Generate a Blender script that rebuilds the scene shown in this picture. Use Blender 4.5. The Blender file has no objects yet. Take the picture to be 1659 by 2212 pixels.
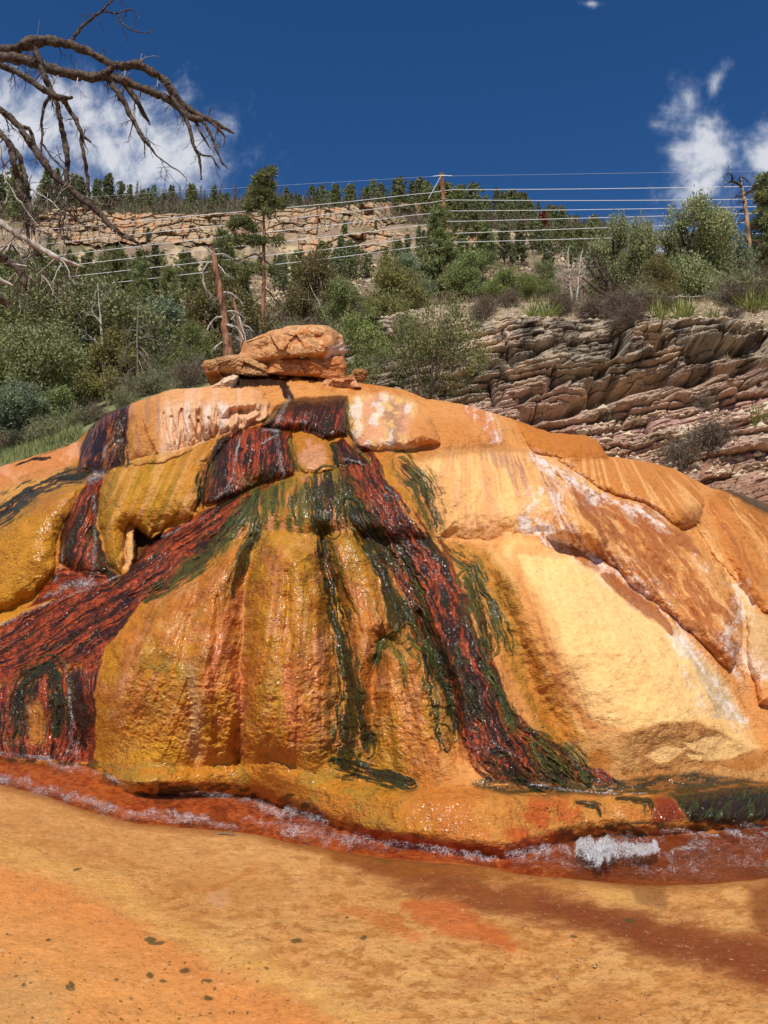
import bpy, math, random
import numpy as np
from mathutils import Vector

# ------------------------------------------------------------------ camera, sky, sun, exposure
scene = bpy.context.scene
COL = scene.collection
PITCH = math.radians(7.0)
CAMZ = 1.6
FPX = 1658.0                      # focal length in picture units (picture 1659 x 2212 units)
SUN_EL = math.radians(56)
SUN_AZ = math.radians(-6)         # of the direction the sun stands in, measured from straight behind the camera (+ = right)
SUN_STRENGTH = 4.6
SKY_STRENGTH = 0.10
EXPOSURE = 0.0

cam_d = bpy.data.cameras.new("camera")
cam = bpy.data.objects.new("camera", cam_d); COL.objects.link(cam)
cam.location = (0, 0, CAMZ)
cam.rotation_euler = (math.radians(90) + PITCH, 0, 0)
cam_d.sensor_fit = 'VERTICAL'; cam_d.sensor_height = 36.0
cam_d.lens = 36.0 * FPX / 2212.0
cam_d.clip_start = 0.05; cam_d.clip_end = 5000
scene.camera = cam

sun_dir = Vector((math.sin(SUN_AZ) * math.cos(SUN_EL), -math.cos(SUN_AZ) * math.cos(SUN_EL), math.sin(SUN_EL)))
sd = bpy.data.lights.new("sun", 'SUN'); sd.energy = SUN_STRENGTH; sd.angle = math.radians(0.5); sd.color = (1.0, 0.955, 0.88)
so = bpy.data.objects.new("sun", sd); COL.objects.link(so)
so.rotation_euler = sun_dir.to_track_quat('Z', 'Y').to_euler()
so.location = (0, -5, 30)

class NB:
    """small helper to wire shader nodes"""
    def __init__(s, tree):
        s.t = tree; s.n = tree.nodes; s.l = tree.links
    def new(s, typ, **kw):
        n = s.n.new(typ)
        for k, v in kw.items(): setattr(n, k, v)
        return n
    def put(s, sock, v):
        if isinstance(v, bpy.types.NodeSocket): s.l.new(v, sock)
        elif v is not None:
            try: sock.default_value = v
            except Exception: sock.default_value = (v[0], v[1], v[2], 1.0) if len(v) == 3 else v
    def math(s, op, a, b=None, c=None, clamp=False):
        n = s.new('ShaderNodeMath', operation=op); n.use_clamp = clamp
        s.put(n.inputs[0], a)
        if b is not None: s.put(n.inputs[1], b)
        if c is not None: s.put(n.inputs[2], c)
        return n.outputs[0]
    def smooth(s, x, lo, hi):
        n = s.new('ShaderNodeMapRange', interpolation_type='SMOOTHSTEP'); n.clamp = True
        s.put(n.inputs[0], x); s.put(n.inputs[1], lo); s.put(n.inputs[2], hi); n.inputs[3].default_value = 0; n.inputs[4].default_value = 1
        return n.outputs[0]
    def maprange(s, x, a, b, c, d):
        n = s.new('ShaderNodeMapRange'); n.clamp = True
        s.put(n.inputs[0], x)
        for i, v in enumerate((a, b, c, d)): s.put(n.inputs[1 + i], v)
        return n.outputs[0]
    def mix(s, f, a, b, blend='MIX'):
        n = s.new('ShaderNodeMix', data_type='RGBA', blend_type=blend)
        s.put(n.inputs[0], f); s.put(n.inputs[6], a); s.put(n.inputs[7], b)
        return n.outputs[2]
    def noise(s, vec, scale, detail=4, rough=0.55, dist=0.0):
        n = s.new('ShaderNodeTexNoise'); s.put(n.inputs['Vector'], vec)
        n.inputs['Scale'].default_value = scale; n.inputs['Detail'].default_value = detail
        n.inputs['Roughness'].default_value = rough; n.inputs['Distortion'].default_value = dist
        return n.outputs['Fac']
    def mapping(s, vec, scale=(1, 1, 1), rot=(0, 0, 0), loc=(0, 0, 0)):
        n = s.new('ShaderNodeMapping'); s.put(n.inputs[0], vec)
        n.inputs['Scale'].default_value = scale; n.inputs['Rotation'].default_value = rot; n.inputs['Location'].default_value = loc
        return n.outputs[0]
    def objco(s):
        return s.new('ShaderNodeTexCoord').outputs['Object']
    def attr(s, name):
        return s.new('ShaderNodeAttribute', attribute_name=name)
    def ramp(s, fac, stops):
        n = s.new('ShaderNodeValToRGB'); s.put(n.inputs[0], fac)
        e = n.color_ramp.elements
        while len(e) < len(stops): e.new(0.5)
        for el, (p, c) in zip(e, stops): el.position = p; el.color = (c[0], c[1], c[2], 1)
        return n.outputs[0]

def lin(r, g, b):
    f = lambda c: (c / 255 / 12.92) if c / 255 <= 0.04045 else ((c / 255 + 0.055) / 1.055) ** 2.4
    return np.array([f(r), f(g), f(b)])

def ratio(py):
    yc = (1106.0 - py) / FPX
    return (math.sin(PITCH) + yc * math.cos(PITCH)) / (math.cos(PITCH) - yc * math.sin(PITCH))

def point(px, py, Y):
    """world point(s) at forward distance Y seen at picture position (px, py)"""
    px = np.asarray(px, float); py = np.asarray(py, float); Y = np.asarray(Y, float)
    yc = (1106.0 - py) / FPX; xc = (px - 829.5) / FPX
    dy = math.cos(PITCH) - yc * math.sin(PITCH); dz = math.sin(PITCH) + yc * math.cos(PITCH)
    t = Y / dy
    return np.stack(np.broadcast_arrays(xc * t, Y, CAMZ + dz * t), -1)

# world: clear sky with two cumulus clouds placed by direction
w = bpy.data.worlds.new("World"); scene.world = w; w.use_nodes = True
nb = NB(w.node_tree); nb.n.clear()
sky = nb.new('ShaderNodeTexSky', sky_type='NISHITA')
sky.sun_disc = False; sky.sun_elevation = SUN_EL; sky.sun_rotation = math.radians(180) + SUN_AZ * -1
sky.altitude = 2600; sky.air_density = 1.0; sky.dust_density = 0.2; sky.ozone_density = 2.5
gen = nb.new('ShaderNodeTexCoord').outputs['Generated']
sx = nb.new('ShaderNodeSeparateXYZ'); nb.put(sx.inputs[0], gen)
ysafe = nb.math('MAXIMUM', sx.outputs[1], 0.05)
du = nb.math('DIVIDE', sx.outputs[0], ysafe); dv = nb.math('DIVIDE', sx.outputs[2], ysafe)
cv = nb.new('ShaderNodeCombineXYZ'); nb.put(cv.inputs[0], du); nb.put(cv.inputs[1], dv)
n1 = nb.noise(cv.outputs[0], 9.0, 8, 0.62, 0.35)
n2 = nb.noise(nb.mapping(cv.outputs[0], (1.0, 0.7, 1), loc=(3.1, 1.7, 0)), 24.0, 6, 0.6, 0.3)
def blob(px, py, rx, ry, rot=0.0):
    p = point(px, py, 1.0); u0, v0 = p[0], p[2] - CAMZ
    a = nb.math('SUBTRACT', du, float(u0)); b = nb.math('SUBTRACT', dv, float(v0))
    c, s_ = math.cos(rot), math.sin(rot)
    a2 = nb.math('ADD', nb.math('MULTIPLY', a, c), nb.math('MULTIPLY', b, s_))
    b2 = nb.math('SUBTRACT', nb.math('MULTIPLY', b, c), nb.math('MULTIPLY', a, s_))
    a2 = nb.math('MULTIPLY', a2, FPX / rx * 0.95); b2 = nb.math('MULTIPLY', b2, FPX / ry * 0.95)
    r = nb.math('SQRT', nb.math('ADD', nb.math('MULTIPLY', a2, a2), nb.math('MULTIPLY', b2, b2)))
    return nb.math('SUBTRACT', 1.0, r)
def union(*bs):
    r = bs[0]
    for b in bs[1:]: r = nb.math('SMOOTH_MAX', r, b, 0.25)
    return r
cl_left = union(blob(40, 270, 330, 170), blob(230, 325, 330, 190, -0.12), blob(390, 360, 190, 120), blob(-40, 420, 320, 170), blob(150, 400, 300, 120))
cl_right = union(blob(1515, 320, 120, 170), blob(1488, 220, 74, 84), blob(1550, 170, 36, 100, -0.45), blob(1525, 405, 140, 100), blob(1665, 360, 120, 150, -0.5),
                 blob(1500, 575, 330, 130), nb.math('SUBTRACT', blob(1275, 8, 70, 26), 0.42))
body = nb.math('MAXIMUM', nb.math('ADD', cl_left, 0.03), nb.math('SUBTRACT', cl_right, 0.10))
dens = nb.math('ADD', body, nb.math('ADD', nb.math('MULTIPLY', nb.math('SUBTRACT', n1, 0.5), 2.3), nb.math('MULTIPLY', nb.math('SUBTRACT', n2, 0.5), 1.0)))
cov = nb.smooth(dens, 0.02, 0.95)
shade = nb.smooth(nb.math('ADD', dens, nb.math('MULTIPLY', nb.math('SUBTRACT', n2, 0.5), 0.9)), 0.1, 1.0)
cloudcol = nb.mix(shade, (0.30, 0.40, 0.62), (0.86, 0.88, 0.94))
hs = nb.new('ShaderNodeHueSaturation'); hs.inputs['Saturation'].default_value = 1.28; hs.inputs['Value'].default_value = 1.0
hs.inputs['Hue'].default_value = 0.505
nb.put(hs.inputs['Color'], sky.outputs[0])
bg = nb.new('ShaderNodeBackground'); nb.put(bg.inputs[0], hs.outputs[0]); bg.inputs[1].default_value = SKY_STRENGTH
bg2 = nb.new('ShaderNodeBackground'); nb.put(bg2.inputs[0], cloudcol); bg2.inputs[1].default_value = 0.85
ms = nb.new('ShaderNodeMixShader'); nb.put(ms.inputs[0], nb.math('MULTIPLY', cov, 0.92)); nb.l.new(bg.outputs[0], ms.inputs[1]); nb.l.new(bg2.outputs[0], ms.inputs[2])
wo = nb.new('ShaderNodeOutputWorld'); nb.l.new(ms.outputs[0], wo.inputs[0])

scene.view_settings.view_transform = 'Standard'; scene.view_settings.look = 'None'
scene.view_settings.exposure = EXPOSURE; scene.view_settings.gamma = 1.0; scene.view_settings.use_curve_mapping = False
scene.cycles.max_bounces = 6; scene.cycles.diffuse_bounces = 3; scene.cycles.transparent_max_bounces = 12
scene.cycles.sample_clamp_indirect = 4.0

# ------------------------------------------------------------------ number helpers
def _hash(ix, iy, seed):
    n = (ix.astype(np.int64) * 374761393 + iy.astype(np.int64) * 668265263 + seed * 974711) & 0xffffffff
    n = ((n ^ (n >> 13)) * 1274126177) & 0xffffffff
    n = ((n ^ (n >> 16)) * 2246822519) & 0xffffffff
    return ((n ^ (n >> 15)) & 0xffffff) / float(0x1000000)
def hsh(a, b=0, seed=0):
    a = np.asarray(a); b = np.asarray(b) + np.zeros_like(a)
    return _hash(a, b, seed)
def vnoise(x, y, seed=0):
    x = np.asarray(x, float); y = np.asarray(y, float) + np.zeros_like(x)
    ix = np.floor(x); iy = np.floor(y); fx = x - ix; fy = y - iy
    ix = ix.astype(np.int64); iy = iy.astype(np.int64)
    fx = fx * fx * fx * (fx * (fx * 6 - 15) + 10); fy = fy * fy * fy * (fy * (fy * 6 - 15) + 10)
    a = _hash(ix, iy, seed); b = _hash(ix + 1, iy, seed); c = _hash(ix, iy + 1, seed); d = _hash(ix + 1, iy + 1, seed)
    return (a * (1 - fx) + b * fx) * (1 - fy) + (c * (1 - fx) + d * fx) * fy
def fbm(x, y, oct=4, seed=0, rough=0.5):
    s = 0; a = 1; t = 0
    for o in range(oct):
        s = s + a * vnoise(x * 2 ** o + 17.3 * o, y * 2 ** o - 9.1 * o, seed + o * 31); t += a; a *= rough
    return s / t
def sstep(x, lo, hi):
    t = np.clip((x - lo) / (hi - lo), 0, 1); return t * t * (3 - 2 * t)

def polydist(X, Y, pts):
    """signed distance to a polygon, negative inside"""
    pts = np.asarray(pts, float); d2 = np.full(X.shape, 1e18); ins = np.zeros(X.shape, bool)
    n = len(pts)
    for i in range(n):
        ax, ay = pts[i]; bx, by = pts[(i + 1) % n]
        ex, ey = bx - ax, by - ay; L = ex * ex + ey * ey + 1e-9
        t = np.clip(((X - ax) * ex + (Y - ay) * ey) / L, 0, 1)
        d2 = np.minimum(d2, (X - ax - t * ex) ** 2 + (Y - ay - t * ey) ** 2)
        c = ((ay > Y) != (by > Y)) & (X < (bx - ax) * (Y - ay) / (by - ay + 1e-12) + ax)
        ins ^= c
    d = np.sqrt(d2)
    return np.where(ins, -d, d)

def linedist(X, Y, pts, hw):
    """distance / half width, arc length s and signed offset t along a polyline"""
    pts = np.asarray(pts, float); hw = np.asarray(hw, float) if np.ndim(hw) else np.full(len(pts), float(hw))
    best = np.full(X.shape, 1e18); S = np.zeros(X.shape); T = np.zeros(X.shape); acc = 0.0
    for i in range(len(pts) - 1):
        ax, ay = pts[i]; bx, by = pts[i + 1]
        ex, ey = bx - ax, by - ay; L = math.hypot(ex, ey) + 1e-9
        t = np.clip(((X - ax) * ex + (Y - ay) * ey) / (L * L), 0, 1)
        dx, dy = X - ax - t * ex, Y - ay - t * ey
        d = np.sqrt(dx * dx + dy * dy); w_ = hw[i] + (hw[i + 1] - hw[i]) * t
        nd = d / w_
        sgn = np.sign((X - ax) * ey - (Y - ay) * ex)
        m = nd < best
        best = np.where(m, nd, best); S = np.where(m, acc + t * L, S); T = np.where(m, sgn * d, T)
        acc += L
    return best, S, T

# ------------------------------------------------------------------ object helpers
def tag(o, label=None, cat=None, group=None, kind=None):
    if label: o['label'] = label
    if cat: o['category'] = cat
    if group: o['group'] = group
    if kind: o['kind'] = kind
    return o
def empty(name, loc=(0, 0, 0)):
    o = bpy.data.objects.new(name, None); COL.objects.link(o); o.location = [float(c) for c in loc]; o.empty_display_size = 0.2
    return o
def np_mesh(name, V, F, mats=(), attrs=None, smooth=True, fmat=None):
    """F: int array (n,4) or (n,3)"""
    V = np.ascontiguousarray(V, np.float32); F = np.ascontiguousarray(F, np.int32)
    me = bpy.data.meshes.new(name); n, k = F.shape
    me.vertices.add(len(V)); me.vertices.foreach_set('co', V.ravel())
    me.loops.add(n * k); me.loops.foreach_set('vertex_index', F.ravel())
    me.polygons.add(n); me.polygons.foreach_set('loop_start', np.arange(0, n * k, k, dtype=np.int32))
    try: me.polygons.foreach_set('loop_total', np.full(n, k, np.int32))
    except Exception: pass
    if fmat is not None: me.polygons.foreach_set('material_index', np.asarray(fmat, np.int32))
    me.polygons.foreach_set('use_smooth', np.full(n, bool(smooth)))
    me.update(calc_edges=True)
    for m in mats: me.materials.append(m)
    for an, a in (attrs or {}).items():
        a = np.asarray(a, np.float32)
        if a.ndim == 2:
            at = me.attributes.new(an, 'FLOAT_COLOR', 'POINT')
            a4 = np.ones((len(V), 4), np.float32); a4[:, :3] = a; at.data.foreach_set('color', a4.ravel())
        else:
            at = me.attributes.new(an, 'FLOAT', 'POINT'); at.data.foreach_set('value', a.ravel())
    return me
def link(name, me, parent=None, loc=None):
    o = bpy.data.objects.new(name, me); COL.objects.link(o)
    if parent is not None: o.parent = parent
    if loc is not None: o.location = [float(c) for c in loc]
    return o
def grid_faces(nr, nc):
    i = np.arange(nr - 1)[:, None] * nc + np.arange(nc - 1)[None, :]
    return np.stack([i, i + 1, i + nc + 1, i + nc], -1).reshape(-1, 4)

class Geo:
    """collects quads with per-vertex colour tint and a material index"""
    def __init__(s): s.V = []; s.F = []; s.C = []; s.M = []; s.n = 0
    def add(s, V, F, c=1.0, m=0):
        V = np.asarray(V, float); F = np.asarray(F, int)
        if F.shape[1] == 3: F = np.concatenate([F, F[:, 2:3]], 1)
        s.V.append(V); s.F.append(F + s.n); s.n += len(V)
        c = np.asarray(c, float); s.C.append(np.full(len(V), float(c)) if c.ndim == 0 else c)
        s.M.append(np.full(len(F), m))
    def tube(s, pts, rad, n=6, c=1.0, m=0, rough=0.0, rng=None, cap=True):
        pts = np.asarray(pts, float); k = len(pts); rad = np.asarray(rad, float) if np.ndim(rad) else np.full(k, float(rad))
        tan = np.gradient(pts, axis=0) if k > 2 else np.repeat((pts[-1] - pts[0])[None], k, 0)
        tan /= np.linalg.norm(tan, axis=1, keepdims=True) + 1e-9
        up = np.array([0.31, 0.17, 0.93]); 
        a = np.cross(tan, up); a /= np.linalg.norm(a, axis=1, keepdims=True) + 1e-6
        b = np.cross(tan, a)
        th = np.linspace(0, 2 * math.pi, n, endpoint=False)
        R = rad[:, None] * np.ones((1, n))
        if rough and rng is not None: R = R * (1 + rough * (rng.random((k, n)) - 0.5) * 2)
        V = pts[:, None] + R[..., None] * (np.cos(th)[None, :, None] * a[:, None] + np.sin(th)[None, :, None] * b[:, None])
        V = V.reshape(-1, 3)
        i = np.arange(k - 1)[:, None] * n; j = np.arange(n)[None]; j2 = (j + 1) % n
        F = np.stack([i + j, i + j2, i + n + j2, i + n + j], -1).reshape(-1, 4)
        if cap:
            V = np.concatenate([V, pts[:1], pts[-1:]]); c0 = k * n
            jj = np.arange(n); F0 = np.stack([jj, (jj + 1) % n, np.full(n, c0), np.full(n, c0)], 1)
            e = (k - 1) * n; F1 = np.stack([e + (jj + 1) % n, e + jj, np.full(n, c0 + 1), np.full(n, c0 + 1)], 1)
            s.addq(V, np.concatenate([F, F0, F1]), c, m)
        else: s.addq(V, F, c, m)
    def addq(s, V, F, c, m):
        s.V.append(V); s.F.append(F + s.n); s.n += len(V); s.C.append(np.full(len(V), float(c))); s.M.append(np.full(len(F), m))
    def leaves(s, cen, dirs, length, width, tint, m=0, rng=None, face=None):
        """narrow diamond leaf or needle bunch per centre"""
        cen = np.asarray(cen, float); N = len(cen)
        d = dirs / (np.linalg.norm(dirs, axis=1, keepdims=True) + 1e-9)
        r = rng.normal(size=(N, 3)) * (1.0 if face is None else 0.42)
        if face is not None: r = r + face
        a = np.cross(d, r); a /= np.linalg.norm(a, axis=1, keepdims=True) + 1e-9
        Ls = length * (0.6 + 0.8 * rng.random(N))[:, None]; Ws = width * (0.6 + 0.8 * rng.random(N))[:, None]
        P0 = cen - d * Ls * 0.5; P2 = cen + d * Ls * 0.5; mid = cen + d * Ls * 0.05
        V = np.stack([P0, mid + a * Ws * 0.5, P2, mid - a * Ws * 0.5], 1).reshape(-1, 3)
        F = np.arange(N * 4).reshape(N, 4)
        s.V.append(V); s.F.append(F + s.n); s.n += len(V); s.C.append(np.repeat(tint, 4)); s.M.append(np.full(N, m))
    def mesh(s, name, mats, smooth=False):
        V = np.concatenate(s.V); F = np.concatenate(s.F); C = np.concatenate(s.C); M = np.concatenate(s.M)
        # degenerate last corner means triangle: split to keep the mesh valid
        tri = F[:, 2] == F[:, 3]
        if not tri.any(): return np_mesh(name, V, F, mats, {'tint': C}, smooth, M)
        q = F[~tri]; t = F[tri][:, :3]
        me = bpy.data.meshes.new(name)
        lt = np.concatenate([np.full(len(q), 4), np.full(len(t), 3)]).astype(np.int32)
        li = np.concatenate([q.ravel(), t.ravel()]).astype(np.int32)
        ls = np.concatenate([[0], np.cumsum(lt)[:-1]]).astype(np.int32)
        me.vertices.add(len(V)); me.vertices.foreach_set('co', np.ascontiguousarray(V, np.float32).ravel())
        me.loops.add(len(li)); me.loops.foreach_set('vertex_index', li)
        me.polygons.add(len(lt)); me.polygons.foreach_set('loop_start', ls)
        try: me.polygons.foreach_set('loop_total', lt)
        except Exception: pass
        me.polygons.foreach_set('material_index', np.concatenate([M[~tri], M[tri]]).astype(np.int32))
        me.polygons.foreach_set('use_smooth', np.full(len(lt), bool(smooth)))
        me.update(calc_edges=True)
        for m in mats: me.materials.append(m)
        at = me.attributes.new('tint', 'FLOAT', 'POINT'); at.data.foreach_set('value', C.astype(np.float32))
        return me

# ------------------------------------------------------------------ materials
def new_mat(name):
    m = bpy.data.materials.new(name); m.use_nodes = True
    n = NB(m.node_tree); b = m.node_tree.nodes['Principled BSDF']
    return m, n, b
def bump(n, b, h, strength, dist=0.02):
    bn = n.new('ShaderNodeBump'); bn.inputs['Strength'].default_value = strength; bn.inputs['Distance'].default_value = dist
    n.put(bn.inputs['Height'], h); n.l.new(bn.outputs[0], b.inputs['Normal'])

def mat_travertine(name='travertine', bs=1.0):
    m, n, b = new_mat(name)
    co = n.objco(); col = n.attr('Col').outputs['Color']; wet = n.attr('wet').outputs['Fac']
    f1 = n.noise(co, 22, 6, 0.65); f2 = n.noise(co, 90, 5, 0.65)
    fl = n.new('ShaderNodeSeparateColor'); n.put(fl.inputs[0], n.attr('flow').outputs['Color']); ft, fs, fm = fl.outputs
    cvf = n.new('ShaderNodeCombineXYZ'); n.put(cvf.inputs[0], n.math('MULTIPLY', ft, 30.0)); n.put(cvf.inputs[1], n.math('MULTIPLY', fs, 2.0))
    st = n.noise(cvf.outputs[0], 1.0, 6, 0.68, 0.25)
    cvg = n.new('ShaderNodeCombineXYZ'); n.put(cvg.inputs[0], n.math('MULTIPLY', ft, 11.0)); n.put(cvg.inputs[1], n.math('MULTIPLY', fs, 0.8))
    st2 = n.noise(cvg.outputs[0], 1.0, 5, 0.62, 0.2)
    f3 = n.noise(co, 7.0, 5, 0.6)
    v = n.math('ADD', 0.22, n.math('ADD', n.math('MULTIPLY', f1, 0.55), n.math('ADD', n.math('MULTIPLY', f2, 0.60), n.math('MULTIPLY', f3, 0.40))))
    v = n.math('MULTIPLY', v, n.math('ADD', 0.86, n.math('MULTIPLY', st2, 0.28)))
    vv = n.new('ShaderNodeCombineXYZ')
    for i in range(3): n.put(vv.inputs[i], v)
    c1 = n.mix(1.0, col, vv.outputs[0], 'MULTIPLY')
    pit = n.math('MULTIPLY', n.smooth(n.math('ADD', f2, n.math('MULTIPLY', n.math('SUBTRACT', f1, 0.5), 0.6)), 0.40, 0.30), n.maprange(wet, 0.02, 0.3, 0.2, 0.6))
    c1 = n.mix(pit, c1, (0.09, 0.045, 0.016))
    fleck = n.math('MULTIPLY', n.smooth(n.noise(n.mapping(co, (1, 1, 0.5)), 34, 4, 0.7, 0.8), 0.60, 0.70), n.smooth(wet, 0.7, 0.3))
    c1 = n.mix(n.math('MULTIPLY', fleck, 0.35), c1, (0.80, 0.60, 0.38))
    dk = n.math('MULTIPLY', n.smooth(n.math('ADD', st, n.math('MULTIPLY', n.math('SUBTRACT', f1, 0.5), 0.35)), 0.50, 0.40), fm)
    c2 = n.mix(n.math('MULTIPLY', dk, 0.6), c1, (0.010, 0.007, 0.005))
    br = n.math('MULTIPLY', n.smooth(st, 0.56, 0.68), fm)
    n.put(b.inputs['Coat Weight'], n.smooth(wet, 0.35, 0.8)); b.inputs['Coat Roughness'].default_value = 0.115; b.inputs['Coat IOR'].default_value = 1.34
    cb = n.new('ShaderNodeBump'); cb.inputs['Strength'].default_value = 1.0; cb.inputs['Distance'].default_value = 0.02
    gw1 = n.noise(n.mapping(co, (1, 1, .6)), 30, 1, 0.4, 0.2); gw2 = n.noise(co, 75, 1, 0.4)
    n.put(cb.inputs['Height'], n.math('ADD', n.math('MULTIPLY', gw1, 0.5), n.math('MULTIPLY', gw2, 0.26))); n.l.new(cb.outputs[0], b.inputs['Coat Normal'])
    hsb = n.new('ShaderNodeHueSaturation'); n.put(hsb.inputs['Color'], c2); hsb.inputs['Value'].default_value = 1.35; hsb.inputs['Saturation'].default_value = 0.95
    c3 = n.mix(n.math('MULTIPLY', br, 0.6), c2, hsb.outputs[0])
    n.put(b.inputs['Base Color'], c3)
    rr = n.math('ADD', n.maprange(wet, 0.1, 0.75, 0.85, 0.5), n.math('MULTIPLY', n.math('SUBTRACT', f1, 0.5), 0.12))
    n.put(b.inputs['Roughness'], n.math('MAXIMUM', rr, 0.3))
    n.put(b.inputs['Specular IOR Level'], n.maprange(wet, 0, 1, 0.22, 0.12))

    rip = n.noise(n.mapping(co, (1, 1, 2.6)), 26, 3, 0.6, 0.4)
    rip2 = n.noise(n.mapping(co, (1, 1, 1.8)), 70, 4, 0.6)
    gl = n.noise(co, 48, 2, 0.5, 0.3)
    sxyz = n.new('ShaderNodeSeparateXYZ'); n.put(sxyz.inputs[0], co)
    saw = n.math('FRACT', n.math('ADD', n.math('MULTIPLY', sxyz.outputs[2], 24.0), n.math('ADD', n.math('MULTIPLY', n.noise(co, 5.0, 4, 0.6), 7.0), n.math('MULTIPLY', f1, 1.2))))
    saw = n.math('MULTIPLY', saw, n.math('MULTIPLY', n.math('SUBTRACT', 1.0, fm), n.smooth(f3, 0.40, 0.62)))
    h = n.math('ADD', n.math('ADD', n.math('MULTIPLY', saw, 0.42), n.math('MULTIPLY', rip, n.maprange(wet, 0.05, 0.4, 0.45, 0.8))), n.math('ADD', n.math('MULTIPLY', rip2, n.maprange(wet, 0.2, 0.8, 0.4, 0.08)), n.math('ADD', n.math('MULTIPLY', f2, n.maprange(wet, 0.2, 0.8, 0.2, 0.03)), n.math('ADD', n.math('MULTIPLY', gl, n.math('MULTIPLY', wet, 0.75)), n.math('MULTIPLY', n.math('MULTIPLY', st, fm), 0.5)))))
    h = n.math('MULTIPLY', h, n.math('MULTIPLY', n.maprange(wet, 0.02, 0.25, 0.42, 1.0), n.maprange(f3, 0.35, 0.65, 0.45, 1.25)))
    bump(n, b, h, bs, 0.024)
    return m
def mat_attr(name, rough=0.9, scale=8.0, amount=0.5, bumpv=0.5, bdist=0.03, spec=0.2, fine=40.0):
    m, n, b = new_mat(name); co = n.objco(); col = n.attr('Col').outputs['Color']
    f1 = n.noise(co, scale, 6, 0.65); f2 = n.noise(co, fine, 4, 0.6)
    v = n.math('ADD', 1 - amount * 0.75, n.math('MULTIPLY', n.math('ADD', n.math('MULTIPLY', f1, 1.0), n.math('MULTIPLY', f2, 0.5)), amount))
    vv = n.new('ShaderNodeCombineXYZ')
    for i in range(3): n.put(vv.inputs[i], v)
    n.put(b.inputs['Base Color'], n.mix(1.0, col, vv.outputs[0], 'MULTIPLY'))
    b.inputs['Roughness'].default_value = rough; b.inputs['Specular IOR Level'].default_value = spec
    bump(n, b, n.math('ADD', f1, n.math('MULTIPLY', f2, 0.5)), bumpv, bdist)
    return m
def mat_leaf(name, ca, cb, rough=0.6, trans=0.25):
    m, n, b = new_mat(name); t = n.attr('tint').outputs['Fac']
    rnd = n.new('ShaderNodeObjectInfo').outputs['Random']
    c = n.mix(t, tuple(ca), tuple(cb))
    hv = n.new('ShaderNodeHueSaturation'); n.put(hv.inputs['Color'], c)
    n.put(hv.inputs['Value'], n.maprange(rnd, 0, 1, 1.0, 1.45)); n.put(hv.inputs['Hue'], n.maprange(rnd, 0, 1, 0.475, 0.505))
    n.put(b.inputs['Base Color'], hv.outputs[0]); b.inputs['Roughness'].default_value = rough; b.inputs['Specular IOR Level'].default_value = 0.25
    tr = n.new('ShaderNodeBsdfTranslucent'); n.put(tr.inputs[0], hv.outputs[0])
    mx = n.new('ShaderNodeMixShader'); mx.inputs[0].default_value = trans
    out = m.node_tree.nodes['Material Output']
    n.l.new(b.outputs[0], mx.inputs[1]); n.l.new(tr.outputs[0], mx.inputs[2]); n.l.new(mx.outputs[0], out.inputs[0])
    return m
def mat_bark(name, ca, cb, scale=14.0, stretch=0.18, bumpv=0.7, rough=0.9, dist=0.02):
    m, n, b = new_mat(name); co = n.objco()
    f = n.noise(n.mapping(co, (1, 1, stretch)), scale, 6, 0.65, 0.6)
    g = n.noise(co, scale * 4, 4, 0.6)
    x = n.smooth(n.math('ADD', n.math('MULTIPLY', f, 0.8), n.math('MULTIPLY', g, 0.25)), 0.36, 0.66)
    n.put(b.inputs['Base Color'], n.mix(x, tuple(ca), tuple(cb))); b.inputs['Roughness'].default_value = rough
    b.inputs['Specular IOR Level'].default_value = 0.2
    bump(n, b, n.math('ADD', f, n.math('MULTIPLY', g, 0.4)), bumpv, dist)
    return m

M_TRAV = mat_travertine(); M_FLAT = mat_travertine('travertine_flat', 0.38)
M_ROCK = mat_attr('outcrop_rock', 0.92, 9, 0.75, 0.8, 0.05, fine=45)
M_CLIFF = mat_attr('far_rock', 0.95, 0.9, 0.7, 0.8, 0.5, fine=4.0)
M_HILL = mat_attr('hill_soil', 0.95, 0.35, 0.9, 0.6, 0.5, fine=2.2)
M_BOULDER = mat_attr('boulder_rock', 0.85, 11, 0.72, 1.0, 0.045, fine=55)
M_JUN = mat_leaf('juniper_green', lin(80, 90, 50), lin(142, 150, 92))
M_JUNP = mat_leaf('juniper_pale', lin(100, 108, 70), lin(158, 162, 112))
M_JUNB = mat_leaf('juniper_blue', lin(86, 100, 76), lin(142, 154, 120))
M_JUNO = mat_leaf('juniper_olive', lin(94, 90, 52), lin(146, 140, 82))
M_JUNL = mat_leaf('juniper_bright', lin(90, 106, 54), lin(150, 162, 94))
M_PINE = mat_leaf('pine_green', lin(84, 94, 56), lin(142, 148, 94), trans=.3)
M_FIR = mat_leaf('conifer_green', lin(80, 88, 60), lin(136, 142, 100), trans=.3)
M_RUST = mat_leaf('dead_needles', lin(110, 62, 34), lin(160, 98, 58))
M_SCRUB = mat_leaf('scrub_brown', lin(78, 66, 54), lin(132, 116, 92))
M_TWIG = mat_bark('twig_grey', lin(92, 80, 68), lin(150, 136, 120), 20, 0.5, 0.3)
M_TWIGD = mat_bark('twig_brown', lin(76, 64, 52), lin(128, 112, 94), 20, 0.5, 0.3)
M_TRUNK = mat_bark('trunk_dark', lin(46, 34, 26), lin(98, 76, 58), 6, 0.3)
M_PONDER = mat_bark('pine_bark', lin(72, 46, 34), lin(178, 126, 96), 7, 0.25, 0.8)
M_SILVER = mat_bark('weathered_wood', lin(128, 116, 102), lin(205, 194, 180), 10, 0.15, 0.4)
M_DEAD = mat_bark('dead_bark', lin(34, 26, 22), lin(118, 100, 86), 22, 0.8, 1.0, dist=0.03)
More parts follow.
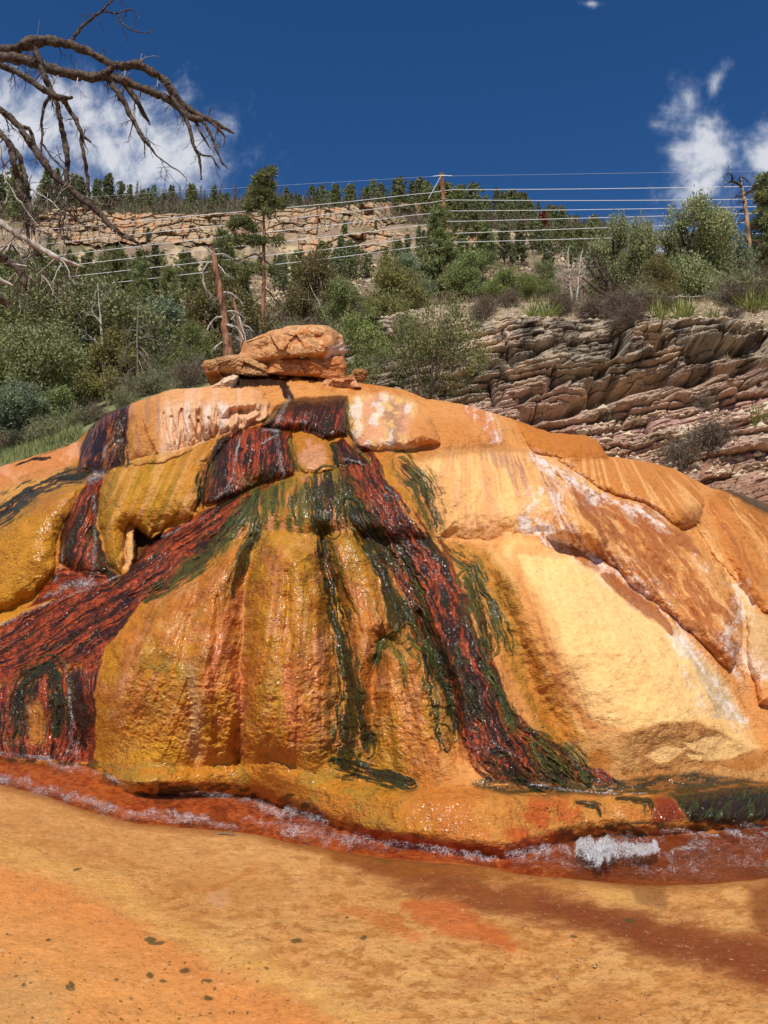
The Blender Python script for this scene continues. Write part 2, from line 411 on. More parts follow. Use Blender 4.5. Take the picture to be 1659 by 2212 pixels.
M_SNAG = mat_bark('snag_wood', lin(84, 62, 48), lin(190, 158, 116), 6, 0.2, 0.7)
M_YUCCA = mat_leaf('yucca_blade', lin(92, 104, 52), lin(160, 166, 100), 0.5, 0.15)
M_DRY = mat_leaf('dry_blade', lin(120, 104, 74), lin(176, 160, 124), 0.7, 0.15)
M_GRASS = mat_leaf('grass_blade', lin(96, 104, 60), lin(148, 152, 98), 0.7, 0.2)
M_POLE = mat_bark('pole_wood', lin(188, 124, 76), lin(232, 176, 126), 9, 0.06, 0.3)
def mat_wire():
    m, n, b = new_mat('wire_metal'); b.inputs['Base Color'].default_value = (0.9, 0.9, 0.9, 1)
    b.inputs['Metallic'].default_value = 0.0; b.inputs['Roughness'].default_value = 0.5
    n.put(b.inputs['Roughness'], n.maprange(n.noise(n.objco(), 3, 2), 0, 1, 0.4, 0.6)); return m
M_WIRE = mat_wire()
def mat_water():
    m, n, b = new_mat('spring_water'); co = n.objco()
    out = m.node_tree.nodes['Material Output']
    h = n.math('ADD', n.noise(n.mapping(co, (1, 2.2, 1), rot=(0, 0, 0.2)), 14, 4, 0.6, 0.5), n.math('MULTIPLY', n.noise(co, 48, 4, 0.6, 0.4), 0.5))
    bn = n.new('ShaderNodeBump'); bn.inputs['Strength'].default_value = 1.0; bn.inputs['Distance'].default_value = 0.04; n.put(bn.inputs['Height'], h)
    gl = n.new('ShaderNodeBsdfGlossy'); gl.inputs['Roughness'].default_value = 0.11; n.l.new(bn.outputs[0], gl.inputs['Normal'])
    tr = n.new('ShaderNodeBsdfTransparent'); tr.inputs[0].default_value = (0.96, 0.88, 0.80, 1)
    fr = n.new('ShaderNodeFresnel'); fr.inputs[0].default_value = 1.33; n.l.new(bn.outputs[0], fr.inputs['Normal'])
    mx = n.new('ShaderNodeMixShader'); n.put(mx.inputs[0], n.math('MINIMUM', fr.outputs[0], 0.5)); n.l.new(tr.outputs[0], mx.inputs[1]); n.l.new(gl.outputs[0], mx.inputs[2])
    n.l.new(mx.outputs[0], out.inputs[0]); return m
M_WATER = mat_water()
def mat_foam():
    m, n, b = new_mat('water_foam'); co = n.objco(); e = n.attr('tint').outputs['Fac']
    f = n.noise(co, 22, 6, 0.72, 0.8)
    vo = n.new('ShaderNodeTexVoronoi'); vo.inputs['Scale'].default_value = 95; n.put(vo.inputs['Vector'], co); g = n.math('SUBTRACT', 0.95, n.math('MULTIPLY', vo.outputs['Distance'], 1.1))
    a = n.smooth(n.math('ADD', n.math('ADD', e, n.math('MULTIPLY', n.math('SUBTRACT', f, 0.5), 2.4)), n.math('MULTIPLY', n.math('SUBTRACT', g, 0.5), 1.5)), 0.30, 1.25)
    n.put(b.inputs['Alpha'], n.math('MULTIPLY', a, 0.9))
    n.put(b.inputs['Base Color'], n.mix(g, (0.62, 0.56, 0.54), (0.9, 0.88, 0.88)))
    b.inputs['Roughness'].default_value = 0.3
    bump(n, b, n.math('ADD', f, g), 0.9, 0.02); return m
M_FOAM = mat_foam()
# ================================================================== GROUND LEVEL AND MOUND
def interp_line(pts):
    a = np.array(pts, float); return lambda x: np.interp(x, a[:, 0], a[:, 1])
BASE = interp_line([(-150, 1610), (0, 1629), (90, 1637), (200, 1643), (215, 1664), (285, 1697), (350, 1703), (450, 1698), (550, 1707), (625, 1722), (690, 1757),
                    (750, 1787), (830, 1803), (960, 1826), (1094, 1834), (1180, 1808), (1280, 1788), (1480, 1781), (1580, 1773), (1659, 1763), (1810, 1750)])
SIL = interp_line([(-150, 1085), (0, 1008), (60, 990), (130, 968), (168, 952), (185, 935), (200, 918), (230, 892), (277, 874), (310, 862), (367, 842), (433, 837), (460, 832), (480, 817),
                   (500, 808), (560, 805), (690, 804), (720, 812), (780, 827), (870, 841), (923, 862), (970, 868), (1016, 877), (1070, 893), (1106, 905),
                   (1190, 935), (1266, 941), (1293, 953), (1313, 986), (1390, 996), (1456, 1012), (1496, 1034), (1536, 1054), (1580, 1060), (1659, 1088), (1810, 1150)])
def ground_z(x, y):
    return 0.25 * sstep(-x, 0.6, 3.6) + 0.05 * (fbm(x * 0.9 + 5, y * 0.9, 3, 77) - 0.5) * sstep(6.2 - y, 0, 1.2)
def on_ground(px, py, dz=0.0):
    px = np.asarray(px, float); py = np.asarray(py, float)
    r = ratio(py); yc = (1106 - py) / FPX; dy = math.cos(PITCH) - yc * math.sin(PITCH); xc = (px - 829.5) / FPX
    z = np.zeros(np.broadcast(px, py).shape) + dz
    for _ in range(6):
        Y = (CAMZ - z) / np.maximum(-r, 1e-3); x = xc / dy * Y; z = ground_z(x, Y) + dz
    return np.stack(np.broadcast_arrays(x, Y, z), -1)

NCOL = 1180; NROW = 660
pxc = np.linspace(-150, 1810, NCOL)
bs, sl = BASE(pxc) + 30, SIL(pxc)
bs = bs + 3.0 * (fbm(pxc / 16, 3.3, 3, 5) - 0.5); sl = sl + 3.0 * (fbm(pxc / 14, 8.3, 3, 6) - 0.5)
sfrac = np.linspace(0, 1, NROW)
PX = np.repeat(pxc[None], NROW, 0); PY = bs[None] + (sl - bs)[None] * sfrac[:, None]

# ---- distance of the mound's broad form: thin plate through surveyed points
ctrl = [(0, 1480, 7.55), (100, 1450, 7.4), (150, 1290, 8.0), (0, 1340, 8.2), (-150, 1340, 8.5), (300, 1220, 7.85), (430, 1120, 7.9), (60, 1200, 8.5), (0, 1080, 9.2), (150, 1040, 9.1), (80, 1300, 8.25),
        (0, 1018, 9.9), (170, 962, 9.7), (-150, 1090, 10.2), (220, 900, 9.55), (230, 1000, 9.05), (180, 1150, 8.5), (160, 1250, 8.2), (420, 850, 9.25), (420, 960, 8.95), (300, 930, 9.15), (330, 1050, 8.55), (350, 1120, 8.3),
        (450, 980, 8.65), (530, 950, 8.5), (530, 1040, 8.2), (660, 885, 8.8), (660, 930, 8.6), (600, 830, 9.3), (760, 835, 9.35), (640, 1030, 7.65), (800, 1010, 7.75), (500, 1100, 7.75),
        (620, 1170, 7.2), (600, 1400, 6.8), (600, 1600, 6.4), (300, 1500, 6.95), (300, 1640, 6.75), (800, 1300, 6.85), (800, 1600, 6.15), (1000, 1400, 6.3), (1100, 1600, 5.95), (400, 1300, 7.35),
        (800, 1690, 6.0), (1100, 1700, 5.75), (1000, 1000, 7.95), (1000, 1100, 7.55), (1200, 1100, 7.65), (1100, 1250, 7.0), (1300, 1400, 6.65), (1400, 1550, 6.35), (1200, 1500, 6.4), (1300, 1640, 6.1), (1500, 1690, 6.15),
        (850, 900, 8.65), (1000, 930, 8.55), (1100, 950, 8.85), (1250, 960, 9.35), (1300, 1080, 8.2), (1450, 1250, 7.6), (1560, 1330, 7.35), (1400, 1040, 9.0), (1490, 1100, 8.65), (1600, 1200, 8.4), (1659, 1350, 7.6),
        (1620, 1500, 6.95), (1650, 1640, 6.5), (1266, 948, 9.9), (1456, 1018, 9.8), (1659, 1092, 9.6), (1810, 1160, 9.6), (1810, 1400, 7.9), (1810, 1640, 6.8), (-150, 1480, 7.8), (1000, 872, 9.4), (870, 845, 9.5)]
for q in (-150, 0, 100, 200, 285, 350, 450, 550, 690, 830, 960, 1094, 1180, 1280, 1480, 1659, 1810):
    ctrl.append((q, float(BASE(q)), float(on_ground(q, BASE(q))[1])))
ctrl = np.array(ctrl); cx, cy, cY = ctrl[:, 0] / 400, ctrl[:, 1] / 400, ctrl[:, 2]
def tps(r2): return 0.5 * r2 * np.log(r2 + 1e-12)
K = tps((cx[:, None] - cx[None]) ** 2 + (cy[:, None] - cy[None]) ** 2) + np.eye(len(cx)) * 0.004
Pm = np.stack([np.ones_like(cx), cx, cy], 1)
sol = np.linalg.solve(np.block([[K, Pm], [Pm.T, np.zeros((3, 3))]]), np.concatenate([cY, np.zeros(3)]))
X4, Y4 = PX / 400, PY / 400
D = sol[-3] + sol[-2] * X4 + sol[-1] * Y4
for i in range(len(cx)): D = D + sol[i] * tps((X4 - cx[i]) ** 2 + (Y4 - cy[i]) ** 2)

nz1 = fbm(PX / 55, PY / 55, 4, 11) - 0.5; nz2 = fbm(PX / 55 + 40, PY / 55, 4, 12) - 0.5
nf1 = fbm(PX / 14, PY / 14, 3, 13) - 0.5; nf2 = fbm(PX / 14 + 9, PY / 14, 3, 14) - 0.5
WX, WY = PX + 14 * nz1 + 5 * nf1, PY + 14 * nz2 + 5 * nf2          # warped lookup for natural outlines

# ---- lobes: rounded swellings of flowstone standing out of the broad form
LOBES = {
 'cream':  ([(270, 1005), (262, 930), (275, 880), (310, 862), (367, 838), (433, 828), (553, 826), (580, 868), (577, 905), (520, 930), (450, 950), (400, 980), (350, 1000), (310, 1003)], .24, 55),
 'ochre':  ([(215, 1130), (212, 1060), (240, 1010), (300, 990), (420, 960), (500, 930), (530, 925), (485, 955), (448, 1010), (432, 1080), (420, 1115), (380, 1128), (330, 1150), (322, 1160), (300, 1138), (282, 1132), (270, 1150), (262, 1240), (235, 1215)], .28, 62),
 'leftlobe': ([(-60, 1410), (-60, 1160), (60, 1062), (130, 1038), (185, 1042), (160, 1090), (122, 1170), (116, 1230), (70, 1290), (0, 1322)], .2, 55),
 'leftfall': ([(165, 1020), (175, 960), (200, 905), (250, 870), (282, 865), (266, 940), (270, 1003), (230, 1022)], .12, 38),
 'redfall': ([(125, 1215), (132, 1150), (160, 1080), (190, 1030), (225, 1030), (215, 1080), (210, 1150), (232, 1230), (190, 1250)], .12, 32),
 'midfall': ([(435, 1092), (440, 1010), (470, 950), (510, 926), (560, 922), (630, 934), (640, 1028), (560, 1045), (470, 1088)], .2, 38),
 'pillow': ([(632, 1000), (625, 945), (650, 931), (700, 937), (718, 960), (722, 1018), (660, 1024)], .1, 28),
 'topfall': ([(565, 922), (590, 880), (640, 862), (750, 858), (754, 940), (700, 946), (640, 932)], .18, 28),
 'smallfall': ([(722, 1008), (716, 955), (742, 945), (775, 985), (800, 1000), (790, 1004)], .06, 18),
 'pink': ([(754, 930), (748, 880), (765, 857), (830, 849), (890, 866), (930, 900), (950, 958), (860, 975), (780, 975)], .2, 42),
 'peachback': ([(875, 958), (900, 880), (970, 868), (1050, 888), (1110, 904), (1140, 958), (1060, 968), (950, 975)], .13, 45),
 'band': ([(1100, 903), (1190, 930), (1266, 936), (1300, 958), (1313, 988), (1240, 996), (1150, 976)], .17, 24),
 'tier': ([(480, 1092), (560, 1046), (640, 1031), (730, 1015), (850, 995), (910, 1000), (945, 1100), (940, 1160), (860, 1172), (740, 1150), (690, 1152), (560, 1146), (520, 1160), (480, 1200)], .12, 38),
 'frontleft': ([(205, 1760), (205, 1500), (240, 1380), (330, 1280), (400, 1220), (480, 1170), (560, 1150), (530, 1300), (518, 1450), (515, 1780), (350, 1780)], .22, 80),
 'frontmid': ([(525, 1790), (520, 1400), (540, 1250), (570, 1160), (640, 1150), (690, 1180), (712, 1280), (712, 1450), (716, 1600), (706, 1790)], .2, 62),
 'strip': ([(700, 1160), (760, 1140), (830, 1190), (870, 1300), (880, 1400), (820, 1370), (800, 1450), (800, 1790), (745, 1790), (760, 1500), (765, 1380), (740, 1300), (715, 1240)], .1, 28),
 'frontright': ([(815, 1800), (803, 1500), (815, 1400), (860, 1376), (920, 1400), (965, 1500), (985, 1600), (1000, 1800)], .13, 45),
 'cascade': ([(745, 1020), (850, 998), (905, 1060), (945, 1160), (1010, 1230), (1050, 1330), (1085, 1420), (1130, 1540), (1240, 1660), (1270, 1690), (1060, 1690), (1000, 1640), (965, 1500), (930, 1380), (880, 1240), (810, 1150), (770, 1090)], .07, 30),
 'ledge': ([(212, 1672), (350, 1655), (600, 1650), (800, 1700), (1000, 1705), (1300, 1712), (1659, 1690), (1810, 1690), (1810, 1775), (1480, 1798), (1280, 1806), (1094, 1850), (830, 1820), (690, 1776), (550, 1726), (285, 1716)], .2, 34),
 'peach': ([(945, 1160), (920, 1050), (900, 1000), (960, 970), (1080, 970), (1200, 985), (1290, 1050), (1330, 1150), (1300, 1200), (1180, 1150), (1050, 1165)], .18, 62),
 'pale': ([(990, 1200), (1120, 1166), (1240, 1200), (1330, 1260), (1430, 1330), (1530, 1430), (1610, 1560), (1640, 1620), (1500, 1660), (1350, 1670), (1260, 1600), (1150, 1500), (1080, 1350)], .24, 105),
 'ridge': ([(1180, 1160), (1290, 1200), (1400, 1290), (1500, 1370), (1580, 1450), (1600, 1390), (1600, 1300), (1560, 1220), (1470, 1140), (1390, 1085), (1280, 1070), (1150, 980), (1230, 1050)], .2, 52),
 'backlobe': ([(1313, 988), (1390, 994), (1456, 1008), (1502, 1038), (1522, 1090), (1512, 1130), (1470, 1142), (1400, 1090), (1300, 1060), (1200, 990)], .24, 42),
 'fold': ([(1500, 1128), (1570, 1150), (1640, 1230), (1720, 1330), (1650, 1326), (1590, 1250), (1530, 1190)], .11, 34),
 'toe': ([(1606, 1300), (1659, 1332), (1760, 1400), (1760, 1560), (1640, 1520), (1614, 1430)], .16, 40),
 'farlobe': ([(1522, 1072), (1580, 1060), (1659, 1088), (1810, 1150), (1810, 1500), (1659, 1400), (1600, 1250), (1560, 1180)], .2, 55),
}
SDF = {}
HARD = {'cream', 'ochre', 'leftlobe', 'midfall', 'topfall', 'backlobe', 'band', 'pink', 'pillow', 'leftfall', 'ridge', 'fold', 'toe'}
def sdf_local(pts, margin=90, X=None, Y=None):
    X = WX if X is None else X; Y = WY if Y is None else Y
    p = np.array(pts); m = (X > p[:, 0].min() - margin) & (X < p[:, 0].max() + margin) & (Y > p[:, 1].min() - margin) & (Y < p[:, 1].max() + margin)
    out = np.full(X.shape, 999.0); out[m] = polydist(X[m], Y[m], pts); return out
for nm, (pts, amp, wd) in LOBES.items():
    s_ = sdf_local(pts); SDF[nm] = s_
    q = np.clip(-s_ / wd, 0, 1)
    amp *= 1.3 if nm in HARD else (1.9 if nm in ('frontleft', 'frontmid', 'strip', 'frontright') else 0.85 if nm == 'ledge' else 1.1 if nm == 'tier' else 1.5)
    if nm in HARD: D = D - amp * np.clip(1 - (1 - q) ** 2, 0, 1) ** 0.72
    else:
        fade = np.clip((1740 - PY) / 330, 0, 1) if nm in ('frontleft', 'frontmid', 'strip', 'frontright', 'pale', 'cascade') else 1.0
        D = D - amp * fade * (0.45 * sstep(-s_, -wd * 0.3, wd * 1.1) + 0.55 * q * (2 - q))
# ---- cave under the ochre drape, scalloped overhang of the cream lobe, runnels
cave = sdf_local([(286, 1200), (288, 1160), (296, 1140), (308, 1150), (326, 1162), (345, 1150), (356, 1140), (350, 1165), (320, 1185), (296, 1215), (284, 1222)])
D = D + 0.35 * sstep(-cave, -1, 10)
D = D + 0.10 * sstep(-sdf_local([(262, 1228), (266, 1170), (274, 1148), (277, 1170), (272, 1215)]), -1, 6)
cw = sstep(-SDF['cream'], 2, 14) * sstep(PY, 862, 900) * sstep(PX, 300, 345)
fl = fbm(PX / 13, PY / 60, 3, 21)
D = D + cw * 0.10 * np.clip(fl - 0.52, 0, 1) * 4 * sstep(PX, 330, 420)
D = D + 0.16 * sstep(-sdf_local([(478, 902), (492, 880), (520, 874), (552, 868), (560, 884), (540, 906), (520, 898), (500, 918)]), -3, 12)
D = D + 0.07 * sstep(-sdf_local([(308, 905), (318, 920), (330, 955), (342, 990), (330, 985), (316, 940)]), -2, 6)
for px0, py0, py1, a in ((355, 890, 975, .05), (372, 900, 975, .05), (395, 885, 960, .06), (413, 900, 950, .06), (430, 905, 950, .06), (450, 900, 945, .06)):
    nd, _, _ = linedist(WX, WY, [(px0, py0), (px0 + 6, (py0 + py1) / 2), (px0 + 12, py1)], [2, 4, 3]); D = D + a * np.exp(-nd ** 2)
# vertical fluting of the front domes
def fan(ax, ay, kx=1.0):
    return np.arctan2(PX - ax, (PY - ay)) , np.hypot(PX - ax, PY - ay)
thF, rF = fan(690, 700)
flute = fbm(thF * 26, rF / 420, 4, 31) - 0.5
frontm = sstep(-sdf_local([(200, 1650), (205, 1480), (330, 1270), (560, 1150), (700, 1140), (900, 1150), (990, 1500), (980, 1690), (700, 1660)], 120), -10, 40)
D = D + frontm * 0.13 * flute * sstep(PY, 1150, 1400)
for pts, hw_, dp in (([(545, 1165), (528, 1260), (520, 1400), (522, 1560), (515, 1640)], [10, 16, 18, 16, 10], .07), ([(700, 1150), (712, 1260), (728, 1380), (738, 1480), (735, 1640)], [12, 16, 18, 20, 18], .07), ([(780, 1160), (815, 1240), (838, 1330), (812, 1440), (800, 1600)], [10, 14, 16, 14, 12], .06),
                     ([(905, 1330), (950, 1420), (975, 1520), (990, 1640)], [10, 16, 18, 14], .06), ([(430, 1240), (405, 1380), (410, 1500), (425, 1630)], [8, 14, 16, 12], .045), ([(620, 1240), (625, 1400), (630, 1600)], [6, 10, 10], .025), ([(470, 1290), (462, 1420), (470, 1600)], [6, 10, 8], .03), ([(1040, 1200), (1100, 1330), (1150, 1480), (1230, 1620)], [14, 20, 20, 16], .05), ([(1330, 1120), (1420, 1220), (1500, 1330)], [8, 12, 10], .05), ([(1240, 1060), (1300, 1150)], [8, 10], .04)):
    nd, _, _ = linedist(WX, WY, pts, hw_); D = D + 1.5 * dp * np.exp(-nd ** 2)
thR, rR = fan(1010, 700)
rightm = sstep(PX, 940, 1010) * sstep(PY, 900, 960)
fluR = fbm(thR * 22, rR / 500, 4, 33) - 0.5
D = D + rightm * 0.05 * fluR
D = D + 0.05 * (fbm(PX / 110, PY / 110, 3, 41) - 0.5) + 0.022 * (fbm(PX / 26, PY / 22, 4, 42) - 0.5)
rough_lo = sstep(-sdf_local([(240, 1640), (250, 1480), (330, 1440), (420, 1450), (700, 1400), (980, 1420), (990, 1640), (700, 1660)], 60), -20, 40)
D = D + rough_lo * 0.035 * np.abs(fbm(PX / 17, PY / 15, 4, 43) - 0.5) * 2
# rolling over at the skyline, footing into the ground
ds = PY - sl[None]
D = D + 0.30 * (1 - np.sqrt(np.clip(1 - (1 - np.clip(ds / 24, 0, 1)) ** 2, 0, 1)))

# ================================================================== COLOURS OF THE MINERAL AND THE MATS
C = {k: lin(*v) for k, v in dict(ochre=(192, 120, 36), yellow=(196, 136, 26), orange=(214, 144, 78), dorange=(194, 114, 46), peach=(236, 176, 108), pale=(242, 194, 124), cream=(226, 176, 134), white=(240, 224, 210),
     red=(132, 48, 16), bred=(184, 74, 24), pinkred=(208, 116, 76), black=(46, 25, 11), dbrown=(64, 34, 18), brown=(164, 98, 38), rbrown=(166, 92, 46), violet=(168, 120, 98), grey=(200, 172, 128), green=(62, 72, 32), dgreen=(38, 44, 16), olive=(136, 116, 38),
     lolive=(150, 124, 48), pink=(222, 154, 116), tan=(214, 160, 96)).items()}
col = np.empty(PX.shape + (3,)); col[:] = C['ochre']; wet = np.full(PX.shape, 0.45)
def lay(mask, c, a=1.0, wv=None):
    global col, wet
    m = np.clip(mask * a, 0, 1)
    col = col * (1 - m[..., None]) + (C[c] if isinstance(c, str) else c) * m[..., None]
    if wv is not None: wet = wet * (1 - m) + wv * m
def poly(pts, feather=8, shift=0.0):
    return sstep(-(sdf_local(pts, 60 + feather) + shift), -feather, feather)
def ribbon(pts, hw, soft=0.35, rag=0.5, sc=9):
    p = np.array(pts, float); h = float(np.max(hw)) + 40
    m = (PX > p[:, 0].min() - h) & (PX < p[:, 0].max() + h) & (PY > p[:, 1].min() - h) & (PY < p[:, 1].max() + h)
    out = np.zeros(PX.shape); S = np.zeros(PX.shape); T = np.zeros(PX.shape)
    nd, s, t = linedist(WX[m], WY[m], pts, hw)
    n_ = fbm(t / sc, s / (sc * 6), 3, int(p[0, 0]) + 7) - 0.5
    out[m] = sstep(1 + rag * 2 * n_ - nd, -soft, soft); S[m] = s; T[m] = t
    return out, S, T
nA = fbm(PX / 120, PY / 120, 4, 51); nB = fbm(PX / 40, PY / 40, 4, 52); nC = fbm(PX / 9, PY / 9, 3, 53)
stF = fbm(thF * 40 + 2 * nz1, rF / 100, 5, 61); stF2 = fbm(thF * 90 + 3 * nz2, rF / 60, 4, 62)
stR = fbm(thR * 34 + 2.2 * nz1, rR / 85, 5, 63); stR2 = fbm(thR * 80 + 3 * nz2, rR / 60, 4, 64)

# base: left and front ochre, right orange to peach
right = sstep(PX + 0.15 * (1500 - PY) + 60 * (nA - 0.5), 880, 1000)
lay(right, 'orange', 0.9, 0.12)
lay(sstep(nA + 0.25 * (stF - 0.5), 0.42, 0.62) * (1 - right), 'dorange', 0.6)
lay(sstep(1 - nA + 0.3 * (stF2 - 0.5), 0.5, 0.7) * (1 - right), 'yellow', 0.6)
# left back slope and left lobe
lay(poly([(-160, 1090), (0, 1000), (170, 945), (175, 985), (150, 1010), (0, 1060), (-160, 1130)], 8), 'pink', 0.75, 0.1)
lay(poly([(-160, 1090), (0, 1000), (170, 945), (175, 985), (150, 1010), (0, 1060), (-160, 1130)], 8) * sstep(nB, 0.45, 0.6), 'dorange', 0.7, 0.1)
lay(poly([(-160, 1140), (0, 1062), (150, 1012), (180, 1040), (60, 1060), (-160, 1190)], 8), 'tan', 0.5, 0.3)
lay(poly(LOBES['leftlobe'][0], 14), 'yellow', 0.75, 0.7)
lay(poly(LOBES['leftlobe'][0], 14) * sstep(PY + 30 * (nB - .5), 1040, 1090) * (1 - sstep(PY, 1090, 1150)), 'brown', 0.55)
# cream lobe
lay(poly(LOBES['cream'][0], 6), 'cream', 0.95, 0.15)
lay(poly(LOBES['cream'][0], 6) * sstep(345 + 30 * (nB - .5) - PX, -18, 18), 'ochre', 0.8, 0.3)
lay(poly(LOBES['cream'][0], 6) * sstep(fbm(PX / 14, PY / 70, 3, 71), 0.5, 0.66) * sstep(PX, 330, 380), 'white', 0.55)
lay(poly(LOBES['cream'][0], 6) * sstep(870 + 14 * (nB - .5) - PY, -10, 12), 'orange', 0.65)
lay(poly(LOBES['cream'][0], 6) * sstep(fbm(PX / 11, PY / 80, 3, 72), 0.6, 0.7) * sstep(380 - PX, 0, 30), 'violet', 0.6)
# ochre drape
om = poly(LOBES['ochre'][0], 8)
stO = fbm((PX + 0.45 * (PY - 1000)) / 11, PY / 160, 4, 73)
lay(om, 'yellow', 0.7, 0.6); lay(om * sstep(stO, 0.5, 0.64), 'tan', 0.55); lay(om * sstep(stO, 0.46, 0.36), 'olive', 0.55)
lay(om * sstep(PX - 0.2 * (PY - 1000), 330, 420), 'dorange', 0.35)
lay(sstep(-cave, -6, 4), 'dbrown', 0.8, 0.2)  # shade inside the cave hollow, painted into the colour as dark brown
lay(poly([(262, 1228), (266, 1165), (276, 1145), (290, 1150), (290, 1190), (280, 1230)], 5), 'pale', 0.6, 0.2)
# pillow, pink, peach back, band
lay(poly(LOBES['pillow'][0], 8), 'ochre', 0.9, 0.7); lay(poly([(648, 1000), (645, 965), (670, 950), (700, 960), (702, 1000), (670, 1014)], 10) * sstep(nC + nB, 0.85, 1.1), 'pink', 0.8)
lay(poly([(480, 825), (600, 812), (640, 826), (700, 826), (930, 850), (990, 875), (740, 862), (640, 860), (590, 880), (570, 870), (555, 842)], 6), 'orange', 0.9, 0.25)
lay(poly([(620, 830), (800, 832), (930, 860), (760, 858)], 6) * sstep(fbm(PX / 12, PY / 20, 3, 74), 0.45, 0.6), 'dorange', 0.7)
pk = poly(LOBES['pink'][0], 7)
lay(pk, 'pale', 0.75, 0.35); lay(pk * sstep(nB + 0.4 * (fbm(PX / 12, PY / 40, 3, 75) - .5), 0.45, 0.6), 'pink', 0.8); lay(pk * poly([(815, 850), (870, 865), (870, 960), (840, 975), (830, 910)], 14) * sstep(nB + nC, 0.7, 1.0), 'violet', 0.8)
lay(pk * sstep(fbm(PX / 18, PY / 26, 4, 76), 0.56, 0.68), 'white', 0.6)
pb = poly(LOBES['peachback'][0], 8)
lay(pb, 'orange', 0.9, 0.15); lay(pb * poly([(880, 960), (900, 905), (1010, 905), (1040, 965)], 14), 'dorange', 0.45)
r_, s_, t_ = ribbon([(1015, 880), (1050, 910), (1072, 958)], [16, 14, 10]); lay(r_, 'pinkred', 0.5); lay(r_ * sstep(nC, 0.55, 0.7), 'white', 0.5)
lay(poly(LOBES['band'][0], 6), 'dorange', 0.95, 0.15); lay(poly(LOBES['band'][0], 6) * sstep(fbm(PX / 9, PY / 60, 3, 77), 0.5, 0.62), 'ochre', 0.5)
# peach dome, pale dome
pe = poly(LOBES['peach'][0], 14)
lay(pe, 'peach', 0.8, 0.1); lay(pe * sstep(stR, 0.5, 0.62), 'pale', 0.6); lay(pe * sstep(stR2, 0.55, 0.68), 'pink', 0.55)
lay(pe * poly([(1090, 985), (1180, 990), (1270, 1050), (1320, 1160), (1240, 1130), (1180, 1060), (1110, 1010)], 20) * sstep(stR + 0.3 * (stR2 - .5), 0.42, 0.58), 'rbrown', 0.7)
for pts in ([(1050, 985), (1090, 1000), (1130, 1050)], [(1100, 990), (1170, 1040), (1200, 1100), (1205, 1140)], [(1150, 990), (1220, 1060), (1240, 1140)]):
    r_, s_, t_ = ribbon(pts, 12); lay(r_ * sstep(stR2, 0.4, 0.6), 'violet', 0.5)
lay(poly([(900, 975), (960, 962), (1080, 962), (1150, 975), (1000, 985), (900, 1000)], 8), 'brown', 0.5, 0.3)
pa = poly(LOBES['pale'][0], 16)
lay(pa, 'pale', 0.92, 0.05); lay(pa * sstep(nA, 0.45, 0.62), 'peach', 0.4)
lay(pa * poly([(1430, 1340), (1480, 1345), (1560, 1440), (1612, 1560), (1530, 1550), (1480, 1440)], 4), 'grey', 0.9)
lay(pa * sstep(stR2, 0.58, 0.7), 'tan', 0.3)
pp_ = [(1120, 1195), (1240, 1210), (1345, 1275), (1440, 1345), (1500, 1440), (1545, 1540), (1500, 1556), (1430, 1560), (1350, 1580), (1272, 1556), (1215, 1480), (1180, 1380), (1140, 1270)]
rim = polydist(WX, WY, pp_); lay(sstep(14 - np.abs(rim - 8 + 8 * (nB - .5)), -6, 10) * sstep(1330 - PX + .6 * (PY - 1400), -60, 80), 'dorange', .45); lay(sstep(-rim, -3, 4), 'pale', .9, .03); lay(sstep(-rim, -3, 4) * sstep(nC + .6 * (nB - .5), .58, .7), 'peach', .35)
rg = poly(LOBES['ridge'][0], 10)
lay(rg, 'orange', 0.8, 0.15); lay(rg * sstep(stR + 0.5 * (nB - .5), 0.44, 0.56), 'rbrown', 0.75); lay(rg * sstep(stR2, 0.56, 0.66), 'peach', 0.7)
for pts, hw in (([(1280, 1075), (1380, 1140), (1470, 1230), (1540, 1340), (1585, 1430)], [20, 30, 30, 24, 14]), ([(1250, 1060), (1300, 1130), (1360, 1190)], [12, 16, 10]), ([(1180, 1165), (1280, 1205), (1400, 1290), (1500, 1370)], [14, 22, 20, 16])):
    r_, s_, t_ = ribbon(pts, hw, sc=7); lay(r_ * sstep(fbm(t_ / 5, s_ / 70, 3, 78), 0.38, 0.55), 'rbrown', 0.75)
bl = poly(LOBES['backlobe'][0], 8)
thB = np.arctan2(PX - 1250, PY - 800); stB = fbm(thB * 40, np.hypot(PX - 1250, PY - 800) / 200, 4, 79)
lay(bl, 'dorange', 0.6, 0.2); lay(bl * sstep(stB, 0.5, 0.62), 'peach', 0.65); lay(bl * sstep(PY, 1085, 1120) * sstep(PX, 1430, 1470), 'brown', 0.7, 0.4)
fa = poly(LOBES['farlobe'][0], 10)
lay(fa, 'dorange', 0.6, 0.25); lay(fa * sstep(nA + .3 * (stB - .5), 0.45, 0.6), 'brown', 0.6); lay(sstep(PX, 1560, 1640) * sstep(PY, 1230, 1300) * (1 - sstep(PY, 1380, 1460)), 'tan', 0.6, 0.05)
lay(poly([(1598, 1300), (1659, 1340), (1810, 1420), (1810, 1560), (1659, 1480), (1610, 1440)], 10), 'grey', 0.45, 0.05)
for pts, c_, a in (([(1540, 1100), (1600, 1190), (1650, 1300)], 'rbrown', .7), ([(1580, 1080), (1650, 1180), (1720, 1300)], 'peach', .6), ([(1520, 1150), (1580, 1240), (1620, 1310)], 'pale', .6), ([(1620, 1110), (1700, 1220), (1780, 1330)], 'brown', .7), ([(1560, 1170), (1625, 1260), (1690, 1350)], 'dorange', .7)):
    r_, s_, t_ = ribbon(pts, [8, 18, 12], .9, .9, 6); lay(r_ * sstep(fbm(t_ / 4, s_ / 50, 4, 93), .4, .58), c_, a)
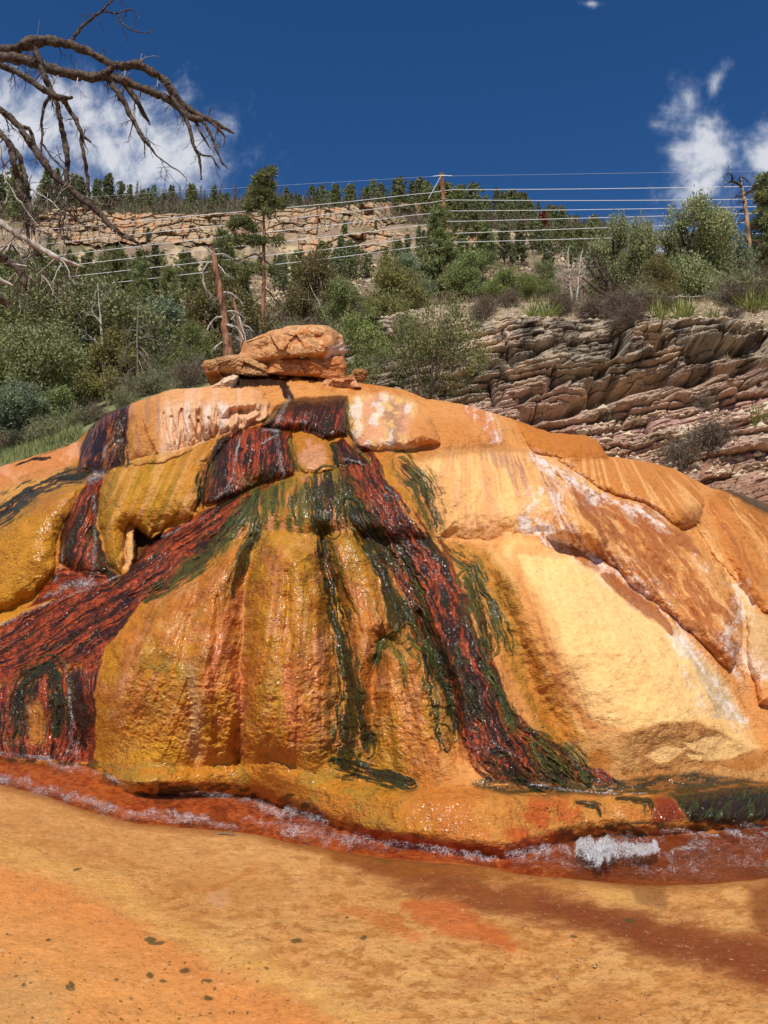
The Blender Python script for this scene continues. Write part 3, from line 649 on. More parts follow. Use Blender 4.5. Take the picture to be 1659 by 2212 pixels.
r_, s_, t_ = ribbon([(1535, 1050), (1600, 1064), (1659, 1096), (1760, 1140)], [6, 12, 14, 14]); lay(r_, 'dgreen', 0.85, 0.8)
# ochre skirt between cascade and pale dome
sk = poly([(955, 1170), (1060, 1190), (1120, 1280), (1180, 1440), (1250, 1570), (1350, 1670), (1290, 1700), (1180, 1600), (1100, 1440), (1030, 1270)], 16)
lay(sk, 'ochre', 0.9, 0.35); lay(sk * sstep(stR2 + 0.4 * (nB - .5), 0.48, 0.64), 'olive', 0.4)
r_, s_, t_ = ribbon([(1070, 1180), (1150, 1290), (1185, 1400), (1230, 1500), (1290, 1590)], [8, 20, 22, 18, 12], 0.9); lay(r_, 'dorange', 0.55)
lay(poly([(1200, 1600), (1300, 1600), (1350, 1580), (1430, 1562), (1500, 1556), (1640, 1620), (1810, 1640), (1810, 1700), (1300, 1706)], 9), 'brown', 0.75, 0.3)
lay(poly([(1200, 1600), (1300, 1600), (1350, 1580), (1430, 1562), (1500, 1556), (1640, 1620), (1810, 1640), (1810, 1700), (1300, 1706)], 9) * sstep(nB, 0.42, 0.62), 'tan', 0.5)
for p_ in ([(1392, 1628), (1440, 1612), (1480, 1612), (1455, 1640), (1420, 1648)], [(1470, 1600), (1560, 1590), (1640, 1612), (1610, 1624), (1560, 1640), (1500, 1622)], [(1480, 1628), (1550, 1628), (1556, 1640), (1490, 1642)]):
    lay(poly(p_, 4), 'pale', 0.8, 0.05)
# white crusts
lay(poly([(1115, 1150), (1122, 1118), (1150, 1124), (1195, 1130), (1200, 1146), (1160, 1158)], 7) * sstep(nC + nB, 0.75, 1.0), 'white', 0.95)
for pts, hw, a in (([(1125, 1120), (1150, 1090), (1175, 1060)], 8, .6), ([(1150, 985), (1190, 1008), (1230, 1034), (1290, 1070), (1330, 1082), (1390, 1104), (1440, 1140)], [5, 9, 9, 9, 7, 8, 4], .8), ([(1205, 1060), (1215, 1110), (1225, 1140)], 6, .6),
                   ([(1180, 1160), (1250, 1180), (1330, 1240), (1390, 1280), (1430, 1320), (1470, 1375), (1510, 1430), (1560, 1500), (1600, 1560)], [8, 10, 12, 14, 13, 10, 10, 8, 6], .75), ([(1500, 1190), (1540, 1250), (1595, 1262), (1600, 1330), (1565, 1372), (1592, 1440)], [4, 5, 8, 9, 8, 8], .7),
                   ([(1595, 1400), (1620, 1440), (1655, 1470)], [10, 18, 16], .6), ([(1440, 1350), (1470, 1430), (1510, 1500), (1512, 1540)], [3, 4, 5, 6], .6), ([(1170, 1080), (1185, 1140)], 10, .5), ([(1060, 895), (1075, 950)], 4, .5)):
    r_, s_, t_ = ribbon(pts, np.array(hw) * 1.9 if np.ndim(hw) else hw * 1.9, 1.0, 1.2, 7); lay(r_ * sstep(fbm(PX / 4, PY / 5, 3, 91) * .5 + nB * .35 + stR2 * .5, 0.58, 0.86), 'white', a * .85)
    r_, s_, t_ = ribbon(pts, np.array(hw) * .5 if np.ndim(hw) else hw * .5, 1.0, 1.4, 5); lay(r_ * sstep(nC + .4 * nB, .6, .85), 'white', a)
r_, s_, t_ = ribbon([(1305, 1245), (1350, 1275), (1410, 1320), (1450, 1370)], [6, 18, 16, 5]); lay(r_, 'rbrown', 0.85, 0.2)
# front domes: warm vertical stains, olive and yellow foot
nD = fbm(PX / 20, PY / 26, 4, 54)
lay(frontm * sstep(nB + .5 * (stF - .5), 0.5, 0.64), 'dorange', 0.6, 0.6); lay(frontm * sstep(nD + .4 * (stF2 - .5), 0.54, 0.68), 'brown', 0.5); lay(frontm * sstep(nD, .42, .32), 'tan', .35); lay(frontm * sstep(stF2 + 0.5 * (nB - .5), 0.6, 0.72), 'pink', 0.3)
lay(frontm * sstep(stF + .5 * (nB - .5), 0.40, 0.30), 'lolive', 0.3); lay(frontm * sstep(nC + .8 * (nD - .5), .62, .74) * sstep(PY, 1380, 1500), 'brown', .55); wet = np.maximum(wet, frontm * 0.62)
lay(poly([(300, 1430), (350, 1410), (400, 1440), (390, 1500), (330, 1480)], 22) * sstep(nB, 0.4, 0.6), 'olive', 0.8)
lay(poly([(215, 1460), (230, 1380), (260, 1400), (250, 1500)], 16), 'yellow', 0.7)
lay(poly([(280, 1600), (380, 1590), (390, 1650), (300, 1660)], 22), 'yellow', 0.85)
lay(poly([(215, 1600), (280, 1560), (380, 1560), (600, 1600), (600, 1650), (300, 1680), (220, 1660)], 30), 'yellow', 0.4)
for pts, hw in (([(500, 1400), (520, 1500), (525, 1620)], [8, 10, 12]), ([(415, 1440), (425, 1540), (420, 1630)], [9, 12, 10]), ([(520, 1290), (470, 1390), (450, 1500)], [14, 16, 10]), ([(620, 1450), (640, 1600)], [12, 16])):
    r_, s_, t_ = ribbon(pts, hw, 0.8); lay(r_, 'pinkred' if pts[0][0] != 415 else 'grey', 0.45)
# base ledge
lg = poly([(205, 1650), (600, 1640), (820, 1690), (1010, 1700), (1300, 1705), (1659, 1690), (1810, 1690), (1810, 1780), (1280, 1810), (1094, 1850), (830, 1820), (690, 1776), (285, 1716)], 8)
lay(lg, 'ochre', 0.6, 0.75); lay(lg * sstep(nA + nB, 0.9, 1.15) * sstep(PX, 780, 950), 'dorange', 0.75); lay(lg * sstep(nB, 0.5, 0.62) * (1 - sstep(PX, 780, 950)), 'lolive', 0.5)
lay(poly([(1090, 1800), (1100, 1720), (1260, 1730), (1250, 1790), (1110, 1835)], 14) * sstep(nB, 0.35, 0.55), 'bred', 0.7)
lay(poly([(1405, 1780), (1408, 1725), (1450, 1720), (1485, 1770)], 6), 'red', 0.95, 0.9)
db = PY - bs[None] + 30
lay(sstep(db + 11 + 26 * (fbm(PX / 18, PY / 9, 4, 81) - .5), 0, 7) * sstep(fbm(PX / 22, PY / 12, 4, 82), 0.46, 0.58), 'dgreen', 0.8, 0.8)
lay(sstep(db + 13, 0, 10) * sstep(PX, 700, 800) * (1 - sstep(PX, 1150, 1300)), 'bred', 0.7, 0.9)

# ---- algae mats: red with black filaments, and green fringes.  STREAM keeps which stream a spot belongs to.
FLOW = np.stack([thF * 3.2, rF / 100, np.zeros(PX.shape)], -1); rsel = PX > 960; FLOW[rsel, 0] = thR[rsel] * 4.2; FLOW[rsel, 1] = rR[rsel] / 100
def setflow(mask, s, t, k=1.0):
    mm = mask > 0.02; FLOW[mm, 0] = t[mm] / 100; FLOW[mm, 1] = s[mm] / 100; FLOW[..., 2] = np.maximum(FLOW[..., 2], mask * k)
STREAM = np.zeros(PX.shape, int); relief = np.zeros(PX.shape)
def mat(mask, s, t, fine=4.5, dark=0.5, seed=0, bright='bred', idx=0, pinkish=0.2, black='black'):
    global relief
    t = t + 20 * nz1 + 7 * nf1; s = s + 14 * nf2
    st = fbm(t / (fine * .8), s / 46 + 0.03 * t, 4, 90 + seed, 0.65); st2 = fbm(t / (fine * 3.4), s / 110, 3, 120 + seed)
    mask = sstep(mask + 0.9 * (st - .5), 0.32, 0.68)
    x = st * 0.72 + st2 * 0.42 + 0.22 * (fbm(PX / 24, PY / 34, 3, 140 + seed) - 0.5)
    lay(mask, 'red', 1.0, 0.95); lay(mask * sstep(x, 0.56, 0.72), bright, 0.8)
    lay(mask * sstep(st + 0.4 * (nC - .5), 0.6, 0.74), 'pinkred', pinkish * .5)
    lay(mask * sstep(fbm(PX / 5, PY / 9, 3, 150 + seed) + .5 * (st2 - .5), .52, .66), 'dbrown', .6)
    dk = sstep(dark + 0.055 - x + 0.10 * (nC - .5), -0.05, 0.05)
    lay(mask * dk, black, 0.94, 1.0)
    lay(mask * dk * sstep(fbm(t / 7, s / 60, 3, 160 + seed), .56, .66), 'dgreen', .7)
    relief = relief + mask * (st - 0.5) * 0.05
    STREAM[mask > 0.5] = idx; setflow(mask, s, t)
def algae(pts, hw, c='green', a=0.95, idx=0):
    """wet filament mat trailing down a line: frayed strands, dark in the thick, olive where it thins"""
    global relief
    p = np.array(pts, float); hw = np.asarray(hw, float) * 1.5; h = float(hw.max()) * 2.2 + 40
    m = (PX > p[:, 0].min() - h) & (PX < p[:, 0].max() + h) & (PY > p[:, 1].min() - h) & (PY < p[:, 1].max() + h)
    nd_, s_, t_ = linedist((PX + 18 * nz1 + 6 * nf1)[m], (PY + 10 * nz2)[m], pts, hw); sd_ = int(p[0, 0] + p[0, 1])
    L = float(np.sum(np.hypot(*np.diff(p, axis=0).T)))
    st = fbm(t_ / 3.2, s_ / 30, 4, sd_, .65); st2 = fbm(t_ / 8.0, s_ / 60, 3, sd_ + 5)
    ends = np.minimum(1, np.minimum(s_ + 4, L - s_ + 6) / 26)
    core = sstep((1 - nd_) * .95 + (st - .5) * 2.0 + (st2 - .5) * 1.6 - .22 - .35 * (1 - ends), -.02, .42)
    halo = sstep(1.9 - nd_ + (st2 - .5) * 1.6, 0, 1.3) * .55
    def full(v):
        o = np.zeros(PX.shape); o[m] = v; return o
    lay(full(halo * sstep(st, .42, .6)), 'olive', .7, .9)
    C_ = full(core); lay(C_, c, a, 1.0)
    lay(full(core * sstep(st2 + .5 * (st - .5), .56, .44)), 'black', .85); lay(full(core * sstep(st, .58, .7)), 'green' if c != 'green' else 'olive', .6)
    relief = relief - full(.02 * sstep(1.5 - nd_, 0, 1)) + full(core * (st - .2) * .03)
    setflow(C_, full(s_), full(t_), .7)
    if idx: STREAM[C_ > 0.5] = idx
# green tint on the upper tier
tm = poly(LOBES['tier'][0], 10) * sstep(790 - PX, 0, 40)
stT = fbm(PX / 13, PY / 60, 4, 83); lay(tm, 'ochre', 0.7, 0.8); lay(tm * sstep(stT, 0.46, 0.58), 'olive', 0.75, 0.9); lay(tm * sstep(stT, 0.58, 0.68), 'green', 0.75, 0.9); lay(tm * sstep(stT, 0.44, 0.36), 'pink', 0.6)
# 1 front cascade
r_, s_, t_ = ribbon([(770, 1005), (815, 1080), (862, 1160), (915, 1235), (955, 1320), (980, 1400), (1015, 1470), (1045, 1540), (1080, 1610), (1130, 1670), (1200, 1730), (1300, 1800)], [44, 50, 52, 62, 70, 66, 60, 60, 66, 84, 100, 110], 0.22, 0.35, 10); r_ = r_ * sstep(1688 + 22 * (nB - .5) + 0.04 * (PX - 1100) - PY, -6, 8)
mat(r_, s_, t_, 4.6, 0.55, 1, idx=1, pinkish=0.3)
# 2 long red slope falling to the left foot
m2 = poly([(-160, 1650), (-160, 1400), (0, 1352), (120, 1292), (262, 1244), (330, 1165), (400, 1128), (480, 1086), (560, 1046), (590, 1044), (540, 1100), (470, 1172), (385, 1245), (300, 1310), (228, 1400), (204, 1500), (202, 1648), (0, 1640)], 7)
g1 = [(600, 1030), (500, 1092), (430, 1145), (340, 1205), (250, 1260), (150, 1325), (60, 1390), (-160, 1500)]
_, s1, t1 = linedist(PX, PY, g1, 40); bl2 = sstep(PY + 0.25 * PX, 1430, 1530)
mat(m2 * (1 - bl2), s1, t1, 4.2, 0.50, 2, idx=2, pinkish=0.4); mat(m2 * bl2, PY, PX, 6.5, 0.47, 3, idx=2, pinkish=0.4)
lay(poly([(60, 1310), (130, 1250), (215, 1240), (250, 1240), (180, 1275), (90, 1300)], 7), 'pinkred', 0.6, 1)
# 3 left fall, lower and upper
m3 = poly(LOBES['redfall'][0], 6); mat(m3, PY, PX - 0.35 * (1150 - PY), 4.5, 0.49, 4, idx=3, pinkish=0.5)
m3b = poly([(60, 1312), (122, 1232), (235, 1225), (262, 1244), (160, 1280)], 7); mat(m3b, PX, PY, 6, 0.36, 5, idx=3, pinkish=0.5)
m4 = poly(LOBES['leftfall'][0], 5); mat(m4, PY, PX + 0.3 * (PY - 950), 4.5, 0.58, 6, 'brown', idx=4)
lay(poly([(140, 1010), (190, 1012), (235, 1018), (200, 1040), (130, 1040)], 6), 'dbrown', 0.7, 0.9)
# 5 middle fall, 6 top fall, 7 small fall, 8 spout
mat(poly(LOBES['midfall'][0], 5), PY, PX + 0.15 * (PY - 1000), 4.4, 0.54, 7, idx=5, pinkish=0.3)
m6 = poly(LOBES['topfall'][0], 5); mat(m6, PY, PX + 0.25 * (PY - 900), 3.6, 0.58, 8, idx=6); lay(m6 * sstep(895 - PY + 20 * (nB - .5), -14, 14), 'black', 0.85, 1)
mat(poly(LOBES['smallfall'][0], 4), PY, PX - 0.5 * (PY - 950), 3.6, 0.56, 9, idx=7)
m8 = poly([(498, 836), (506, 808), (560, 806), (600, 812), (608, 822), (640, 806), (680, 806), (693, 824), (668, 826), (640, 815), (622, 830), (630, 850), (634, 868), (614, 862), (606, 836)], 3); mat(m8, PY, PX, 3, 0.6, 10, 'dgreen', idx=8)
# green fringes
GR = [([(668, 1040), (676, 1090), (680, 1140)], [8, 12, 10], 'dgreen'), ([(736, 1030), (752, 1080), (770, 1130)], [12, 16, 12], 'dgreen'), ([(640, 1050), (632, 1090), (640, 1130)], [6, 8, 5], 'green'), ([(600, 1050), (592, 1080), (588, 1110)], [6, 8, 5], 'green'), ([(985, 1400), (1010, 1480), (1035, 1560)], [5, 8, 6], 'dgreen'), ([(915, 1330), (945, 1420), (965, 1510), (985, 1600)], [6, 8, 8, 6], 'dgreen'), ([(860, 1180), (900, 1270), (930, 1340)], [5, 7, 5], 'green'), ([(1090, 1650), (1130, 1690), (1180, 1706)], [14, 14, 8], 'dgreen'), ([(705, 1028), (712, 1090), (720, 1150)], [24, 32, 26], 'dgreen'), ([(690, 1150), (705, 1230), (725, 1320), (742, 1410), (757, 1500), (752, 1600), (745, 1645)], [14, 14, 17, 22, 22, 26, 36], 'dgreen'), ([(745, 1420), (775, 1520), (792, 1620)], [8, 12, 14], 'dgreen'),
      ([(715, 1165), (745, 1260), (770, 1340)], [5, 6, 4], 'olive'), ([(760, 1090), (800, 1180), (832, 1240), (850, 1310), (866, 1372)], [22, 18, 16, 20, 24], 'dgreen'), ([(850, 1372), (822, 1400), (812, 1450)], [12, 9, 5], 'green'), ([(880, 1372), (916, 1420), (928, 1480), (940, 1560)], [16, 14, 9, 6], 'green'),
      ([(845, 1385), (870, 1440), (880, 1520)], [6, 6, 3], 'olive'), ([(560, 1052), (556, 1120), (535, 1170), (520, 1230), (500, 1300)], [20, 18, 22, 16, 7], 'green'), ([(870, 998), (910, 1045), (934, 1100), (945, 1150)], [22, 20, 16, 9], 'green'), ([(955, 1175), (1020, 1222), (1058, 1290), (1086, 1360), (1102, 1410)], [10, 15, 13, 14, 9], 'green'),
      ([(1010, 1250), (1045, 1330), (1062, 1400)], [16, 20, 14], 'green'), ([(1040, 1430), (1080, 1500), (1110, 1570)], [8, 10, 10], 'green'), ([(1120, 1570), (1180, 1600), (1235, 1640), (1275, 1690)], [10, 16, 18, 14], 'green'), ([(1150, 1610), (1185, 1660), (1215, 1690)], [10, 18, 14], 'green'), ([(560, 1070), (520, 1120), (470, 1172), (400, 1240), (320, 1300)], [10, 12, 15, 14, 8], 'green'),
      ([(720, 1645), (790, 1665), (890, 1692)], [16, 20, 12], 'dgreen'), ([(952, 1580), (966, 1615)], [16, 14], 'dgreen'), ([(444, 1005), (432, 1060), (428, 1105)], [9, 9, 7], 'dgreen'), ([(-150, 1190), (0, 1112), (60, 1066), (125, 1034), (185, 1024)], [22, 20, 18, 13, 8], 'dgreen'), ([(212, 1150), (224, 1215), (246, 1250)], [10, 12, 8], 'black'),
      ([(30, 1590), (36, 1510), (70, 1452), (110, 1440), (128, 1500), (118, 1580)], [10, 14, 16, 18, 14, 8], 'dgreen'), ([(270, 880), (262, 940), (272, 1000)], [4, 5, 6], 'black'), ([(750, 870), (756, 930), (775, 975), (800, 1000)], [3, 5, 5, 4], 'olive'), ([(575, 910), (600, 880), (640, 866)], [4, 4, 5], 'olive'), ([(628, 950), (632, 1000), (650, 1022)], [5, 6, 5], 'olive'), ([(718, 960), (728, 1005)], [6, 6], 'dgreen'),
      ([(1250, 1735), (1290, 1740), (1300, 1760)], [6, 8, 5], 'dgreen'), ([(1330, 1725), (1400, 1730), (1400, 1756)], [5, 9, 6], 'dgreen')]
for pts, hw, c in GR: algae(pts, hw, c)
lay(poly([(62, 1610), (60, 1530), (85, 1510), (100, 1560), (92, 1610)], 8), 'ochre', 0.8, 0.8)
# ledge top: dark algae under running water, dark curtain at the right
lt = poly([(1015, 1700), (1060, 1672), (1280, 1692), (1420, 1676), (1500, 1668), (1659, 1690), (1810, 1690), (1810, 1740), (1560, 1730), (1440, 1722), (1300, 1716), (1100, 1716)], 6) * sstep(fbm(PX / 40, PY / 7, 4, 85) + 0.25 * sstep(PX, 1380, 1460), 0.28, 0.46)
lay(lt, 'dgreen', 0.88, 1.0); lay(lt * sstep(fbm(PX / 22, PY / 5, 3, 86), 0.52, 0.62), 'brown', 0.6)
lc = poly([(1452, 1718), (1560, 1706), (1659, 1700), (1810, 1690), (1810, 1752), (1580, 1782), (1490, 1778)], 5); stL = fbm((PX + 26 * nz1 + .5 * (PY - 1740)) / 8, PY / 22, 4, 87)
lay(lc, 'dgreen', 0.95, 1.0); lay(lc * sstep(stL, 0.5, 0.6), 'black', 0.8); lay(lc * sstep(stL, 0.36, 0.28), 'green', 0.8); relief += lc * (stL - .5) * 0.05; setflow(lc, PY, PX, .8)
STREAM[(lt > .5) | (lc > .5)] = 9
# thin white water threads left on the rock as mineral foam
D = D - relief

# ---- points, back shell, normals
Vg = point(PX, PY, D)
NB_ = 26
k = np.arange(1, NB_ + 1)[:, None, None] / NB_
top = Vg[-1][None]
back = np.repeat(top, NB_, 0).copy()
back[..., 1] += (k[..., 0] ** 0.8) * 2.4
back[..., 2] -= (k[..., 0] ** 2.2) * np.maximum(top[..., 2] + 0.4, 0.5) * 0.8 - 0.05 * np.sin(k[..., 0] * 3.1)
under = Vg[:1].copy(); under = np.repeat(under, 3, 0); under[0, :, 2] -= .5; under[0, :, 1] += .3; under[1, :, 2] -= .28; under[1, :, 1] += .12; under[2, :, 2] -= .1; under[2, :, 1] += 0.02
Vall = np.concatenate([under, Vg, back]); NR = Vall.shape[0]
padc = lambda a: np.concatenate([np.repeat(a[:1], 3, 0), a, np.repeat(a[-1:], NB_, 0)])
Call, Wall, SId, Fall = padc(col), padc(wet), padc(STREAM), padc(FLOW)
# the flanks beyond the picture: the surface turns back and sinks into the ground on both sides
NS_ = 24
def flank(edge, sg):
    q = (np.arange(1, NS_ + 1) / NS_)[None, :, None]; V_ = np.repeat(edge[:, None], NS_, 1).copy()
    V_[..., 0] += sg * (2.4 * q[..., 0] ** .8); V_[..., 1] += 2.2 * q[..., 0] ** 1.7; V_[..., 2] -= (np.maximum(edge[:, None, 2], -.4) + .5) * q[..., 0] ** 2.0
    V_[..., 2] += .12 * (fbm(V_[..., 0] * 2, V_[..., 2] * 2, 3, 97) - .5) * np.minimum(1, q[..., 0] * 4) * (1 - q[..., 0]); return V_
Lf, Rf = flank(Vall[:, 0], -1)[:, ::-1], flank(Vall[:, -1], 1)
Vall = np.concatenate([Lf, Vall, Rf], 1); pads = lambda a: np.concatenate([np.repeat(a[:, :1], NS_, 1), a, np.repeat(a[:, -1:], NS_, 1)], 1)
Call, Wall, SId, Fall = pads(Call), pads(Wall), pads(SId), pads(Fall); NC2 = NCOL + 2 * NS_
du_ = np.gradient(Vall, axis=1); dv_ = np.gradient(Vall, axis=0)
Nn = np.cross(du_, dv_); Nn /= np.linalg.norm(Nn, axis=2, keepdims=True) + 1e-12
if (Nn[200, 500, 1]) > 0: Nn = -Nn
F = grid_faces(NR, NC2)
# orient faces outward (towards the viewer)
a_, b_, c_ = (Vall.reshape(-1, 3)[F[240 * (NC2 - 1) + 600, j]] for j in range(3))
if np.cross(b_ - a_, c_ - a_)[1] > 0: F = F[:, ::-1]
SIf = SId.reshape(-1)[F]; fid = SIf.max(1)

def sub_mesh(name, sel):
    Fs = F[sel]; used, inv = np.unique(Fs.ravel(), return_inverse=True)
    me = np_mesh(name, Vall.reshape(-1, 3)[used], inv.reshape(-1, 4), [M_TRAV], {'Col': Call.reshape(-1, 3)[used], 'wet': Wall.reshape(-1)[used], 'flow': Fall.reshape(-1, 3)[used]})
    me.normals_split_custom_set_from_vertices(Nn.reshape(-1, 3)[used].astype(np.float32))
    return me
mound = link('travertine_mound', sub_mesh('travertine_mound', fid == 0))
tag(mound, 'tall rounded orange and ochre mineral mound streaked with red and green algae', 'mound')
for i, nm, lb in ((1, 'algae_cascade', 'broad red and black cascade down the front'), (2, 'algae_cascade', 'long red slope running down to the left foot'), (3, 'algae_cascade', 'narrow red fall at the left'),
                  (4, 'algae_cascade', 'dark brown fall at the left shoulder'), (5, 'algae_cascade', 'red and black fall in the middle'), (6, 'algae_cascade', 'nearly black fall below the boulders'),
                  (7, 'algae_cascade', 'small dark fall beside the pillow rock'), (8, 'spout_algae', None), (9, 'algae_ledge', None)):
    if (fid == i).any():
        o = link(nm, sub_mesh(nm, fid == i), mound)
        if lb: o['label'] = lb

def surf(px, py, lift=0.0):
    """point on the mound's face under picture position (px, py), lifted towards the viewer"""
    px = np.asarray(px, float); py = np.asarray(py, float)
    b, s = BASE(px) + 30, SIL(px)
    r = np.clip((py - b) / (s - b), 0, 1) * (NROW - 1); c = np.clip((px + 150) / 1960 * (NCOL - 1), 0, NCOL - 1.001)
    r = np.clip(r, 0, NROW - 1.001); i, j = r.astype(int), c.astype(int); fr, fc = r - i, c - j
    d = (D[i, j] * (1 - fc) + D[i, j + 1] * fc) * (1 - fr) + (D[i + 1, j] * (1 - fc) + D[i + 1, j + 1] * fc) * fr
    return point(px, py, d - lift)

# ================================================================== FOREGROUND GROUND, WATER, FOAM
CH_LOW = interp_line([(-400, 1650), (0, 1690), (100, 1716), (200, 1750), (300, 1774), (420, 1784), (520, 1795), (610, 1812), (720, 1832), (830, 1846), (960, 1854), (1040, 1862), (1120, 1882), (1250, 1892), (1350, 1902), (1500, 1904), (1659, 1896), (2100, 1880)])
gx = np.concatenate([np.linspace(-900, -60, 40)[:-1], np.linspace(-60, 1720, 760), np.linspace(1720, 2560, 40)[1:]])
gtop = BASE(np.clip(gx, -150, 1810)) - 22
rows = np.concatenate([np.linspace(0, 1, 330), 1 + np.linspace(0, 1, 60)[1:] ** 1.5 * 3.0])
GX = np.repeat(gx[None], len(rows), 0); GY = gtop[None] + (2260 - gtop)[None] * rows[:, None]
G = on_ground(GX, GY)
hn = fbm(G[..., 0] * 2.2, G[..., 1] * 1.3, 4, 201) - 0.5; hf = fbm(G[..., 0] * 9, G[..., 1] * 5, 4, 202) - 0.5
WGX, WGY = GX + 26 * (fbm(GX / 90, GY / 50, 4, 203) - .5) + 9 * (fbm(GX / 22, GY / 12, 3, 204) - .5), GY + 18 * (fbm(GX / 90 + 7, GY / 50, 4, 205) - .5) + 7 * (fbm(GX / 22 + 5, GY / 12, 3, 206) - .5)
chan = sstep(CH_LOW(GX) + 5 * (fbm(GX / 40, 1.0, 3, 207) - .5) - GY, -5, 5)
G[..., 2] += 0.05 * hn * (1 - chan) + 0.010 * hf - 0.055 * sstep(CH_LOW(GX) - GY, -12, 18)
gc = np.empty(GX.shape + (3,)); gc[:] = lin(196, 134, 72); gw = np.full(GX.shape, 0.38)
def glay(m, c, a=1.0, wv=None):
    global gc, gw
    c = np.asarray(c) * np.array([.86, .79, .72])
    m = np.clip(m * a, 0, 1); gc = gc * (1 - m[..., None]) + np.asarray(c) * m[..., None]
    if wv is not None: gw = gw * (1 - m) + wv * m
def gpoly(pts, f=12): 
    return sstep(-polydist(WGX, WGY, pts), -f, f)
def grib(pts, hw, soft=0.5, rag=0.6, sc=16):
    nd, s, t = linedist(WGX, WGY, pts, hw); return sstep(1 + 2 * rag * (fbm(GX / (sc * 3), GY / sc, 4, int(pts[0][0]) + 3) - .5) - nd, -soft, soft)
ga = fbm(GX / 190, GY / 70, 4, 211); gb = fbm(GX / 60, GY / 22, 4, 212); gf = fbm(GX / 20, GY / 8, 4, 213)
glay(sstep(ga + .5 * (gb - .5), 0.42, 0.62), lin(218, 166, 100), 0.8); glay(sstep(gb + .5 * (gf - .5), 0.5, 0.68), lin(190, 128, 62), 0.6); glay(sstep(gf + .4 * (gb - .5), 0.54, 0.68), lin(176, 116, 58), 0.4); gg = fbm(GX / 7, GY / 3, 3, 216); glay(sstep(gg + .7 * (gf - .5), .6, .74), lin(160, 104, 50), .3); glay(sstep(gg + .7 * (gb - .5), .4, .3), lin(226, 176, 112), .4)
glay(sstep(1690 + 0.28 * GX - GY + 120, -30, 60) * sstep(700 - GX, -100, 250), lin(216, 160, 98), 0.5)
edge = [(-200, 1770), (0, 1850), (130, 1888), (280, 1962), (400, 2040), (560, 2108), (700, 2176), (800, 2240), (1000, 2340)]
nd, s_, t_ = linedist(WGX, WGY, edge, 1.0); below = t_ * (1 if t_[-61, 400] > 0 else -1)
glay(sstep(below + 40 * (gb - .5), -14, 60), lin(226, 156, 86), 0.8, 0.3); glay(sstep(below + 30 * (gb - .5), -10, 50) * (1 - sstep(below + 60 * (ga - .5), 40, 170)), lin(220, 138, 70), 0.55)
glay(sstep(below, 70, 190) * sstep(gb, 0.4, 0.6), lin(228, 160, 86), 0.6); glay(sstep(20 + 22 * (gf - .5) - np.abs(below + 12 + 20 * (gb - .5)), -26, 26), lin(230, 178, 98), 0.6)
glay(gpoly([(-60, 2130), (60, 2090), (150, 2160), (120, 2260), (-60, 2260)], 40), lin(206, 160, 100), 0.6)
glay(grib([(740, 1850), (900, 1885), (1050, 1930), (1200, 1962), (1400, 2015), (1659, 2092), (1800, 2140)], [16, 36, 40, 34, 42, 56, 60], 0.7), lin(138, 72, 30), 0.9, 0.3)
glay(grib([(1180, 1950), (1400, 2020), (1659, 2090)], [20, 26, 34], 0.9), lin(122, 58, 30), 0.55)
glay(grib([(640, 1820), (760, 1850), (900, 1868), (1040, 1880)], [8, 18, 20, 14]), lin(150, 88, 32), 0.7, 0.5); glay(grib([(760, 1838), (800, 1852), (840, 1862)], [6, 10, 5]), lin(74, 66, 26), 0.7)
glay(grib([(880, 1950), (970, 1975), (1050, 2010), (1115, 2052)], [16, 32, 24, 8], 0.6), lin(202, 104, 48), 0.75); glay(grib([(740, 1960), (860, 2000), (900, 2030)], [10, 24, 14]), lin(206, 118, 56), 0.5)
glay(gpoly([(445, 1925), (490, 1915), (505, 1950), (480, 1962), (455, 1950)], 6), lin(218, 168, 122), 0.85); glay(grib([(440, 1925), (500, 1900), (560, 1880)], [4, 8, 5]), lin(184, 106, 50), 0.6)
glay(gpoly([(330, 1890), (420, 1876), (560, 1880), (640, 1940), (520, 1960), (420, 1930)], 20), lin(196, 136, 70), 0.5)
glay(gpoly([(1240, 2130), (1330, 2120), (1380, 2200), (1300, 2240), (1230, 2180)], 18), lin(190, 126, 66), 0.6); glay(gpoly([(970, 2105), (1060, 2095), (1075, 2130), (1000, 2145)], 18), lin(182, 116, 62), 0.5)
glay(gpoly([(1230, 1905), (1350, 1915), (1370, 1960), (1300, 1945)], 10), lin(214, 166, 92), 0.7)
glay(gpoly([(1600, 1920), (1720, 1900), (1720, 2080), (1650, 2040)], 16), lin(128, 62, 18), 0.8, 0.6)
glay(gpoly([(1340, 1890), (1440, 1900), (1430, 1960), (1380, 1950)], 8), lin(120, 78, 36), 0.6, 0.8)
# channel bed
glay(chan, lin(220, 112, 52), 1.0, 0.9); glay(chan * sstep(gg, 0.5, 0.62), lin(240, 150, 76), 0.75); glay(chan * sstep(gg, .42, .34), lin(170, 74, 34), .7); glay(chan * sstep(gb + .4 * (gf - .5), 0.48, 0.38), lin(140, 60, 24), 0.6)
glay(chan * sstep(GX, 1080, 1300), lin(136, 72, 32), 0.7); glay(sstep(14 - np.abs(GY - CH_LOW(GX) - 6), -8, 10) * (1 - chan), lin(150, 92, 40), 0.6, 0.6)
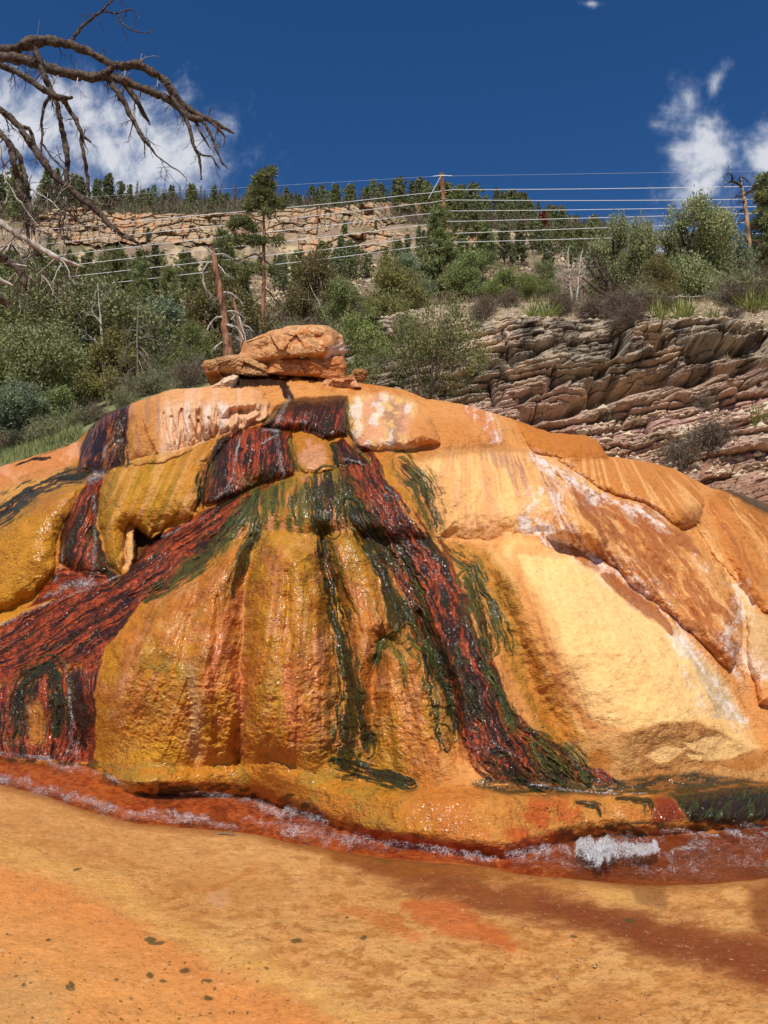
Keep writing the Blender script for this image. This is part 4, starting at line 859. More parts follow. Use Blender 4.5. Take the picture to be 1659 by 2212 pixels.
# small dark growth spots on the orange flat
rs = np.random.default_rng(5)
spots = [(320, 2034, 13, 5), (336, 2042, 16, 6), (148, 2142, 7, 6), (155, 2130, 5, 5), (323, 2106, 6, 4), (352, 2118, 7, 4), (255, 2118, 4, 3), (400, 2095, 12, 4), (448, 2115, 10, 4), (170, 1877, 8, 3), (1350, 1985, 10, 4), (630, 2037, 9, 5), (785, 2034, 5, 4), (1240, 2020, 6, 3), (450, 2152, 8, 4), (110, 2030, 5, 3)]
spots += [(rs.uniform(40, 620), rs.uniform(2040, 2210), rs.uniform(1.5, 4), rs.uniform(1.2, 2.5)) for _ in range(46)]
for x_, y_, a_, b2_ in spots:
    glay(sstep(1.15 + 0.9 * (gf - .5) - np.hypot((WGX - x_) / a_, (WGY - y_) / b2_), -0.3, 0.3), lin(84, 78, 42), 0.85)
gF = grid_faces(len(rows), len(gx))
V3 = G.reshape(-1, 3)
if np.cross(V3[gF[0, 1]] - V3[gF[0, 0]], V3[gF[0, 2]] - V3[gF[0, 0]])[2] < 0: gF = gF[:, ::-1]
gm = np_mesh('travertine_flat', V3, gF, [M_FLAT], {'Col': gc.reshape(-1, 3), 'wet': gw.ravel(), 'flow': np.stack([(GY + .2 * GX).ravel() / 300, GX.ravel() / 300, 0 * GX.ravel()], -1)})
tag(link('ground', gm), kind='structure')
# grit and a broken twig on the flat
g = Geo(); rng = np.random.default_rng(31)
for i in range(420):
    x_, y_ = rng.uniform(-40, 1700), rng.uniform(1800, 2230)
    if y_ < CH_LOW(x_) + 15: continue
    s_ = rng.uniform(.002, .006) * (2.2 if rng.random() < .04 else 1); b_ = on_ground(x_, y_, .006)
    V_ = np.array([[1, 0, 0], [0, 1, 0], [-1, 0, 0], [0, -1, 0], [.2, .1, .6], [0, 0, -.6]]) * s_ * rng.uniform(.5, 1.4, (6, 3)) + b_
    g.add(V_, np.array([[0, 1, 4], [1, 2, 4], [2, 3, 4], [3, 0, 4], [1, 0, 5], [2, 1, 5], [3, 2, 5], [0, 3, 5]]), rng.random())
tag(link('grit', g.mesh('grit', [M_SNAG], False)), kind='stuff')
g = Geo(); u_ = np.linspace(0, 1, 8); tw = on_ground(468 + 46 * u_, 1802 + 5 * u_, .014); tw[:, 2] += .012 * np.sin(u_ * 3.1); g.tube(tw, np.linspace(.007, .003, 8), 6); g.tube(tw[[3, 4]] + [[0, 0, 0], [.03, .05, .02]], [.003, .0015], 4)
tag(link('twig', g.mesh('twig', [M_TWIG], True)), 'thin dry twig lying on the tan flat just below the channel', 'twig')
# water in the channel
wx = np.linspace(-300, 1900, 500); wr = np.linspace(0, 1, 60)
WX_ = np.repeat(wx[None], 60, 0); wt = BASE(np.clip(wx, -150, 1810)) - 8; wl = CH_LOW(wx) + 2
WY_ = wt[None] + (wl - wt)[None] * wr[:, None]
Wv = on_ground(WX_, WY_, -0.028); Wv[..., 2] += 0.008 * (fbm(Wv[..., 0] * 7, Wv[..., 1] * 12, 4, 221) - .5)
tag(link('water', np_mesh('water', Wv.reshape(-1, 3), grid_faces(60, 500)[:, ::-1], [M_WATER])), kind='structure')

def foam_strip(pts, hw, where, lift=0.02, bump_=0.02, seed=0, dens=0.75, wide=1.0):
    p = np.array(pts, float); hw = (np.asarray(hw, float) if np.ndim(hw) else np.full(len(p), float(hw))) * wide
    L = np.concatenate([[0], np.cumsum(np.hypot(*np.diff(p, axis=0).T))]); n = max(12, int(L[-1] / 2.0)); tt = np.linspace(0, L[-1], n)
    cxy = np.stack([np.interp(tt, L, p[:, 0]), np.interp(tt, L, p[:, 1])], 1); h = np.interp(tt, L, hw)
    tg = np.gradient(cxy, axis=0); tg /= np.linalg.norm(tg, axis=1, keepdims=True) + 1e-9; nr = np.stack([-tg[:, 1], tg[:, 0]], 1)
    m = 21; q = np.linspace(-1, 1, m)
    wob = (fbm(tt / 18, seed, 3, 301 + seed) - .5) * 1.3
    XY = cxy[:, None] + nr[:, None] * ((q[None] + wob[:, None]) * h[:, None] * 1.25)[..., None]
    e = (1 - np.abs(q) ** 1.5)[None] * np.minimum(1, np.minimum(tt, L[-1] - tt) / 10 + 0.15)[:, None] * dens * (0.35 + 1.3 * fbm(tt / 30, 4.0, 4, 320 + seed))[:, None]
    bl = fbm(XY[..., 0] / 12, XY[..., 1] / 8, 3, 330 + seed) * np.clip(e * 2, 0, 1)
    if where == 'ground':
        V = on_ground(XY[..., 0], XY[..., 1], lift - 0.02); V[..., 2] += bl * bump_
    else:
        V = surf(XY[..., 0], XY[..., 1], lift); V[..., 1] -= bl * bump_
    return V.reshape(-1, 3), grid_faces(n, m), e.ravel()
def foam_object(name, strips, where, kind, **kw):
    Vs, Fs, Es, n = [], [], [], 0
    for i, (pts, hw) in enumerate(strips):
        V, F_, E = foam_strip(pts, hw, where, seed=i, **kw); Vs.append(V); Fs.append(F_ + n); Es.append(E); n += len(V)
    o = link(name, np_mesh(name, np.concatenate(Vs), np.concatenate(Fs), [M_FOAM], {'tint': np.concatenate(Es)})); tag(o, kind=kind); return o
foam_object('foam', [([(-80, 1622), (90, 1639), (135, 1657), (200, 1672), (270, 1690), (340, 1700), (440, 1714), (530, 1732), (575, 1757), (645, 1762), (715, 1787)], [4, 5, 6, 5, 5, 4, 5, 6, 9, 11, 7]),
   ([(-80, 1660), (0, 1680), (75, 1704), (190, 1729), (225, 1754), (270, 1764), (360, 1760), (435, 1773), (470, 1783), (520, 1793)], [9, 9, 9, 8, 9, 6, 7, 8, 6, 3]), ([(600, 1806), (660, 1801), (720, 1816), (830, 1826), (900, 1831), (960, 1841), (1040, 1856), (1080, 1862)], [5, 15, 13, 9, 7, 7, 7, 3]),
   ([(1085, 1845), (1150, 1838), (1240, 1846)], [7, 12, 9]), ([(1560, 1800), (1659, 1815)], [5, 7]), ([(1640, 1800), (1720, 1806)], [4, 5]), ([(1420, 1795), (1480, 1800), (1560, 1812)], [3, 4, 3]), ([(1430, 1850), (1480, 1838), (1530, 1836)], [8, 6, 3]), ([(180, 1725), (320, 1768), (420, 1779)], 5), ([(520, 1770), (580, 1780), (640, 1796)], [4, 6, 8])], 'ground', 'stuff', bump_=0.03, wide=1.6, dens=.74)
foam_object('foam_rapids', [([(1440, 1866), (1520, 1858), (1600, 1868), (1720, 1862)], [8, 14, 9, 12]), ([(1300, 1818), (1360, 1812), (1440, 1820)], [8, 12, 8]), ([(1480, 1826), (1580, 1838), (1700, 1834)], [10, 13, 10]), ([(1360, 1874), (1460, 1884), (1560, 1886)], [8, 9, 7]), ([(1590, 1786), (1700, 1790)], [6, 8]), ([(1100, 1856), (1200, 1866), (1300, 1878)], [6, 8, 6])], 'ground', 'stuff', bump_=0.03, wide=1.5, dens=.46)
foam_object('foam_pile', [([(1238, 1850), (1290, 1846), (1340, 1848), (1395, 1852), (1430, 1848)], [22, 30, 24, 15, 9]), ([(1255, 1846), (1330, 1842)], [18, 16])], 'ground', 'stuff', bump_=0.085, dens=1.9)
foam_object('water_thread', [([(628, 850), (612, 885), (598, 925), (600, 965), (606, 1000), (612, 1040)], [4, 6, 8, 7, 6, 5]), ([(560, 932), (595, 926), (612, 930)], [4, 7, 5]), ([(520, 938), (508, 985), (503, 1035), (482, 1068), (448, 1086)], [3, 4, 5, 7, 6]), ([(608, 938), (580, 950), (560, 965)], [4, 4, 2]),
   ([(232, 1012), (205, 1030), (196, 1050)], [7, 14, 8]), ([(206, 1060), (205, 1150), (206, 1225), (190, 1255), (140, 1270), (90, 1292)], [4, 6, 8, 14, 10, 5]), ([(140, 1170), (128, 1230), (118, 1262)], [3, 4, 5]), ([(-60, 1386), (0, 1352), (60, 1320), (150, 1288), (262, 1242)], [4, 5, 4, 4, 3]),
   ([(140, 1425), (152, 1500), (156, 1560), (150, 1635)], [4, 5, 6, 9]), ([(330, 1170), (390, 1140), (450, 1115)], [3, 4, 3]), ([(620, 836), (628, 852)], [6, 6]), ([(735, 988), (795, 1004)], [3, 4]), ([(1060, 1600), (1095, 1620), (1130, 1640)], [4, 5, 3]), ([(1140, 1690), (1220, 1706), (1330, 1714), (1400, 1712)], [4, 4, 3, 2]), ([(170, 1590), (165, 1640)], [5, 8]), ([(225, 960), (228, 1000)], [5, 5])], 'mound', 'structure', lift=0.012, bump_=0.012, dens=0.68)
# ================================================================== HILLSIDE, FAR CLIFF, NEAR OUTCROP, BOULDERS
HPX = np.array([-900, -200, 0, 400, 640, 830, 1000, 1300, 1420, 1659, 2600.])
HY = np.array([9.5, 11, 14, 20, 30, 60, 120, 200, 230, 270, 340, 420.])
HT = np.array([
 [1180, 1060, 1010, 960, 890, 770, 670, 600, 490, 450, 520, 700],
 [1160, 1060, 1005, 955, 885, 765, 665, 595, 485, 445, 520, 700],
 [1120, 1040, 990, 945, 865, 755, 655, 590, 480, 442, 520, 700],
 [960, 910, 872, 835, 785, 722, 642, 588, 480, 443, 520, 700],
 [900, 860, 835, 795, 752, 700, 630, 578, 484, 444, 520, 700],
 [980, 950, 900, 775, 722, 670, 612, 560, 494, 452, 530, 700],
 [1200, 1120, 980, 712, 674, 642, 590, 540, 500, 472, 540, 720],
 [1300, 1220, 1040, 676, 660, 642, 604, 556, 528, 500, 560, 760],
 [1350, 1260, 1060, 674, 656, 652, 648, 640, 640, 650, 700, 800],
 [1400, 1300, 1080, 674, 656, 655, 660, 670, 680, 690, 720, 800],
 [1400, 1300, 1080, 676, 660, 660, 680, 690, 700, 710, 740, 820]], float)
HR = np.array([[ratio(v) for v in row] for row in HT])
def hill_z(x, y):
    x = np.asarray(x, float); y = np.asarray(y, float)
    px = 829.5 + x / y * FPX * 0.96
    cpx = np.clip(px, HPX[0], HPX[-1] - 1e-3); ly = np.clip(np.log(np.maximum(y, 9.5)), math.log(HY[0]), math.log(HY[-1]) - 1e-6)
    LH = np.log(HY)
    i = np.clip(np.searchsorted(HPX, cpx, 'right') - 1, 0, len(HPX) - 2); j = np.clip(np.searchsorted(LH, ly, 'right') - 1, 0, len(HY) - 2)
    fi = (cpx - HPX[i]) / (HPX[i + 1] - HPX[i]); fj = (ly - LH[j]) / (LH[j + 1] - LH[j]); fi = fi * fi * (3 - 2 * fi)
    r = (HR[i, j] * (1 - fi) + HR[i + 1, j] * fi) * (1 - fj) + (HR[i, j + 1] * (1 - fi) + HR[i + 1, j + 1] * fi) * fj
    return CAMZ + r * y
def hill_bump(x, y):
    return (fbm(x / 22, y / 22, 5, 401) - 0.5) * np.clip((y - 20) * 0.05, 0, 5.0) + (fbm(x / 4, y / 4, 3, 402) - 0.5) * np.clip((y - 12) * 0.03, 0, 0.6)
def hill_pt(px, Y):
    x = (px - 829.5) / FPX / 0.96 * Y
    return np.array([x, Y, float(hill_z(np.array([x]), np.array([Y]))[0] + hill_bump(np.array([x]), np.array([Y]))[0])])
def py_of(p):
    p = np.asarray(p, float); fy = p[..., 1] * math.cos(PITCH) + (p[..., 2] - CAMZ) * math.sin(PITCH); up = -p[..., 1] * math.sin(PITCH) + (p[..., 2] - CAMZ) * math.cos(PITCH)
    return 1106 - up / fy * FPX
def px_of(p):
    p = np.asarray(p, float); fy = p[..., 1] * math.cos(PITCH) + (p[..., 2] - CAMZ) * math.sin(PITCH)
    return 829.5 + p[..., 0] / fy * FPX
hu = np.linspace(-640, 2300, 420); hy = np.exp(np.linspace(math.log(9.6), math.log(419), 300))
HU, HYY = np.meshgrid(hu, hy); HX = (HU - 829.5) / FPX / 0.96 * HYY
HZ = hill_z(HX, HYY) + hill_bump(HX, HYY)
hc = np.empty(HX.shape + (3,)); hc[:] = lin(146, 124, 102)
ha = fbm(HX / 14, HYY / 20, 4, 411); hb = fbm(HX / 3, HYY / 5, 4, 412)
def hlay(m, c):
    global hc
    m = np.clip(m, 0, 1)[..., None]; hc = hc * (1 - m) + c * m
hlay(sstep(ha + .6 * (hb - .5), .45, .6), lin(190, 166, 130)); hlay(sstep(hb + .4 * (ha - .5), .52, .68) * .8, lin(112, 96, 80)); hlay(sstep(ha, .5, .36) * .7, lin(128, 104, 88))
hlay(sstep(fbm(HX / 6, HYY / 6, 4, 413), .56, .66) * .7, lin(104, 100, 66))
hlay(sstep(40 - HYY, 0, 14) * sstep(-HX, -1, 3) * .8, lin(128, 128, 84)); hlay(sstep(40 - HYY, 0, 10) * sstep(HX, 0, 3) * .8, lin(150, 132, 106))
hm = np_mesh('hillside', np.stack([HX, HYY, HZ], -1).reshape(-1, 3), grid_faces(300, 420), [M_HILL], {'Col': hc.reshape(-1, 3)})
tag(link('hillside', hm), kind='structure')
# plain far ground all round, below everything
pl = np.array([[-1500, -1500, -0.6], [1500, -1500, -0.6], [1500, 1500, -0.6], [-1500, 1500, -0.6]], float)
tag(link('valley_floor', np_mesh('valley_floor', pl, np.array([[0, 1, 2, 3]]), [M_HILL], {'Col': np.tile(lin(165, 130, 92), (4, 1))})), kind='structure')

def strata(x, z, lh, bw, seed, dip=0.0, wob=0.5):
    """layered, blocky rock: how far each spot stands out, plus layer id noise, crack depth"""
    wv = (z - dip * x) / lh + wob * (fbm(x / (bw * 4), z / (lh * 6), 3, seed) - .5) * 2 + 0.35 * np.sin(z / lh * 0.9 + seed)
    L = np.floor(wv).astype(np.int64); f = wv - L
    hl = hsh(L, 3, seed + 1); bl = bw * (0.5 + 1.2 * hsh(L, 5, seed + 2))
    b = x / bl + hsh(L, 9, seed + 3) * 7 + 0.22 * (fbm(x / bw * 2, z / lh, 2, seed + 4) - .5)
    B = np.floor(b).astype(np.int64); g = b - B
    hb_ = hsh(L * 131 + 7, B, seed + 5)
    prot = 0.42 * hl + 0.58 * hb_
    ex = np.minimum(f, 1 - f) * lh; ey = np.minimum(g, 1 - g) * bl
    cr = np.minimum(ex * 1.1, ey)
    return prot, hl, hb_, cr, f

# ---- far sandstone cliff band (left) and broken ledges (right)
def far_cliff(name, label, pxa, pxb, topf, botf, Y, seed, lh, bw, depth, nx, nz_, breakup=0.0):
    u = np.linspace(pxa, pxb, nx); v = np.linspace(0, 1, nz_)
    PXc = np.repeat(u[None], nz_, 0); tp = topf(u) + 5 * (fbm(u / 14, 1.0, 3, seed) - .5) * 2; bt = botf(u) + 22 * (fbm(u / 24, 4.0, 4, seed + 9) - .5)
    PYc = bt[None] + (tp - bt)[None] * v[:, None]
    yy = np.linspace(120, 268, 150); Yb = np.empty(nx)
    for q in range(0, nx):
        pp = np.stack([(u[q] - 829.5) / FPX / 0.96 * yy, yy, hill_z((u[q] - 829.5) / FPX / 0.96 * yy, yy)], -1)
        Yb[q] = np.interp(-bt[q], -py_of(pp), yy)
    Yb = np.convolve(np.pad(Yb, 20, 'edge'), np.ones(41) / 41, 'valid') + 2.5; Y = Yb[None] + 0 * PXc
    P0 = point(PXc, PYc, Y); X, Z = P0[..., 0], P0[..., 2]
    wrp = (fbm(X / 5, Z / 4, 4, seed + 77) - .5) * 3.2
    pr, hl, hb_, cr, f = strata(X + wrp, Z + wrp * .6, lh, bw, seed, 0.02, 1.1); pr2, _, hb2, cr2, _ = strata(X + wrp, Z, lh * .4, bw * .45, seed + 50, 0.02, 1.0)
    lean = v[:, None] * 6.0 - 3.0 * (1 - v[:, None])
    d = Y + lean - depth * (pr * 1.0 + 0.35 * pr2) + depth * 0.6 * np.exp(-cr / (lh * .09)) + depth * 0.2 * np.exp(-cr2 / (lh * .05)) + 4.5 * (fbm(X / 12, Z / 30, 4, seed + 3) - .5) + 2.2 * (fbm(X / 3, Z / 2.5, 4, seed + 4) - .5)
    edge = np.minimum(np.minimum(v[:, None], 1.0), np.minimum((PXc - pxa), (pxb - PXc)) / 60)
    d = d + 8 * (1 - sstep(edge, 0, 0.12)) * (np.minimum((PXc - pxa), (pxb - PXc)) < 8)
    d = d + (breakup + .35) * sstep(fbm(X / 8, Z / 6, 4, seed + 5), .52, .62) * 6
    c = np.empty(PXc.shape + (3,)); c[:] = lin(182, 156, 124)
    def L_(m, cc):
        nonlocal c
        m = np.clip(m, 0, 1)[..., None]; c = c * (1 - m) + cc * m
    L_(sstep(hl, .5, .9) * .6, lin(190, 160, 122)); L_(sstep(hb_, .6, 1) * .5, lin(198, 174, 138)); L_(sstep(fbm(X / 3, Z / 9, 4, seed + 6), .55, .68) * .7, lin(206, 152, 108)); L_(sstep(fbm(X / 5, Z / 3, 4, seed + 7), .54, .66) * .75, lin(150, 130, 106))
    L_(np.exp(-cr / (lh * .06)) * .5, lin(120, 98, 76))
    V = point(PXc, PYc, d)
    bk = V[-1:].copy(); bk[..., 1] += 14; bk[..., 2] -= 3; V = np.concatenate([V, bk]); c = np.concatenate([c, c[-1:]])
    me = np_mesh(name, V.reshape(-1, 3), grid_faces(nz_ + 1, nx), [M_CLIFF], {'Col': c.reshape(-1, 3)}, smooth=False)
    return tag(link(name, me), label, 'cliff')
far_cliff('sandstone_cliff', 'long tan layered sandstone cliff band high on the far hillside, left of the tall pine', 70, 690, interp_line([(70, 470), (120, 452), (160, 446), (260, 462), (400, 462), (520, 460), (600, 452), (700, 448)]),
          interp_line([(70, 520), (140, 528), (280, 524), (400, 530), (560, 520), (700, 515)]), 205, 501, 2.4, 3.6, 2.2, 620, 170)
far_cliff('rock_ledge', 'broken tan rock ledge just below the skyline trees, right of the tall pine', 655, 960, interp_line([(655, 452), (720, 448), (800, 438), (880, 436), (960, 448)]), interp_line([(655, 505), (760, 496), (860, 486), (960, 470)]), 212, 531, 2.8, 3.2, 2.4, 320, 100, 0.5)
far_cliff('rock_ledge', 'pale boulder-like rock ledge mid-slope left of the power pole', 640, 900, interp_line([(640, 520), (720, 512), (800, 498), (900, 506)]), interp_line([(640, 560), (760, 556), (900, 540)]), 196, 541, 3.0, 3.6, 2.6, 260, 80, 0.7)
far_cliff('rock_ledge', 'small pale rock ledge between the wires right of the power pole', 972, 1075, interp_line([(972, 496), (1020, 490), (1075, 498)]), interp_line([(972, 524), (1075, 524)]), 198, 551, 2.4, 2.6, 2.2, 120, 50, 0.5)

# ---- near outcrop on the right: tilted ledges over red earth
OT = interp_line([(700, 815), (745, 770), (775, 722), (835, 690), (915, 664), (1000, 657), (1180, 652), (1330, 656), (1500, 652), (1659, 654), (2200, 660)])
ou = np.concatenate([np.linspace(700, 1700, 880), np.linspace(1705, 2250, 120)]); ov = np.linspace(0, 1, 420)
OPX = np.repeat(ou[None], 420, 0); ob = np.interp(ou, [700, 760, 1000, 1300, 1659, 2250], [900, 930, 1010, 1090, 1190, 1260])
OPY = ob[None] + (OT(ou) - ob)[None] * ov[:, None]
OD = np.interp(OPY, [650, 690, 730, 800, 880, 960, 1060, 1200], [21.0, 18.2, 17.0, 16.1, 15.4, 14.2, 12.6, 11.2]) + np.interp(OPX, [700, 800, 1000, 1700], [1.5, .8, 0, -.6])
OP = point(OPX, OPY, OD); oX, oZ = (OPX - 829.5) / FPX * 15.0, (1106 - OPY) / FPX * 15.0
wxn = 0.25 * (fbm(oX * 1.2, oZ * 1.2, 4, 601) - .5)
pr, hl, hb_, cr, f_ = strata(oX + wxn, oZ + wxn, 0.19, 0.9, 611, 0.17, 0.4); pr2, hl2, hb2, cr2, f2_ = strata(oX + wxn, oZ, 0.06, 0.36, 621, 0.17, 0.35)
pr3, _, _, cr3, _ = strata(oX + 0.3 * oZ, oZ, 0.62, 1.9, 631, 0.17, 0.4)
zrel = oZ - (0.20 * oX)
ledgy = sstep(OPY, 690, 720) * (0.35 + 0.65 * (1 - sstep(OPY - 0.12 * (OPX - 1000), 915, 960)))
earth = sstep(OPY - 0.16 * (OPX - 1000), 905, 935) * (1 - sstep(OPX, 1540, 1640) * (1 - sstep(OPY, 1020, 1060)))
steep_left = 1 - sstep(OPX, 950, 1150)
lump = fbm(oX * 1.6, oZ * 2.2, 5, 641); lumpf = fbm(oX * 6, oZ * 8, 5, 642)
def ledge(pts, hw):
    nd, s, t = linedist(OPX + 30 * (fbm(OPX / 60, OPY / 40, 3, 650) - .5), OPY + 22 * (fbm(OPX / 50, OPY / 30, 4, 651) - .5), pts, 1.0)
    return nd, s, t
ldg = ledgy * (.45 + .9 * fbm(oX * .5, oZ * 1.1, 3, 645))
disp = ldg * (0.50 * pr3 + 0.46 * pr + 0.17 * pr2 - 0.20 * np.exp(-cr / 0.016) - 0.06 * np.exp(-cr2 / 0.008) - 0.30 * np.exp(-cr3 / 0.022)) + 0.30 * (lump - .5) + 0.16 * (lumpf - .5) + .05 * (fbm(oX * 22, oZ * 26, 3, 646) - .5)
# the long shaded overhangs
for pts, dep, hgt in (([(1130, 925), (1220, 900), (1300, 878), (1400, 852), (1440, 846)], .5, 15), ([(1180, 905), (1240, 893)], .3, 8), ([(1285, 868), (1350, 856), (1420, 838)], .7, 18), ([(1440, 852), (1560, 822), (1659, 796), (1760, 780)], .6, 15), ([(1490, 776), (1530, 770), (1600, 752), (1659, 738)], 1.0, 26), ([(1395, 770), (1440, 764)], .8, 16),
                      ([(1310, 790), (1330, 760)], .4, 8), ([(1110, 888), (1150, 872), (1220, 842), (1300, 820)], .3, 8), ([(1040, 812), (1120, 800), (1210, 760)], .25, 7), ([(1570, 720), (1659, 700)], .5, 10), ([(1560, 860), (1600, 846)], .5, 16)):
    nd, s, t = ledge(pts, hgt)
    disp = disp - 1.5 * dep * np.exp(-(nd / hgt) ** 2) + 0.25 * dep * np.exp(-((nd - hgt * 1.7) / (hgt * .8)) ** 2) * (t * (1 if pts[0][0] < pts[-1][0] else -1) < 0)
NV = OP + np.stack([0 * disp, -1.0 * disp, 0.12 * disp], -1) * 1.0
oc = np.empty(OPX.shape + (3,)); oc[:] = lin(146, 132, 114)
def olay(m, c):
    global oc
    m = np.clip(m, 0, 1)[..., None]; oc = oc * (1 - m) + c * m
on = fbm(oX * 1.1, oZ * 1.8, 4, 661); on2 = fbm(oX * 5, oZ * 5, 4, 662)
low = sstep(OPY + 0.10 * (OPX - 1200) + 60 * (on - .5), 800, 905)
olay(low * .8, lin(196, 162, 138)); olay(sstep(hl + .3 * (on2 - .5), .55, .75) * .55, lin(168, 142, 116)); olay(low * sstep(hb_, .55, .7) * .6, lin(200, 160, 140)); olay(low * sstep(hl, .2, .1) * .5, lin(176, 132, 122))
olay((1 - low) * sstep(on2 + .5 * (on - .5), .5, .62) * .8, lin(112, 98, 84)); olay((1 - low) * sstep(fbm(oX * 3, oZ * 3, 4, 663), .56, .66) * .6, lin(196, 178, 152)); olay(sstep(fbm(oX * 2.2, oZ * 3.6, 4, 664), .6, .68) * .6, lin(212, 182, 150))
olay(earth * (1 - sstep(on2, .54, .66) * .5) * .85, lin(154, 112, 86)); olay(sstep(712 - OPY + 20 * (on - .5), -8, 14) * .75, lin(164, 144, 118)); olay(sstep(706 - OPY, -8, 10) * sstep(on2 + .4 * (on - .5), .52, .6) * .6, lin(188, 172, 146)); olay(sstep(700 - OPY, -8, 10) * sstep(on2, .5, .6) * .6, lin(150, 132, 98))
olay(sstep(on2, .60, .68) * sstep(OPY, 690, 720) * (1 - low) * .7, lin(70, 62, 54))
bk = NV[-1:].copy(); bk[..., 1] += 10; bk[..., 2] -= 2.5
OV = np.concatenate([NV, bk]); oc2 = np.concatenate([oc, oc[-1:]])
me = np_mesh('rock_outcrop', OV.reshape(-1, 3), grid_faces(421, len(ou)), [M_ROCK], {'Col': oc2.reshape(-1, 3)}, smooth=False)
tag(link('rock_outcrop', me), 'tilted layered grey and pink rock outcrop behind the right side of the mound', 'rock outcrop')
def outcrop_pt(px, py):
    j = int(np.argmin(np.abs(ou - px))); i = int(np.argmin(np.abs(OPY[:, j] - py))); return NV[i, j].copy()

# ---- boulders crowning the mound
def rock(name, label, outline, Y0, front, back, power=3.5, seed=0, tones=None, shape=None, rough=.05):
    P = np.array(outline, float); cxy = P.mean(0); nt, nr = 220, 46
    # resample the outline
    Q = np.concatenate([P, P[:1]]); L = np.concatenate([[0], np.cumsum(np.hypot(*np.diff(Q, axis=0).T))]); tt = np.linspace(0, L[-1], nt, endpoint=False)
    O = np.stack([np.interp(tt, L, Q[:, 0]), np.interp(tt, L, Q[:, 1])], 1); O += (fbm(tt / 22, seed, 3, seed)[:, None] - .5) * 5
    r = np.sin(np.linspace(0.0, 1, nr) * math.pi / 2)
    def side(amp, sg):
        XY = cxy + (O - cxy)[None] * r[:, None, None]
        d = (1 - r ** power) ** (1 / power); dep = Y0 + sg * amp * d[:, None] * np.ones((1, nt))
        if shape is not None and sg < 0: dep = dep + shape(XY[..., 0], XY[..., 1]) * d[:, None] ** .5
        n_ = (fbm(XY[..., 0] / 34, XY[..., 1] / 28, 4, seed + 1) - .5) * rough * 3 + (fbm(XY[..., 0] / 9, XY[..., 1] / 8, 3, seed + 2) - .5) * rough * .6 + (np.round(fbm(XY[..., 0] / 46, XY[..., 1] / 40, 3, seed + 3) * 7) / 7 - .5) * rough * 3
        fx, fy = XY[..., 0] / 44 + seed, XY[..., 1] / 36; ci, cj = np.floor(fx), np.floor(fy); bd = np.full(fx.shape, 9.0); fh = np.zeros(fx.shape)
        for oi in (-1, 0, 1):
            for oj in (-1, 0, 1):
                a_, b_ = (ci + oi).astype(int), (cj + oj).astype(int); qx, qy = a_ + hsh(a_, b_, seed), b_ + hsh(a_, b_, seed + 1); dd = (fx - qx) ** 2 + (fy - qy) ** 2
                pl_ = (hsh(a_, b_, seed + 2) - .5) + (hsh(a_, b_, seed + 3) - .5) * 1.6 * (fx - qx) + (hsh(a_, b_, seed + 4) - .5) * 1.6 * (fy - qy)
                fh = np.where(dd < bd, pl_, fh); bd = np.minimum(bd, dd)
        n_ = n_ + fh * max(rough, .03) * 1.7
        dep = dep + sg * n_ * d[:, None]
        return XY, dep
    XY, d1 = side(front, -1); XY2, d2 = side(back, 1)
    V1 = point(XY[..., 0], XY[..., 1], d1); V2 = point(XY2[..., 0], XY2[..., 1], d2)
    V = np.concatenate([V1, V2[::-1][1:]]); XYa = np.concatenate([XY, XY2[::-1][1:]]); R_ = V.shape[0]
    i = np.arange(R_ - 1)[:, None] * nt; j = np.arange(nt)[None]; j2 = (j + 1) % nt
    F_ = np.stack([i + j, i + j2, i + nt + j2, i + nt + j], -1).reshape(-1, 4)
    a, b, c = V.reshape(-1, 3)[F_[10 * nt, :3]]
    if np.cross(b - a, c - a)[1] > 0: F_ = F_[:, ::-1]
    x, y = XYa[..., 0], XYa[..., 1]; cc = np.empty(x.shape + (3,)); cc[:] = lin(*tones[0])
    a1 = fbm(x / 40, y / 30, 4, seed + 5); a2 = fbm(x / 12, y / 10, 4, seed + 6)
    for k_, (m_, t_) in enumerate(((sstep(a1, .5, .62), tones[1]), (sstep(a2 + .4 * (a1 - .5), .55, .68) * .8, tones[2]), (sstep(a2, .4, .3) * .7, tones[3]))):
        cc = cc * (1 - m_[..., None]) + lin(*t_) * m_[..., None]
    if len(tones) > 4:
        for pts, t_ in tones[4]:
            m_ = sstep(-polydist(x + 16 * (a2 - .5), y + 16 * (a1 - .5), pts), -5, 5)[..., None] * .9; cc = cc * (1 - m_) + lin(*t_) * m_
    me = np_mesh(name, V.reshape(-1, 3), F_, [M_BOULDER], {'Col': cc.reshape(-1, 3)}, smooth=False)
    return tag(link(name, me), label, 'boulder')
def top_shape(x, y):
    s = 0.16 * sstep(y - (790 - 0.09 * (x - 520)), -16, 2)                                      # undercut foot
    s = s + 0.22 * sstep(x - (724 - 0.10 * (y - 705) * (1 if True else 0)), -8, 14)            # right shoulder turning away
    nd, _, _ = linedist(x, y, [(560, 752), (600, 740), (640, 738), (700, 726)], 6); s = s + 0.03 * np.exp(-nd ** 2)
    s = s - 0.10 * sstep(y - (742 - .06 * (x - 560)), -10, 14) * sstep(x, 590, 620) * (1 - sstep(x, 700, 735))
    return s + 0.0012 * np.clip(600 - x, 0, 90)
ROCKT = [(218, 160, 108), (228, 176, 124), (196, 124, 66), (176, 122, 78)]
